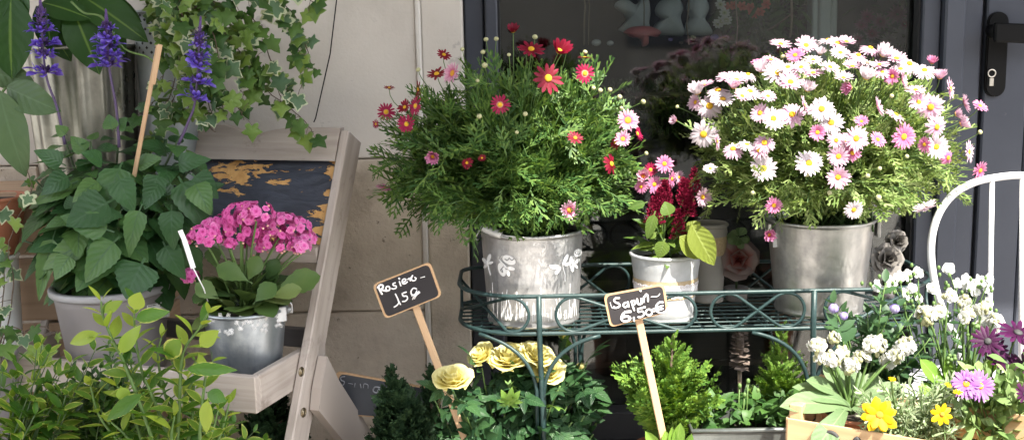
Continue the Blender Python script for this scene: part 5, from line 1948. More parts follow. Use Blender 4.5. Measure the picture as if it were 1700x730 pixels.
plank(mb, P(263, 75, 2.26), P(213, 345, 2.30), (1, 0, 0), .0085, .006, .001)
plank(mb, P(266, 74, 2.252), P(254, 140, 2.257), (1, 0, 0), .0095, .004, .001)
tag(mb.build('wooden_stake', [M['stake']], None, P(213, 345, 2.30)), 'split raw wooden stake standing upright in the salvia pot', 'stake')

# ------------------------------------------------------------------ kalanchoe leaves
KT = [leaf(lambda x: pr_obov(.36)(x) * (1 + .07 * math.sin(x * 34)), n=16, fold=.1, droop=d_, cols=5, petiole=.1) for d_ in (.05, .2, .35)]
mb, ms = MB(), MB()
base = V3(PB4.x, PB4.y, PB4.z1 - .012)
for i in range(70):
    a = rng.uniform(0, 6.283)
    el = rng.uniform(.0, 1.15)
    d = V3(math.cos(a) * math.cos(el), math.sin(a) * math.cos(el), math.sin(el))
    o_ = base + V3(math.cos(a), math.sin(a), 0) * rng.uniform(.005, .04) + V3(0, 0, rng.uniform(0, .045))
    sz = rng.uniform(.055, .085)
    mb.inst(KT[rng.integers(0, 3)], [o_], [d], [V3(0, -.35, 1) + rng.normal(0, .2, 3)], sz)
for (b_, t_, w_, D) in (((445, 490), (525, 452), 48, 2.16), ((400, 505), (352, 470), 40, 2.19), ((395, 480), (398, 440), 46, 2.21), ((420, 470), (360, 440), 38, 2.13), ((440, 495), (500, 478), 30, 2.13), ((370, 500), (325, 470), 34, 2.13), ((420, 505), (450, 470), 36, 2.1), ((350, 495), (318, 490), 28, 2.14), ((440, 470), (458, 430), 30, 2.18), ((410, 470), (430, 425), 34, 2.15), ((360, 450), (350, 410), 30, 2.2)):
    lpx(mb, KT[rng.integers(0, 3)], b_, t_, D + .07, w_, up=(0, -1, .8))
mb.build('foliage', [M['kal_leaf']], kal)
KF = tpl_merge([tpl_xf(petal_ring(6, .42, .05, .12, .12, seed=s, jit=.2), rotz(s * .5), (0, 0, .10 * s), 1 - .22 * s) for s in range(3)])
clusters = [(340, 388, 25), (372, 372, 26), (398, 352, 25), (425, 352, 28), (402, 378, 28), (440, 375, 28), (470, 368, 25), (492, 372, 22), (505, 393, 19), (455, 395, 25), (428, 400, 22), (480, 398, 22), (412, 345, 18), (352, 372, 17), (500, 405, 14), (382, 398, 7), (315, 452, 13)]
for (px, py, r) in clusters:
    c = np.array(P(px, py + 6, 2.20 + .10 * rng.random()))
    R = m(r, 2.25) * 1.12
    tube(ms, bez(base + rng.normal(0, .01, 3), base * .5 + c * .5 + V3(0, 0, .02), c - V3(0, 0, .012), 7), .0022, 5)
    mb = MB()
    k = max(8, int(40 * (r / 25) ** 2))
    d = nrm(rng.normal(0, 1, (k * 4, 3)) + V3(0, -.5, .55))
    sel = []
    for q in d:
        if q[2] > -.35 and all(np.dot(q, s) < .88 for s in sel):
            sel.append(q)
        if len(sel) >= k:
            break
    d = np.array(sel)
    mb.inst(KF, c + d * V3(R, R * .8, R * .75), np.cross(d, randdir(len(d))), d, .0108 * rng.uniform(.75, 1.15, len(d)))
    for q in nrm(rng.normal(0, 1, (7, 3)) + V3(0, -.6, -.25)):
        ball(mb, c + q * V3(R, R * .8, R * .8) * .98, .0026, 6, 4, mat=1)
    mb.build('flower_cluster', [M['p_kal'], M['kal_bud']], kal)
ms.build('stems', [M['stem']], kal)
mb = MB()
tp = [P(299, 382, 2.15), P(306, 398, 2.15), P(321, 445, 2.15)]
plank(mb, tp[0], tp[1], (1, .1, 0), m(8, 2.15), .0012, .0004); plank(mb, tp[1], tp[2], (1, .1, 0), m(8.5, 2.15), .0012, .0004)
tube(mb, [tp[2], P(338, 478, 2.19), P(345, 500, 2.21)], .0013, 5)
tag(mb.build('plant_label', [M['tag']], None, tp[2]), 'blank white plastic plant label leaning from the kalanchoe bucket', 'plant label')

# ------------------------------------------------------------------ fatsia and a broad pale leaf
FT = [leaf(pr_ellip(.27), n=10, fold=.12, droop=d_, cols=5) for d_ in (.12, .3)]
mb, ms = MB(), MB()
base = V3(PB6.x, PB6.y, PB6.z1 - .02)
for (b_, t_, w_, D, Dt) in (((18, -8), (12, 128), 84, 2.40, 2.36), ((40, -20), (5, 60), 60, 2.41, 2.39), ((70, 5), (140, 18), 46, 2.43, 2.40), ((75, 0), (80, 75), 50, 2.45, 2.42), ((118, 10), (162, 112), 62, 2.44, 2.40), ((130, -10), (235, 52), 60, 2.46, 2.42), ((110, -10), (60, 96), 56, 2.5, 2.47), ((140, -20), (190, 60), 66, 2.48, 2.46), ((150, 0), (225, 18), 44, 2.49, 2.45), ((60, 10), (115, 100), 50, 2.47, 2.45), ((170, 30), (205, 90), 40, 2.5, 2.48),
                           ((20, -30), (-60, 60), 70, 2.42, 2.4), ((90, -40), (130, -90), 60, 2.5, 2.5), ((140, -40), (230, -40), 60, 2.5, 2.45), ((60, -40), (0, -100), 60, 2.5, 2.5)):
    lpx(mb, FT[rng.integers(0, 2)], b_, t_, D, w_, up=(0, -1, .7), Dt=Dt)
for (a, b_) in (((118, 80), (18, -8)), ((125, 80), (75, 0)), ((130, 80), (130, -10)), ((128, 80), (110, -10)), ((130, 80), (140, -20)), ((135, 80), (170, 30))):
    tube(ms, bez(base, np.array(P(a[0], -20, 2.5)), np.array(P(*b_, 2.44)), 8), .003, 6)
tube(ms, spline([P(118, 3, 2.36), P(140, 22, 2.35), P(170, 30, 2.35), P(205, 80, 2.36), P(245, 95, 2.38), P(265, 115, 2.4)], 5), .0022, 6)
mb.build('foliage', [M['fatsia_leaf']], fat)
ms.build('stems', [M['stem']], fat)

brd = thing('broad_leaf_plant', 'pale green broad-leaved plant at the left edge below the fatsia', 'plant', P(-40, 330, 2.38))
mb, ms = MB(), MB()
PLT = leaf(pr_ellip(.30), n=12, fold=.12, droop=.25, cols=5, quilt=.02, wav=.02)
for (b_, t_, w_, D, Dt) in (((10, 145), (82, 178), 54, 2.36, 2.30), ((-2, 150), (30, 285), 62, 2.34, 2.28), ((-30, 150), (0, 250), 60, 2.38, 2.34), ((-20, 120), (45, 130), 46, 2.4, 2.36)):
    lpx(mb, PLT, b_, t_, D, w_, up=(0, -1, .5), Dt=Dt)
mb.build('foliage', [M['pale_leaf']], brd)
for e in ((10, 145), (-2, 150), (-30, 150)):
    tube(ms, bez(P(-40, 330, 2.40), P(-40, 200, 2.40), P(*e, 2.36), 8), .003, 6)
ms.build('stems', [M['stem']], brd)
bp = Pot(-40, 330, 600, 2.40, 120, 90)
BPZ = P(-8, 425, 2.42).z + .005
bp.x, bp.y = P(-8, 425, 2.42).x, P(-8, 425, 2.42).y
bp.r0 = .045
bp.z0 = BPZ
bp.part(brd, 'pot', M['terracotta'])
bp.soil(brd, .93)

# ------------------------------------------------------------------ ivy
def ivy_plant(root, runs, n_leaf_step, L0, mats_, pale=.35, jit=.02):
    mb, mp, ms = MB(), MB(), MB()
    curves = []
    for pts in runs:
        cv = spline(pts, 6)
        cv = cv + np.cumsum(rng.normal(0, .0012, cv.shape), axis=0)
        curves.append(cv)
        tube(ms, cv, np.linspace(.0016, .0009, len(cv)), 5)
    O, T, I, tt = along(curves, .05, 1.0, n_leaf_step)
    k = len(O)
    side = randdir(k)
    pet = nrm(side + V3(0, -.8, .1)) * rng.uniform(.01, .035, (k, 1))
    b = O + pet
    for i in range(k):
        tube(ms, [O[i], O[i] + pet[i] * .6 + V3(0, 0, .003), b[i]], .0006, 4)
    d = nrm(V3(0, -.15, -.75) + rng.normal(0, .5, (k, 3)))
    nn = nrm(V3(.1, -1, .45) + rng.normal(0, .38, (k, 3)))
    L = L0 * rng.uniform(.55, 1.2, k)
    isp = rng.random(k) < pale * .8
    pk = rng.integers(0, 4, k)
    for j in range(4):
        s = (pk == j) & ~isp
        mb.inst(IVY[j], b[s], d[s], nn[s], L[s], L[s] * rng.uniform(.85, 1.1, s.sum()))
        s = (pk == j) & isp
        mp.inst(IVY[j], b[s], d[s], nn[s], L[s])
    mb.build('foliage', [M['ivy_leaf']], root)
    if mp.n:
        tag(mp.build('foliage', [M['ivy_pale']], root), 'cream-edged ivy leaves', kind=None)
    ms.build('stems', [M['ivy_stem']], root)


top = V3(PB7.x, PB7.y, PB7.z1)
runs = []
for (pts, D) in (([(275, -60), (330, -30), (400, -10), (470, 20), (508, 90), (503, 120), (498, 145)], 2.45), ([(280, -50), (350, 0), (420, 30), (445, 90), (460, 150), (505, 195), (518, 210)], 2.46), ([(290, -30), (350, 40), (390, 100), (405, 140), (415, 160)], 2.44),
                 ([(290, -20), (320, 60), (350, 130), (340, 170), (345, 190)], 2.46), ([(280, -10), (300, 70), (300, 140), (280, 200), (260, 225)], 2.43), ([(275, 0), (270, 80), (262, 150), (240, 190)], 2.43), ([(285, 0), (330, 90), (375, 150), (395, 175), (402, 195)], 2.40),
                 ([(300, -60), (380, -40), (450, -10), (500, 30), (505, 60), (498, 95)], 2.47), ([(300, -40), (360, 30), (430, 110), (445, 130), (440, 150)], 2.48), ([(290, 10), (310, 110), (320, 170), (340, 200), (352, 212), (365, 222)], 2.40), ([(285, -40), (340, 20), (365, 80), (365, 150), (380, 190)], 2.42),
                 ([(280, 20), (285, 120), (262, 190), (255, 240)], 2.44), ([(300, -60), (420, -50), (480, -20), (530, 10), (528, 20)], 2.46), ([(280, 10), (330, 50), (410, 60), (440, 40)], 2.43), ([(280, 30), (320, 100), (330, 150), (300, 200)], 2.45), ([(300, -20), (400, 60), (430, 130), (470, 170), (475, 130)], 2.49)):
    runs.append([top] + [P(x, y, D + rng.normal(0, .01)) for x, y in pts])
ivy_plant(ivy, runs, .0135, .039, None, .30)

wisp = thing('trailing_ivy', 'thin trailing ivy hanging at the left edge beside the grey plastic pot', 'ivy', P(-10, 600, 2.3))
runs = [PM([(-10, 600), (10, 540), (18, 470), (15, 420), (30, 375), (60, 320), (50, 290)], 2.26), PM([(-10, 600), (20, 545), (55, 560), (90, 575)], 2.20), PM([(-10, 600), (0, 520), (5, 440), (-5, 370), (20, 330)], 2.28), PM([(-10, 600), (30, 560), (70, 540), (95, 560)], 2.24), PM([(-10, 600), (5, 560), (10, 600), (20, 620)], 2.2)]
ivy_plant(wisp, runs, .028, .04, None, .45)
wp = Pot(-30, 590, 730, 2.26, 110, 90)
wp.z0 = 0.0
wp.part(wisp, 'pot', M['plastic'])
tubp = thing('white_tub', 'white plastic tub at the left edge under the ivy strands', 'tub', (0, 0, 0))
pw = Pot(-8, 425, 590, 2.42, 72, 60)
tubp.location = pw.base; WL[tubp.name] = Vector(pw.base)
pw.part(tubp, 'body', M['label'], foot=False)
ps_ = MB(); box(ps_, pw.x - .09, pw.x + .06, pw.y - .06, pw.y + .06, 0, pw.z0 - .002, .003)
tag(ps_.build('wooden_block', [M['old_crate']], None, Vector((pw.x, pw.y, 0))), 'plain wooden block under the white tub', 'block')

# ------------------------------------------------------------------ evergreen shrubs in front on the left
def pairs_on(mb, cv, step, L0, tpls, t0=.15, up=(0, -.5, 1), open_=.9, young=None, end=1.0):
    seg_ = np.linalg.norm(np.diff(cv, axis=0), axis=1)
    s = np.concatenate([[0], np.cumsum(seg_)])
    L = s[-1]
    n = max(2, int(L * (1 - t0) / step))
    a0 = rng.uniform(0, 3)
    for i in range(n + 1):
        t = t0 + (1 - t0) * i / n
        q = np.array([np.interp(t * L, s, cv[:, k]) for k in range(3)])
        q2 = np.array([np.interp(min(t * L + .005, L), s, cv[:, k]) for k in range(3)])
        q1 = np.array([np.interp(max(t * L - .005, 0), s, cv[:, k]) for k in range(3)])
        T = nrm(q2 - q1)
        x = nrm(np.cross(T, V3(.2, .9, .3))); y = np.cross(T, x)
        a = a0 + 1.57 * i + rng.normal(0, .2)
        for sgn in (0, math.pi):
            o_ = x * math.cos(a + sgn) + y * math.sin(a + sgn)
            op = open_ * (1 - .55 * max(0, (t - .7) / .3))
            d = nrm(o_ * op + T * .6)
            sz = L0 * rng.uniform(.75, 1.15) * (1 - .35 * max(0, (t - .75) / .25))
            tgt = young if (young is not None and t > .72 and rng.random() < .7) else mb
            tgt.inst(tpls[rng.integers(0, len(tpls))], [q], [d], [T * .9 + np.array(up) * .5 + rng.normal(0, .2, 3)], sz)
    return


EU = [leaf(lambda x: pr_ellip(.215)(x) * (1 - .3 * x), n=8, fold=.22, droop=d_, cols=5, petiole=.06) for d_ in (.08, .2, .35)]
BX = [leaf(pr_ellip(.24), n=5, fold=.2, droop=d_, cols=3, petiole=.04) for d_ in (.05, .2)]
eu = thing('euonymus', 'tall shooting euonymus with yellow-edged leaves in front of the tray', 'shrub', (P(285, 730, 1.9).x, -.95, 0))
mb, my, ms = MB(), MB(), MB()
for (pts, D, L0) in (([(262, 760), (240, 690), (205, 600), (185, 560), (170, 520), (168, 500)], 1.80, .052), ([(290, 760), (270, 700), (250, 650), (236, 618), (225, 560), (222, 500)], 1.82, .05), ([(292, 760), (297, 690), (300, 620), (306, 580), (330, 545), (345, 520)], 1.82, .052), ([(330, 760), (334, 690), (342, 620), (352, 600)], 1.80, .05),
                     ([(250, 780), (225, 700), (205, 660), (195, 640)], 1.84, .05), ([(280, 780), (285, 700), (270, 640), (262, 590), (268, 560)], 1.86, .048), ([(310, 780), (350, 720), (362, 680)], 1.83, .05), ([(300, 780), (318, 700), (322, 640), (325, 600)], 1.88, .046), ([(240, 780), (180, 700), (150, 650)], 1.9, .046), ([(260, 780), (250, 720), (240, 690), (248, 640)], 1.9, .046), ([(300, 790), (285, 730), (290, 690)], 1.8, .05), ([(250, 790), (215, 730), (185, 700)], 1.82, .05), ([(270, 790), (262, 720), (225, 640), (198, 580)], 1.88, .044), ([(280, 790), (310, 740), (318, 660), (285, 600)], 1.9, .044), ([(260, 790), (205, 740), (165, 690), (150, 640)], 1.86, .044), ([(300, 790), (355, 740), (372, 700), (380, 670)], 1.86, .042), ([(280, 790), (276, 720), (310, 650), (330, 620)], 1.86, .044), ([(265, 790), (235, 740), (245, 690), (215, 600)], 1.9, .044)):
    cv = spline(PM(pts, D), 5)
    tube(ms, cv, np.linspace(.0034, .0016, len(cv)), 6)
    pairs_on(mb, cv, .023, L0, EU, .12, young=my)
for (b_, t_, w_, D) in (((168, 552), (105, 570), 24, 1.76), ((198, 588), (226, 542), 26, 1.75), ((305, 612), (388, 612), 24, 1.76), ((330, 575), (362, 548), 28, 1.77), ((222, 515), (232, 485), 30, 1.78), ((222, 530), (275, 515), 26, 1.78), ((240, 650), (168, 700), 27, 1.75), ((172, 520), (200, 498), 20, 1.79), ((200, 640), (210, 668), 24, 1.76), ((342, 650), (376, 664), 26, 1.77), ((345, 660), (340, 720), 26, 1.75), ((300, 560), (270, 600), 34, 1.8)):
    lpx(my if rng.random() < .6 else mb, EU[rng.integers(0, 3)], b_, t_, D, w_, up=(0, -1, .5))
mb.build('foliage', [M['euonymus_leaf']], eu)
tag(my.build('foliage', [M['euonymus_young']], eu), 'young yellow-green leaves', kind=None)
ms.build('stems', [M['stem']], eu)
ep = Pot(290, 900, 1060, 1.9, 190, 150)
ep.z0 = .0
ep.part(eu, 'pot', M['terracotta'])


def shrub(name, label, cx, D, rim, tops, L0, step, matl, tpls, potw=150, cat='shrub', stemr=.0018, jitter=.025, group=None, nper=3, **kw):
    """several leafy shoots from a pot standing on the ground"""
    base = P(cx, rim, D)
    root = thing(name, label, cat, (base.x, base.y, 0), group)
    mb, ms = MB(), MB()
    for (x, y) in tops:
        for k in range(nper):
            e = np.array(P(x, y, D)) + rng.normal(0, jitter, 3) * V3(1, 1.2, .8)
            b0 = np.array(base) + rng.normal(0, .025, 3) * V3(1, 1, 0)
            cv = bez(b0, b0 * .5 + e * .5 + V3(0, 0, .02) + rng.normal(0, .012, 3), e, 9)
            tube(ms, cv, np.linspace(stemr, stemr * .5, 9), 5)
            pairs_on(mb, cv, step, L0, tpls, .25, **kw)
    mb.build('foliage', [M[matl]], root)
    ms.build('stems', [M['stem_dark']], root)
    pt = Pot(cx, rim, rim + 160, D, potw, potw * .8)
    pt.z1 = base.z; pt.z0 = 0.0
    pt.part(root, 'pot', M['terracotta'])
    pt.soil(root, .95)
    return root


shrub('box_shrub', 'small-leaved green box shrub between the two variegated shrubs', 150, 1.95, 860, [(130, 640), (150, 620), (170, 640), (120, 690), (185, 700), (150, 690), (165, 600), (110, 670), (195, 670), (150, 720), (210, 610), (225, 640), (200, 720), (90, 700), (235, 700)], .026, .012, 'box_leaf', BX, nper=4)
shrub('euonymus', 'bushy low euonymus with yellow-edged leaves at the lower left corner', 20, 1.86, 860, [(5, 610), (40, 600), (62, 590), (80, 620), (95, 600), (20, 660), (60, 670), (95, 660), (0, 700), (40, 720), (80, 710), (110, 640), (-30, 640), (-40, 700), (112, 610)], .05, .030, 'euonymus_leaf', EU, nper=2)
shrub('euonymus', 'olive shaded euonymus bush below the near corner of the tray', 335, 2.06, 830, [(300, 690), (330, 690), (360, 700), (385, 710), (310, 720), (345, 730), (270, 700), (400, 730), (240, 720)], .04, .022, 'euonymus_leaf', EU, nper=3)

# ------------------------------------------------------------------ conifers
SPR = [spray(s, 9, 3, .014, .62, .34) for s in range(4)]
SPRD = [spray(s + 9, 7, 3, .03, .8, .34) for s in range(3)]


def conifer(name, label, base, D, tip, halfw, matl, tpls, n, L0, upness=.9, group=None, pot=None, ground=False, powr=1.0):
    b0 = np.array(P(*base, D)); e = np.array(P(*tip, D))
    root = thing(name, label, 'conifer', b0 if not ground else (b0[0], b0[1], 0), group)
    mb, ms = MB(), MB()
    tube(ms, [V3(b0[0], b0[1], 0.05 if ground else b0[2]), b0 * .4 + e * .6, e], [.006, .004, .0015], 6)
    t = rng.random(n) ** 1.15
    ax = b0 + (e - b0) * t[:, None]
    a = rng.uniform(0, 6.283, n)
    R = m(halfw, D) * (1 - t) ** powr + .006
    o_ = np.stack([np.cos(a), np.sin(a), np.zeros(n)], 1)
    L = np.clip(R * rng.uniform(.75, 1.2, n), .02, L0)
    st_ = ax + o_ * np.maximum(R - L, 0)[:, None] * rng.uniform(.3, 1, (n, 1))
    d = nrm(o_ + V3(0, 0, 1) * (upness * rng.uniform(.55, 1.3, (n, 1)) + t[:, None] * .8) + rng.normal(0, .15, (n, 3)))
    nn = nrm(np.cross(d, np.cross(o_, V3(0, 0, 1))) + rng.normal(0, .5, (n, 3)))
    pk = rng.integers(0, len(tpls), n)
    for j, tp_ in enumerate(tpls):
        s = pk == j
        mb.inst(tp_, st_[s], d[s], nn[s], L[s] * 1.25)
    for i in range(0, n, 4):
        tube(ms, [ax[i], st_[i] + d[i] * L[i] * .4], .0014, 4)
    mb.build('crown', [M[matl]], root)
    ms.build('trunk', [M['ivy_stem']], root)
    if pot:
        pt = Pot(base[0], base[1], base[1] + 100, D, pot, pot * .8)
        pt.z1 = b0[2] + .004
        pt.z0 = 0.0 if ground else pt.z1 - .1
        pt.part(root, 'pot', M['terracotta'])
    return root


conifer('lemon_cypress', 'bright yellow-green cypress behind the Sapin sign', (1105, 745), 2.26, (1118, 555), 118, 'cypress', SPR, 78, .20, 1.05, None, 110, True)
conifer('lemon_cypress', 'greener cypress behind the right brace of the rack', (1300, 720), 2.30, (1296, 545), 80, 'cypress_deep', SPR, 95, .16, 1.0)
conifer('dwarf_conifer', 'dark dwarf conifer between the wooden stand and the yellow roses', (675, 810), 2.24, (650, 618), 92, 'conifer', SPRD, 280, .06, 1.0, 'dark dwarf conifers', 130, True, .8)
conifer('dwarf_conifer', 'dark dwarf conifer half hidden under the tray of the wooden stand', (455, 810), 2.30, (450, 650), 90, 'conifer', SPRD, 280, .05, 1.0, 'dark dwarf conifers', 120, True, .5)
conifer('dwarf_conifer', 'slim dark conifer rising just left of the rose bush against the wall', (720, 800), 2.36, (715, 612), 50, 'conifer', SPRD, 150, .05, 1.1, 'dark dwarf conifers', 100, True, .7)

# ------------------------------------------------------------------ low greens in the trough
lg = thing('primula', 'low green leafy plant in the zinc trough between the two cypresses', 'plant', P(1235, 715, 2.26))
mb, ms = MB(), MB()
LT = [leaf(pr_ovate(.36), n=9, fold=.15, droop=d_, serr=.05, cols=5, petiole=.15) for d_ in (.15, .35)]
for i in range(120):
    o_ = np.array(P(rng.uniform(1165, 1320), rng.uniform(690, 722), 2.26 + rng.uniform(-.07, .07)))
    d = nrm(rng.normal(0, .7, 3) + V3(0, -.2, .55))
    mb.inst(LT[i % 2], [o_ + V3(0, 0, rng.uniform(0, .05))], [d], [V3(0, -.6, 1)], rng.uniform(.025, .05))
for (x, y) in ((1228, 640), (1242, 632), (1258, 648), (1236, 655)):
    q = np.array(P(x, y, 2.24))
    tube(ms, [np.array(P(x - 4, 715, 2.25)), q], .0018, 5)
    ball(ms, q, .0045, 7, 5, (1, 1, 1.4))
mb.build('foliage', [M['viola_leaf']], lg)
ms.build('stems', [M['stem']], lg)
tu = thing('tulip_plant', 'upright plant with broad light green leaves at the foot of the Sapin sign', 'plant', P(1120, 760, 2.13))
mb = MB()
TL = leaf(pr_strap(.20), n=8, fold=.35, droop=-.1, cols=5)
for (b_, t_, w_) in (((1118, 770), (1128, 698), 22), ((1110, 770), (1102, 712), 20), ((1125, 770), (1146, 716), 18), ((1112, 770), (1070, 712), 20), ((1120, 770), (1115, 705), 16)):
    lpx(mb, TL, b_, t_, 2.125, w_, up=(0, -1, .2))
mb.build('foliage', [M['stock_green']], tu)
tp_ = Pot(1118, 770, 900, 2.13, 70, 56); tp_.z0 = 0.0
tp_.part(tu, 'pot', M['terracotta']); tp_.soil(tu, .97)

# ------------------------------------------------------------------ celosia leaves, stems
CT = [leaf(pr_ovate(.26, .6), n=9, fold=.2, droop=d_, cols=5, petiole=.12) for d_ in (.15, .4)]
mb, ms = MB(), MB()
base = V3(PB3.x, PB3.y, PB3.z1 - .012)
for i in range(60):
    a = rng.uniform(0, 6.283); el = rng.uniform(-.1, 1.0)
    d = V3(math.cos(a) * math.cos(el), math.sin(a) * math.cos(el), math.sin(el))
    o_ = base + V3(math.cos(a), math.sin(a), 0) * rng.uniform(0, .035) + V3(0, 0, rng.uniform(.005, .075))
    sz = rng.uniform(.035, .065)
    mb.inst(CT[i % 2], [o_], [d], [V3(0, -.4, 1) + rng.normal(0, .25, 3)], sz)
for (b_, t_, w_, D) in (((1090, 385), (1076, 395), 14, 2.3), ((1088, 350), (1074, 398), 20, 2.29), ((1104, 396), (1093, 430), 26, 2.28), ((1075, 335), (1042, 346), 14, 2.3), ((1112, 360), (1104, 335), 26, 2.3)):
    lpx(mb, CT[0], b_, t_, D, w_, up=(0, -1, .5))
mb.build('foliage', [M['celosia_leaf']], cel)
mb = MB()
BIG = leaf(pr_ellip(.26), n=10, fold=.18, droop=.25, cols=5)
lpx(mb, BIG, (1128, 392), (1168, 428), 2.30, 36, up=(-.3, -1, .6)); lpx(mb, BIG, (1148, 372), (1184, 438), 2.30, 44, up=(-.2, -1, .6), Dt=2.26); lpx(mb, BIG, (1140, 385), (1160, 365), 2.34, 26)
tag(mb.build('foliage', [M['celosia_big']], cel), 'broad yellow-green leaves', kind=None)
PLU = leaf(pr_strap(.30), 2, .2, .2)
for (px, py, h, wd) in ((1152, 308, 58, 15), (1140, 322, 46, 15), (1134, 316, 40, 12), (1126, 372, 50, 13), (1096, 336, 48, 18), (1086, 350, 46, 17), (1104, 320, 40, 14), (1144, 345, 30, 12)):
    c = np.array(P(px, py, 2.36)); H = m(h, 2.36); W_ = m(wd, 2.36)
    k = 420
    t = rng.random(k)
    a = rng.uniform(0, 6.283, k)
    R = W_ * (1 - t) ** .7 * (.55 + .45 * rng.random(k))
    o_ = np.stack([np.cos(a), np.sin(a), np.zeros(k)], 1)
    mp = MB()
    mp.inst(PLU, c + o_ * R[:, None] + np.stack([np.zeros(k), np.zeros(k), (t - .5) * H], 1), o_ + V3(0, 0, .9) + rng.normal(0, .3, (k, 3)), randdir(k), rng.uniform(.004, .008, k))
    mp.build('flower_plume', [M['p_celosia']], cel)
    tube(ms, bez(base + rng.normal(0, .008, 3), base * .5 + c * .5, c - V3(0, 0, H * .4), 6), .0018, 5)
ms.build('stems', [M['stem']], cel)
# ------------------------------------------------------------------ flower heads
def disc_mesh(name, r, h, mt):
    mb = MB()
    pr = [(r * math.sin(a), h * math.cos(a)) for a in np.linspace(1.75, 0.0, 7)]
    lathe(mb, pr, (0, 0, 0), 16)
    return mesh_of(mb, name, [M[mt]])


def head(name, n, w, elev, curl, mt, seed, r0=.16, layers=1):
    mb = MB()
    for l in range(layers):
        t = petal_ring(n, w, r0, elev + .22 * l, curl, seed=seed + l * 7, jit=.14)
        t = tpl_xf(t, rotz(.2 * l), (0, 0, .02 * l), 1 - .14 * l)
        mb.inst(t, [(0, 0, 0)], [(1, 0, 0)], [(0, 0, 1)], 1.0)
    return mesh_of(mb, name, [M[mt]])


DISC = disc_mesh('flower_centre', .235, .14, 'disc')
DISCO = disc_mesh('flower_centre', .30, .14, 'disc_orange')
HEADS = {}
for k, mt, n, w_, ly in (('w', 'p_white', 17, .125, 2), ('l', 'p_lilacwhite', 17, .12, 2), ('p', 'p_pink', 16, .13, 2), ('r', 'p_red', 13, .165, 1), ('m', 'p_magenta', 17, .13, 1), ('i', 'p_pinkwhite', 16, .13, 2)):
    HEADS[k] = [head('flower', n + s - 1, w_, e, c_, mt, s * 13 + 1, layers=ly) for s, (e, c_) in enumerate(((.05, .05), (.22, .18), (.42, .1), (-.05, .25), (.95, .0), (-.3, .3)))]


def bud_mesh():
    mb = MB(); ball(mb, (0, 0, .3), 1, 9, 6, (1, 1, .85)); return mesh_of(mb, 'bud', [M['bud']])


BUD = bud_mesh()


def daisies(root, pot, lst, D0, centre, rad, stems=True, discs=None, from_inside=.55):
    """lst: (x, y, radius px, kind, facing or None); depth from the dome the foliage fills"""
    ms = MB()
    c = np.array(centre)
    for it in lst:
        px, py, r, k = it[:4]
        face = it[4] if len(it) > 4 else None
        fx = (px - c[3]) / c[5] if False else None
        # depth on the dome
        q0 = np.array(P(px, py, D0))
        u = (q0[0] - c[0]) / rad[0]; v = (q0[2] - c[2]) / rad[2]
        s = max(0.02, 1 - min(1, u * u + v * v))
        D = (c[1] - CAM.y) - rad[1] * math.sqrt(s) * 1.06
        D += rng.uniform(-.015, .02)
        q = np.array(P(px, py, D))
        out = nrm((q - c) / np.array(rad))
        if face is None:
            f = nrm(out * .55 + V3(.05, -.75, .45) + rng.normal(0, .28, 3))
        else:
            f = nrm(np.array(face, float) + V3(0, -.12, 0) + rng.normal(0, .15, 3))
        L = m(r, D)
        if k == 'b':
            o = put(BUD, 'bud', root, q, out + V3(0, 0, .5), L * .85)
        else:
            hm = HEADS[k][rng.choice(6, p=(.24, .24, .2, .18, .08, .06))] if face is None else HEADS[k][rng.choice(6, p=(.05, .38, .3, .06, .16, .05))]
            o = put(hm, 'flower', root, q, f, L * rng.uniform(.88, 1.14))
            dc = bpy.data.objects.new('flower_centre', DISC if k in 'wlp' else (DISC if k in 'rm' else DISCO))
            COL.objects.link(dc)
            dc.parent = o
            dc.location = (0, 0, .03)
        b0 = c + (q - c) * from_inside * rng.uniform(.6, 1.1) + V3(0, .02, -.03)
        kx = q - f * m(40, D) * rng.uniform(.7, 1.2) - V3(0, 0, .012)
        cv = bez(b0, kx, q - f * L * .06, 8)
        tube(ms, cv, np.linspace(.0013, .0009, 8) if k != 'b' else .0009, 5)
    return ms.build('flower_stems', [M['stem']], root)


UP = (.1, -.35, 1); SL = (-1, -.45, .25); SR = (1, -.45, .25); DN = (.1, -.8, -.5)
redf = [(852, 53, 18, 'r', UP), (882, 82, 26, 'r', (0, -.5, .9)), (928, 86, 24, 'r', (.2, -.7, .7)), (910, 130, 24, 'r'), (971, 122, 18, 'm', (.1, -1, .1)), (830, 174, 20, 'm', (0, -1, .35)), (675, 206, 17, 'm', (-.1, -1, .1)), (641, 186, 16, 'm', (-.1, -.9, .4)),
        (646, 146, 9, 'r', UP), (695, 148, 17, 'r', SL), (672, 178, 14, 'r', (-.4, -.6, .4)), (690, 176, 17, 'm', SL), (725, 123, 17, 'r', (-.3, -.35, 1)), (752, 122, 19, 'i', SL), (737, 91, 13, 'r', UP), (719, 259, 19, 'p', (-.2, -1, 0)), (639, 310, 15, 'p', (-.3, .4, -.7)), (775, 270, 10, 'r', DN),
        (955, 229, 16, 'r', (.2, -.6, .7)), (1042, 200, 19, 'i', (.3, -1, .1)), (1034, 231, 17, 'i', (-.2, -1, .4)), (1022, 236, 15, 'r', SL), (1058, 222, 14, 'm', SR), (1015, 272, 17, 'r', SR), (945, 349, 20, 'i', (.3, -.8, .4)), (941, 79, 11, 'r', UP), (971, 96, 12, 'r', (0, .3, 1)),
        (1103, 272, 16, 'p', (.1, -1, .1)), (1086, 306, 17, 'p', (.3, -1, 0)), (1068, 293, 16, 'i', (-.2, -1, .3)), (1064, 310, 14, 'p', (-.4, -1, 0)), (1080, 282, 12, 'm', (0, -1, .5)), (1115, 297, 14, 'p', (.6, -.6, .1)), (1127, 294, 13, 'l', (.7, -.5, .1)), (800, 262, 8, 'r', DN), (624, 206, 8, 'm', SL)]
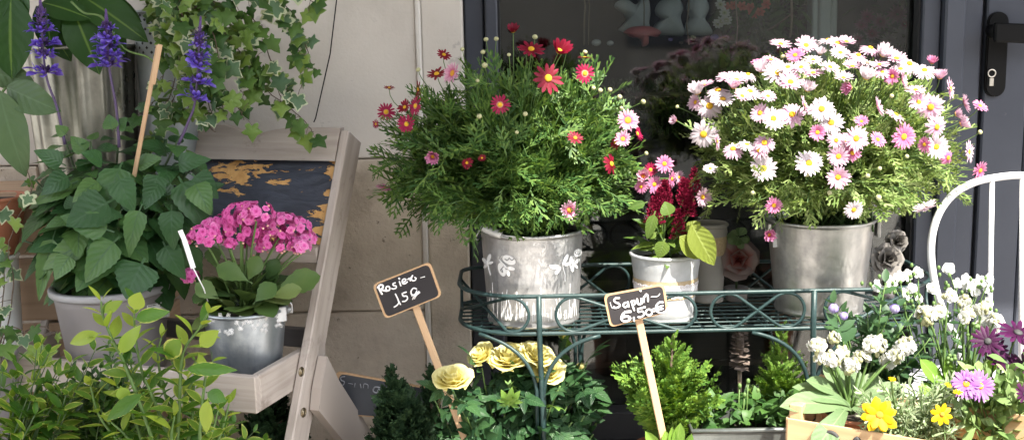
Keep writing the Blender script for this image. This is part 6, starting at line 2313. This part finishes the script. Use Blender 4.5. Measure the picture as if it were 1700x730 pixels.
redb = [(1067, 170, 5.5), (1028, 162, 5.5), (1012, 150, 5), (996, 151, 5), (985, 147, 4.5), (796, 194, 5.5), (805, 110, 6), (807, 67, 5), (824, 66, 5), (888, 63, 5.5), (802, 88, 5), (695, 117, 5), (875, 82, 4.5), (941, 78, 5), (971, 88, 5), (872, 190, 5), (845, 92, 4), (768, 83, 4.5), (1072, 255, 4.5), (1031, 180, 4), (858, 220, 4), (793, 135, 4)]
RC, RR = P(852, 245, 2.40), (m(218, 2.4), .21, m(185, 2.4))
daisies(red, PB1, redf, 2.25, RC, RR)
daisies(red, PB1, [(x, y, r, 'b') for x, y, r in redb], 2.25, RC, RR, from_inside=.7)
T_ = (0, -.4, 1)
whif = [(1296, 74, 21, 'l', T_), (1338, 76, 20, 'l', (0, -.8, .6)), (1375, 67, 22, 'w', T_), (1320, 92, 18, 'p', (-.3, -.6, .7)), (1395, 88, 17, 'w', T_), (1168, 223, 25, 'w', (-.2, -1, .15)), (1178, 176, 23, 'w', (-.2, -.8, .6)), (1158, 155, 24, 'w', (-.4, -.4, .9)), (1192, 150, 25, 'w', (-.2, -.5, .9)), (1222, 134, 23, 'w', T_), (1242, 124, 20, 'w', T_), (1264, 118, 22, 'w', T_),
        (1292, 122, 26, 'w', (0, -.7, .8)), (1312, 137, 22, 'l'), (1245, 152, 22, 'w', T_), (1218, 146, 20, 'w', T_), (1260, 104, 15, 'p', UP), (1284, 197, 24, 'w'), (1262, 188, 18, 'w'), (1315, 190, 26, 'l'), (1335, 175, 17, 'l', SR), (1364, 181, 25, 'w'), (1380, 204, 25, 'w'), (1357, 220, 16, 'p'), (1388, 233, 17, 'l'), (1404, 234, 16, 'l', SR), (1269, 237, 22, 'w', (0, -.8, .6)), (1260, 249, 20, 'w'), (1217, 247, 24, 'w', (-.1, -.6, .8)),
        (1267, 280, 23, 'w'), (1343, 271, 24, 'w'), (1392, 260, 23, 'l'), (1391, 294, 22, 'l', (0, -1, .2)), (1285, 341, 16, 'p', (-.2, -.9, .3)), (1166, 327, 20, 'w', (.6, -.9, 0)), (1179, 280, 13, 'w', T_), (1190, 235, 14, 'l', SR), (1421, 230, 21, 'l'), (1457, 232, 18, 'p'), (1500, 227, 23, 'p', (.2, -1, 0)), (1487, 191, 20, 'w'), (1456, 178, 20, 'l', SR), (1430, 202, 14, 'p'), (1412, 146, 18, 'p', SL), (1437, 130, 23, 'w', T_), (1415, 111, 21, 'w', T_),
        (1545, 178, 26, 'w'), (1555, 211, 22, 'l', (.3, -.9, .2)), (1594, 206, 20, 'l', SR), (1554, 244, 25, 'w', (.1, -1, .1)), (1608, 252, 19, 'l', (.9, -.7, 0)), (1627, 283, 16, 'p', (.6, -.5, -.2)), (1627, 176, 16, 'p', UP), (1577, 148, 19, 'w', SR), (1600, 172, 18, 'w', SR), (1535, 117, 22, 'w', T_), (1547, 105, 15, 'p', UP), (1510, 106, 22, 'w', T_), (1488, 98, 20, 'w', T_), (1465, 92, 23, 'w', T_), (1445, 80, 19, 'l', UP), (1460, 108, 18, 'l', T_), (1482, 127, 18, 'p', SL), (1497, 132, 18, 'l', SR),
        (1535, 240, 17, 'p', SL), (1574, 262, 15, 'p', (.4, -.7, 0)), (1415, 254, 15, 'p'), (1417, 348, 20, 'w', (.1, -1, 0)), (1537, 344, 20, 'w', (.4, .2, -.8)), (1276, 389, 19, 'p', (-.2, -1, -.1)), (1122, 200, 13, 'l', SL), (1350, 122, 20, 'w', T_), (1378, 112, 21, 'w', T_), (1350, 100, 18, 'w', T_), (1330, 112, 18, 'l', T_), (1400, 130, 18, 'w', T_), (1200, 165, 20, 'w', T_), (1520, 150, 19, 'w', T_), (1155, 170, 17, 'l', SL), (1340, 150, 18, 'w', T_), (1232, 160, 17, 'l', T_), (1586, 190, 15, 'l', SR), (1275, 160, 16, 'w', T_),
        (1170, 142, 20, 'w', T_), (1208, 128, 19, 'w', T_), (1280, 100, 18, 'w', T_), (1308, 112, 19, 'w', T_), (1390, 72, 18, 'l', T_), (1425, 92, 19, 'w', T_), (1440, 105, 18, 'w', T_), (1495, 115, 19, 'w', T_), (1560, 130, 18, 'w', T_), (1240, 240, 17, 'w', T_), (1405, 70, 15, 'l', UP), (1362, 90, 16, 'w', T_), (1465, 120, 16, 'w', T_), (1525, 170, 16, 'l')]
WC, WR = P(1375, 245, 2.38), (m(245, 2.4), .235, m(190, 2.4))
rr_ = random.Random(5)
whif = [((a[0], a[1], a[2] * .96, 'l') + tuple(a[4:])) if a[3] == 'w' and rr_.random() < .33 else a for a in whif]
daisies(whi, PB2, whif[:100], 2.2, WC, WR)
daisies(whi, PB2, [(x, y, r, 'b') for x, y, r in ((1626, 220, 5), (1340, 290, 5), (1458, 328, 6), (1440, 292, 5), (1377, 320, 5), (1278, 100, 5), (1300, 95, 4.5), (1530, 128, 5), (1480, 160, 4.5), (1505, 260, 4.5), (1460, 280, 4.5), (1125, 178, 4), (1250, 320, 4.5))], 2.2, WC, WR, from_inside=.7)

# ------------------------------------------------------------------ yellow roses
def rose_tpl(seed, openness=1.0, layers=5, per=5):
    r = random.Random(seed)
    mb = MB()
    for l in range(layers):
        f = (l + .6) / layers
        for i in range(per):
            a0 = 6.283 * i / per + l * 2.0 + r.uniform(-.2, .2)
            R = .16 + .62 * f * openness
            H = .62 - .30 * f * openness
            span = 1.25 - .35 * f
            V, U = [], []
            nu, nv = 8, 6
            for v in range(nv + 1):
                tv = v / nv
                for u in range(nu + 1):
                    tu = u / nu * 2 - 1
                    edge = 1 - .32 * tu ** 4 * tv
                    rr = R * (.28 + .72 * math.sin(tv * 1.5)) * (1 + .05 * r.uniform(-1, 1) * tv)
                    flare = .30 * f * openness * max(0, tv - .6) / .4
                    z = -.35 + (H + .35) * tv * edge - flare * .5 + .03 * math.sin(tu * 5 + i) * tv
                    rr += flare + .04 * math.cos(tu * 6 + l) * tv
                    a = a0 + tu * span * (.45 + .55 * math.sin(tv * 1.6))
                    V.append((rr * math.cos(a), rr * math.sin(a), z)); U.append((tv, u / nu))
            Q = []
            for v in range(nv):
                for u in range(nu):
                    k = v * (nu + 1) + u
                    Q.append((k, k + 1, k + nu + 2, k + nu + 1))
            mb.add(np.array(V), [np.array(Q)], U)
    return mb


ROSE = [mesh_of(rose_tpl(s, o_), 'rose_bloom', [M['p_rose']]) for s, o_ in ((1, 1.0), (5, .9), (8, 1.05))]
RBUD = mesh_of(rose_tpl(4, .18, 3, 4), 'rose_bud', [M['p_rose']])
ro = thing('rose_bush', 'dark-leaved rose bush with pale yellow blooms under the left end of the rack', 'rose bush', (P(860, 900, 2.36).x, -2.85 + 2.36, 0))
ms, mb, my = MB(), MB(), MB()
rb = np.array(P(860, 860, 2.34))
RT = tpl_merge([tpl_xf(leaf(pr_ovate(.36), n=9, fold=.16, droop=.2, serr=.05, cols=3), rotz(a), (x, y, z), s) for (x, y, z, a, s) in ((.55, 0, 0, 0, .5), (.45, .02, 0, 1.05, .42), (.45, -.02, 0, -1.05, .42), (.2, .02, 0, 1.2, .36), (.2, -.02, 0, -1.2, .36))] + [strip((0, 0), (.6, 0), .008, .008)])
curves = []
blooms = [(752, 630, 33, (-.05, -.3, .95), 0), (800, 590, 25, (-.5, -.4, .7), 1), (846, 596, 34, (-.1, -.35, .9), 0), (890, 590, 28, (.3, -.35, .85), 2), (908, 616, 31, (.15, -.6, .75), 1)]
buds = [(937, 560, 15), (964, 614, 11)]
tops = [(b[0], b[1] + 20) for b in blooms] + [(b[0], b[1] + 14) for b in buds] + [(845, 640), (720, 660), (770, 690), (830, 690), (960, 660), (980, 640), (930, 640), (1000, 690), (880, 660), (740, 720), (800, 720), (950, 700), (900, 700), (860, 720), (985, 720), (790, 640), (870, 640), (915, 660), (700, 690), (840, 650), (820, 625), (930, 610), (975, 600), (765, 665), (970, 690)]
for i, (x, y) in enumerate(tops):
    D = 2.37 + (rng.uniform(-.09, .06) if i > 6 else rng.uniform(-.01, .02))
    if i < 5:
        D = 2.315 if i else 2.135
    e = np.array(P(x, y, D))
    b0 = rb + rng.normal(0, .02, 3) * V3(1, 1, 0)
    cv = bez(b0, b0 * .4 + e * .6 + V3(0, 0, -.01) + rng.normal(0, .015, 3), e, 9)
    curves.append(cv)
    tube(ms, cv, np.linspace(.0035, .0018, 9), 6)
O, T, I, tt = along(curves, .35, 1.0, .0165)
k = len(O)
d = nrm(randdir(k, .1) + T * .35 + V3(0, -.25, -.1))
yg = (rng.random(k) < .05) & (tt > .7)
L = rng.uniform(.055, .095, k)
nn = nrm(V3(0, -.7, 1) + rng.normal(0, .35, (k, 3)))
mb.inst(RT, O[~yg], d[~yg], nn[~yg], L[~yg])
my.inst(RT, O[yg], d[yg], nn[yg], L[yg] * .8)
for (x, y) in ((845, 665), (860, 655), (835, 655), (850, 645)):
    my.inst(RT, [P(845, 675, 2.24)], [np.array(P(x, y, 2.22)) - np.array(P(845, 678, 2.24))], [(0, -1, .6)], .05)
mb.build('foliage', [M['rose_leaf']], ro)
tag(my.build('foliage', [M['rose_young']], ro), 'young light green rose leaves', kind=None)
CAL = leaf(pr_ellip(.2), 4, .2, .2)
for (x, y, r, f, kd) in blooms:
    D = 2.31 if x > 760 else 2.13
    q = np.array(P(x, y, D))
    put(ROSE[kd], 'rose_bloom', ro, q, nrm(np.array(f, float)), m(r, D) * 1.12)
for (x, y, r) in buds:
    q = np.array(P(x, y, 2.36))
    put(RBUD, 'rose_bud', ro, q, (0, -.1, 1), m(r, 2.36) * 1.9)
for (x, y, r) in buds + [(845, 637, 8)]:
    q = np.array(P(x, y, 2.36 if y != 637 else 2.25))
    a = np.linspace(0, 6.28, 6)[:-1]
    dd = np.stack([np.cos(a) * .45, np.sin(a) * .45, np.ones(5)], 1)
    ms.inst(CAL, [q - V3(0, 0, m(r, 2.36) * .9)] * 5, dd, np.stack([-np.cos(a), -np.sin(a), np.zeros(5)], 1), m(r, 2.36) * 1.9)
ms.build('stems', [M['stem']], ro)
rp = Pot(860, 860, 1000, 2.36, 190, 150)
rp.z0 = 0.0
rp.part(ro, 'pot', M['terracotta'])
rp.soil(ro, .95)

# ------------------------------------------------------------------ plants of the crate
def dome_of_florets(root, name, c, R, n, size, tpl, mats_, up=.5, flat=.7, buds=0):
    d = nrm(rng.normal(0, 1, (n * 5, 3)) + V3(0, -.4, up))
    sel = []
    for q in d:
        if q[2] > -.5 and all(np.dot(q, s) < 1 - (size / R) ** 2 * .55 for s in sel):
            sel.append(q)
        if len(sel) >= n:
            break
    d = np.array(sel)
    mb = MB()
    mb.inst(tpl, c + d * V3(R, R, R * flat), np.cross(d, randdir(len(d))), d, size * rng.uniform(.8, 1.2, len(d)))
    for q in nrm(rng.normal(0, 1, (buds, 3)) + V3(0, -.4, .1)):
        ball(mb, c + q * V3(R, R, R) * 1.1, size * .38, 6, 5, (1, 1, 1.3), mat=1)
    return mb.build(name, mats_, root)


SF = tpl_merge([tpl_xf(petal_ring(5, .5, .02, .15 + .25 * s, .15, seed=s + 3, jit=.25), rotz(s * .6), (0, 0, .08 * s), 1 - .2 * s) for s in range(3)])
SF1 = petal_ring(5, .42, .04, .1, .15, seed=2, jit=.1)
SLT = [leaf(pr_strap(.155), n=10, fold=.18, droop=d_, cols=5) for d_ in (.15, .45, .8)]
GB = [M['p_stock'], M['bud']]
DS = 1.99
sk = thing('white_stock', 'white stock with long grey-green leaves in a terracotta pot at the crate corner', 'potted plant', P(1400, 735, DS))
mb, ms = MB(), MB()
for (b_, t_, w_, D, Dt, kd) in (((1412, 676), (1338, 646), 44, 1.97, 1.90, 1), ((1405, 672), (1350, 622), 34, 1.99, 1.96, 1), ((1402, 680), (1366, 725), 42, 1.92, 1.84, 1), ((1410, 660), (1352, 625), 30, 2.0, 1.94, 0), ((1415, 665), (1425, 610), 24, 2.02, 2.04, 0), ((1420, 668), (1480, 628), 28, 2.0, 1.97, 1), ((1418, 672), (1492, 650), 22, 1.99, 1.96, 0), ((1410, 665), (1395, 600), 22, 2.03, 2.05, 0), ((1415, 676), (1460, 690), 24, 1.95, 1.9, 1), ((1405, 668), (1370, 600), 22, 2.03, 2.06, 0), ((1418, 668), (1450, 615), 26, 2.02, 2.02, 1), ((1410, 672), (1362, 640), 26, 1.97, 1.93, 1)):
    lpx(mb, SLT[kd], b_, t_, D, w_, up=(0, -.7, 1), Dt=Dt)
mb.build('foliage', [M['stock_leaf']], sk)
b0 = np.array(P(1412, 685, DS))
for (x, y, r, n) in ((1356, 572, 15, 10), (1380, 596, 15, 10), (1410, 605, 16, 11), (1398, 585, 11, 7), (1452, 572, 20, 13), (1502, 575, 19, 13), (1475, 598, 12, 7), (1362, 594, 10, 6), (1432, 592, 13, 8), (1385, 560, 9, 5), (1487, 590, 12, 7)):
    D = DS + rng.uniform(-.04, .05)
    c = np.array(P(x, y, D))
    tube(ms, bez(b0 + rng.normal(0, .006, 3), b0 * .5 + c * .5 + V3(0, 0, .02), c, 7), np.linspace(.003, .002, 7), 6)
    dome_of_florets(sk, 'flower_cluster', c, m(r, D) * .8, n, .0125, SF, GB, buds=8)
ms.build('stems', [M['stem']], sk)
sp = Pot(1422, 684, 760, 1.985, 118, 96)
sp.part(sk, 'pot', M['terracotta'])
sp.soil(sk, .9)

s2 = thing('white_stock', 'taller white stock with upright light green leaves behind the crate flowers', 'potted plant', P(1590, 690, 2.06))
mb, ms = MB(), MB()
for (b_, t_, w_) in (((1572, 650), (1536, 598), 28), ((1580, 650), (1612, 600), 28), ((1600, 645), (1660, 595), 24), ((1585, 650), (1575, 600), 24), ((1620, 650), (1600, 610), 26), ((1570, 660), (1530, 640), 24), ((1630, 650), (1690, 620), 26), ((1590, 660), (1560, 625), 26), ((1610, 660), (1640, 630), 26)):
    lpx(mb, SLT[0], b_, t_, 2.04, w_, up=(0, -1, .5), Dt=2.02)
mb.build('foliage', [M['stock_green']], s2)
b0 = np.array(P(1595, 680, 2.06))
for (x, y, r, n, bu) in ((1538, 522, 18, 5, 16), (1606, 524, 12, 3, 10), (1640, 540, 19, 11, 6), (1652, 532, 12, 6, 4), (1615, 548, 11, 0, 12), (1580, 598, 9, 0, 9), (1560, 516, 11, 3, 8), (1600, 500, 10, 3, 9), (1575, 490, 10, 2, 8), (1630, 512, 10, 3, 7)):
    c = np.array(P(x, y, 2.05 + rng.uniform(-.03, .03)))
    tube(ms, bez(b0 + rng.normal(0, .02, 3) * V3(1, 1, 0), b0 * .5 + c * .5 + rng.normal(0, .01, 3), c, 7), np.linspace(.003, .0018, 7), 6)
    if n:
        dome_of_florets(s2, 'flower_cluster', c, m(r, 2.05) * .8, n, .0125, SF, GB, buds=bu)
    else:
        for q in randdir(bu, .4):
            ball(ms, c + q * m(r, 2.05), .004, 6, 5)
ms.build('stems', [M['stem']], s2)
q_ = Pot(1595, 690, 800, 2.06, 110, 90); q_.z0 = 0.0; q_.part(s2, 'pot', M['terracotta']); q_.soil(s2, .95)

ph = thing('white_phlox', 'airy plant with loose white blossoms rising against the dark door', 'plant', P(1570, 690, 2.14))
mb, ms, mf = MB(), MB(), MB()
b0 = np.array(P(1570, 690, 2.14))
for (x, y, r) in ((1575, 446, 12), (1524, 452, 11), (1494, 459, 11), (1480, 466, 12), (1457, 471, 9), (1508, 456, 12), (1548, 478, 11), (1590, 470, 10), (1605, 463, 12), (1610, 474, 14), (1628, 466, 14), (1640, 478, 11), (1643, 462, 10), (1640, 502, 10), (1506, 487, 14), (1526, 496, 9), (1562, 512, 8), (1455, 478, 8), (1514, 478, 10), (1620, 484, 11)):
    D = 2.12 + rng.uniform(-.04, .05)
    q = np.array(P(x, y, D))
    f = nrm(V3(rng.normal(0, .3), -.9, .35))
    hm = MB(); hm.inst(SF1 if rng.random() < .35 else SF, [(0, 0, 0)], [(1, 0, 0)], [(0, 0, 1)], 1.0)
    o = put(mesh_of(hm, 'flower', [M['p_stock']]), 'flower', ph, q, f, m(r, D) * .95)
    cv = bez(b0 + rng.normal(0, .03, 3) * V3(1, 1, 0), b0 * .45 + q * .55 + rng.normal(0, .02, 3), q, 8)
    tube(ms, cv, np.linspace(.002, .001, 8), 5)
    for w__ in range(4):
        ball(ms, q + rng.normal(0, .012, 3) - V3(0, 0, .012), .0035, 6, 5, (1, 1, 1.4))
    t = rng.uniform(.3, .85, 3)
    for tt_ in t:
        p_ = cv[int(tt_ * 7)]
        mb.inst(BX[0], [p_], [randdir(1, .3)[0]], [(0, -.5, 1)], rng.uniform(.02, .035))
mb.build('foliage', [M['dark_leaf']], ph)
ms.build('stems', [M['stem']], ph)
q_ = Pot(1570, 690, 800, 2.17, 90, 76); q_.z0 = 0.0; q_.part(ph, 'pot', M['terracotta']); q_.soil(ph, .95)

bf = thing('bellflower', 'dark-leaved bellflower with closed violet buds beside the plain zinc bucket', 'plant', P(1440, 700, 2.10))
mb, ms, mf = MB(), MB(), MB()
b0 = np.array(P(1440, 700, 2.10))
for (x, y) in ((1383, 505), (1398, 520), (1485, 510), (1440, 520), (1462, 505), (1430, 540), (1500, 540), (1480, 560), (1455, 545), (1410, 540), (1520, 560), (1470, 470), (1500, 600), (1530, 600), (1450, 600), (1400, 560), (1560, 580), (1545, 560), (1515, 520)):
    q = np.array(P(x, y, 2.09 + rng.uniform(-.04, .04)))
    cv = bez(b0 + rng.normal(0, .025, 3) * V3(1, 1, 0), b0 * .45 + q * .55 + rng.normal(0, .02, 3), q, 8)
    tube(ms, cv, np.linspace(.0024, .0012, 8), 5)
    pairs_on(mb, cv, .022, .042, BX, .3)
for (x, y, r) in ((1383, 510, 13), (1400, 523, 11), (1485, 511, 12)):
    q = np.array(P(x, y, 2.03))
    mb2 = MB()
    t = petal_ring(5, .55, .1, 1.25, -.35, seed=x)
    mb2.inst(t, [(0, 0, 0)], [(1, 0, 0)], [(0, 0, 1)], 1.0)
    ball(mb2, (0, 0, .35), .55, 9, 7)
    put(mesh_of(mb2, 'flower_bud', [M['p_violetbud']]), 'flower_bud', bf, q - V3(0, 0, m(r, 2.03) * .5), (.1, -.3, 1), m(r, 2.03) * 1.2)
lpx(mb, BX[0], (1392, 545), (1372, 518), 2.03, 18); lpx(mb, BX[0], (1390, 550), (1420, 530), 2.03, 16); lpx(mb, EU[0], (1395, 565), (1422, 543), 2.02, 24)
mb.build('foliage', [M['dark_leaf']], bf)
ms.build('stems', [M['stem']], bf)
q_ = Pot(1440, 700, 800, 2.10, 90, 76); q_.z0 = 0.0; q_.part(bf, 'pot', M['terracotta']); q_.soil(bf, .95)

# silver foliage with yellow flowers
sv = thing('yellow_coreopsis', 'fine silver-leaved plant with two bright yellow flowers in the crate', 'plant', P(1510, 740, 1.93))
mb, ms = MB(), MB()
NT_ = leaf(pr_strap(.10), 4, .25, .2)
b0 = np.array(P(1510, 750, 1.93))
curves = []
for i in range(120):
    e = np.array(P(rng.uniform(1425, 1600), rng.uniform(625, 740), 1.93 + rng.uniform(-.07, .08)))
    if e[2] > P(1500, 640, 1.93).z and rng.random() < .5:
        continue
    cv = bez(b0 + rng.normal(0, .03, 3) * V3(1, 1, 0), b0 * .5 + e * .5 + V3(0, 0, .02), e, 7)
    curves.append(cv)
    tube(ms, cv, .001, 4)
O, T, I, tt = along(curves, .4, 1, .0032)
k = len(O)
mb.inst(NT_, O, T * .5 + randdir(k, .3) * .9, randdir(k, .5), rng.uniform(.012, .024, k))
mb.build('foliage', [M['silver_leaf']], sv)
YH = [head('flower', 8, .27, .15, .12, 'p_yellow', 3, r0=.1, layers=2), head('flower', 8, .25, .1, .1, 'p_yellow', 9, r0=.1)]
YD = disc_mesh('flower_centre', .2, .12, 'disc_orange')
for (x, y, r, k_, f) in ((1460, 688, 31, 0, (-.15, -.9, .45)), (1564, 687, 20, 1, (0, -1, .3)), (1481, 628, 7, 1, (0, -.3, 1)), (1590, 650, 9, 1, (0, -.3, 1)), (1574, 638, 7, 1, (.3, -.5, 1))):
    q = np.array(P(x, y, 1.84))
    o = put(YH[k_], 'flower', sv, q, nrm(np.array(f)), m(r, 1.84) * 1.05)
    dc = bpy.data.objects.new('flower_centre', YD); COL.objects.link(dc); dc.parent = o; dc.location = (0, 0, .04)
    tube(ms, bez(b0, b0 * .4 + q * .6 + V3(0, .05, 0), q, 7), .0016, 5)
ms.build('stems', [M['stem']], sv)

# osteospermum
os_ = thing('osteospermum', 'osteospermum with one double lilac flower and deep magenta ones at the right edge', 'plant', P(1655, 740, 1.96))
mb, ms = MB(), MB()
b0 = np.array(P(1655, 750, 1.96))
OT = [leaf(pr_obov(.2), n=6, fold=.2, droop=d_, cols=3) for d_ in (.1, .35)]
curves = []
for i in range(85):
    e = np.array(P(rng.uniform(1595, 1740), rng.uniform(600, 740), 1.96 + rng.uniform(-.07, .08)))
    cv = bez(b0 + rng.normal(0, .03, 3) * V3(1, 1, 0), b0 * .5 + e * .5 + V3(0, 0, .02), e, 7)
    curves.append(cv)
    tube(ms, cv, .0016, 5)
O, T, I, tt = along(curves, .45, 1, .009)
k = len(O)
pk = rng.random(k) < .5
d = T * .8 + randdir(k, .3) * .8
nn = randdir(k, 1.0) + V3(0, -.4, 0)
L = rng.uniform(.024, .042, k)
mb.inst(OT[0], O[pk], d[pk], nn[pk], L[pk]); mb.inst(OT[1], O[~pk], d[~pk], nn[~pk], L[~pk])
mb.build('foliage', [M['daisy_leaf']], os_)
DISCP = disc_mesh('flower_centre', .3, .14, 'ink')
LH = head('flower', 18, .12, .12, .15, 'p_lilac', 4, layers=2)
PH = head('flower', 15, .14, .15, .1, 'p_purple', 6)
for (x, y, r, hm, f) in ((1604, 637, 27, LH, (-.3, -.8, .5)), (1627, 640, 29, LH, (.2, -.9, .3)), (1668, 600, 30, PH, (.1, -.35, .9)), (1640, 566, 27, PH, (-.3, -.7, .4)), (1690, 552, 34, PH, (.1, -.4, .9)), (1700, 605, 28, PH, (.2, -.5, .8)), (1702, 654, 22, PH, (.3, -.7, .4)), (1655, 580, 24, PH, (.2, -.6, .4)), (1715, 575, 30, PH, (.3, -.6, .6))):
    D = 1.86 if hm is LH else (1.98 if y < 630 else 1.88)
    q = np.array(P(x, y, D))
    o = put(hm, 'flower', os_, q, nrm(np.array(f)), m(r, D) * 1.05)
    dc = bpy.data.objects.new('flower_centre', DISCO if hm is LH else DISCP); COL.objects.link(dc); dc.parent = o; dc.location = (0, 0, .03); dc.scale = (.7, .7, .7)
    tube(ms, bez(b0, b0 * .4 + q * .6 + V3(0, .05, 0), q, 7), .0018, 5)
ms.build('stems', [M['stem']], os_)

# ------------------------------------------------------------------ cloth flowers and small things at the back of the rack
def cloth_head(seed):
    mb = MB()
    for l, (n, w_, el, s) in enumerate(((6, .62, .12, 1.0), (6, .6, .45, .8), (5, .6, .85, .58), (5, .55, 1.2, .40))):
        t = petal_ring(n, w_, .04, el, .12 - .25 * (l > 1), seed=seed + l, jit=.2)
        t = (t[0] * np.array([1, 1, 1.0]) * s, t[1], t[2] * np.array([.35 + .65 * s, 1]))
        mb.inst(tpl_xf(t, rotz(l * .5)), [(0, 0, .02 * l)], [(1, 0, 0)], [(0, 0, 1)], 1.0)
    return mb


def cloth(label, px, py, r, seed, mt, face, extra=None, D=2.50, leafy=False):
    zb = RZ0 + .004
    c = P(px, py, D)
    ww = thing('cloth_flower', label, 'cloth flower', (c.x, c.y, zb))
    put(mesh_of(cloth_head(seed), 'bloom', [M[mt]]), 'bloom', ww, c, face, m(r, D))
    if extra:
        put(mesh_of(cloth_head(seed + 2), 'bloom', [M[mt]]), 'bloom', ww, P(*extra[:2], D + .02), face, m(extra[2], D))
    if leafy:
        mb = MB()
        for i in range(14):
            mb.inst(KT[0], [P(px, py - 36, D)], [randdir(1, .2)[0] + V3(0, -.3, 0)], [(0, -1, .6)], .028)
        mb.build('leaves', [M['stock_leaf']], ww)
    ms = MB(); tube(ms, [(c.x, c.y + .02, c.z - .01), (c.x, c.y + .02, zb + .02)], .003, 6); ms.build('stem', [M['stem_dark']], ww)
    mb = MB(); lathe(mb, [(0, zb), (.024, zb), (.028, zb + .03), (.026, zb + .031), (0, zb + .026)], (c.x, c.y + .02, 0), 24); mb.build('foot', [M['plastic']], ww)


cloth('dusty pink cloth flower with a coral heart standing at the back of the rack', 1226, 430, 38, 21, 'p_cloth', (-.1, -1, .25), leafy=True)
cloth('off-white cloth flower to the right of the plain zinc bucket', 1474, 430, 32, 31, 'p_clothwhite', (.1, -1, .2), extra=(1490, 400, 22))
tw = thing('tall_pot', 'pale pot with a brown collar at the back of the rack behind the celosia', 'pot', (0, 0, 0))
pq = Pot(1176, 372, 500, 2.52, 62, 50)
pq.z0 = RZ0 + .004
tw.location = (pq.x, pq.y, pq.z0); WL[tw.name] = Vector(tw.location)
pq.part(tw, 'body', M['white_pot'], bead=(.9, .8))
mb = MB(); band(mb, pq, .62, .86, .0015); mb.build('collar', [M['burlap']], tw)
pc_ = thing('pine_cone', 'opened pine cone on a stick under the rack between the cypresses', 'pine cone', P(1226, 700, 2.42))
mb = MB()
CS = leaf(pr_obov(.45), 4, .2, -.2)
c = np.array(P(1228, 572, 2.42))
H = m(74, 2.42)
for i in range(34):
    t = i / 34
    a = i * 2.4
    o_ = V3(math.cos(a), math.sin(a), 0)
    mb.inst(CS, [c + V3(0, 0, H * (t - .5))], [o_ + V3(0, 0, -.9 * (1 - t) + .8 * t)], [V3(0, 0, 1)], m(17, 2.42) * (1.2 - .55 * t), m(30, 2.42))
ball(mb, c, m(8, 2.42), 10, 8, (1, 1, 3))
mb.build('scales', [M['cone']], pc_)
mb = MB(); tube(mb, [c, P(1228, 720, 2.42)], .005, 7); mb.build('stick', [M['twig']], pc_)
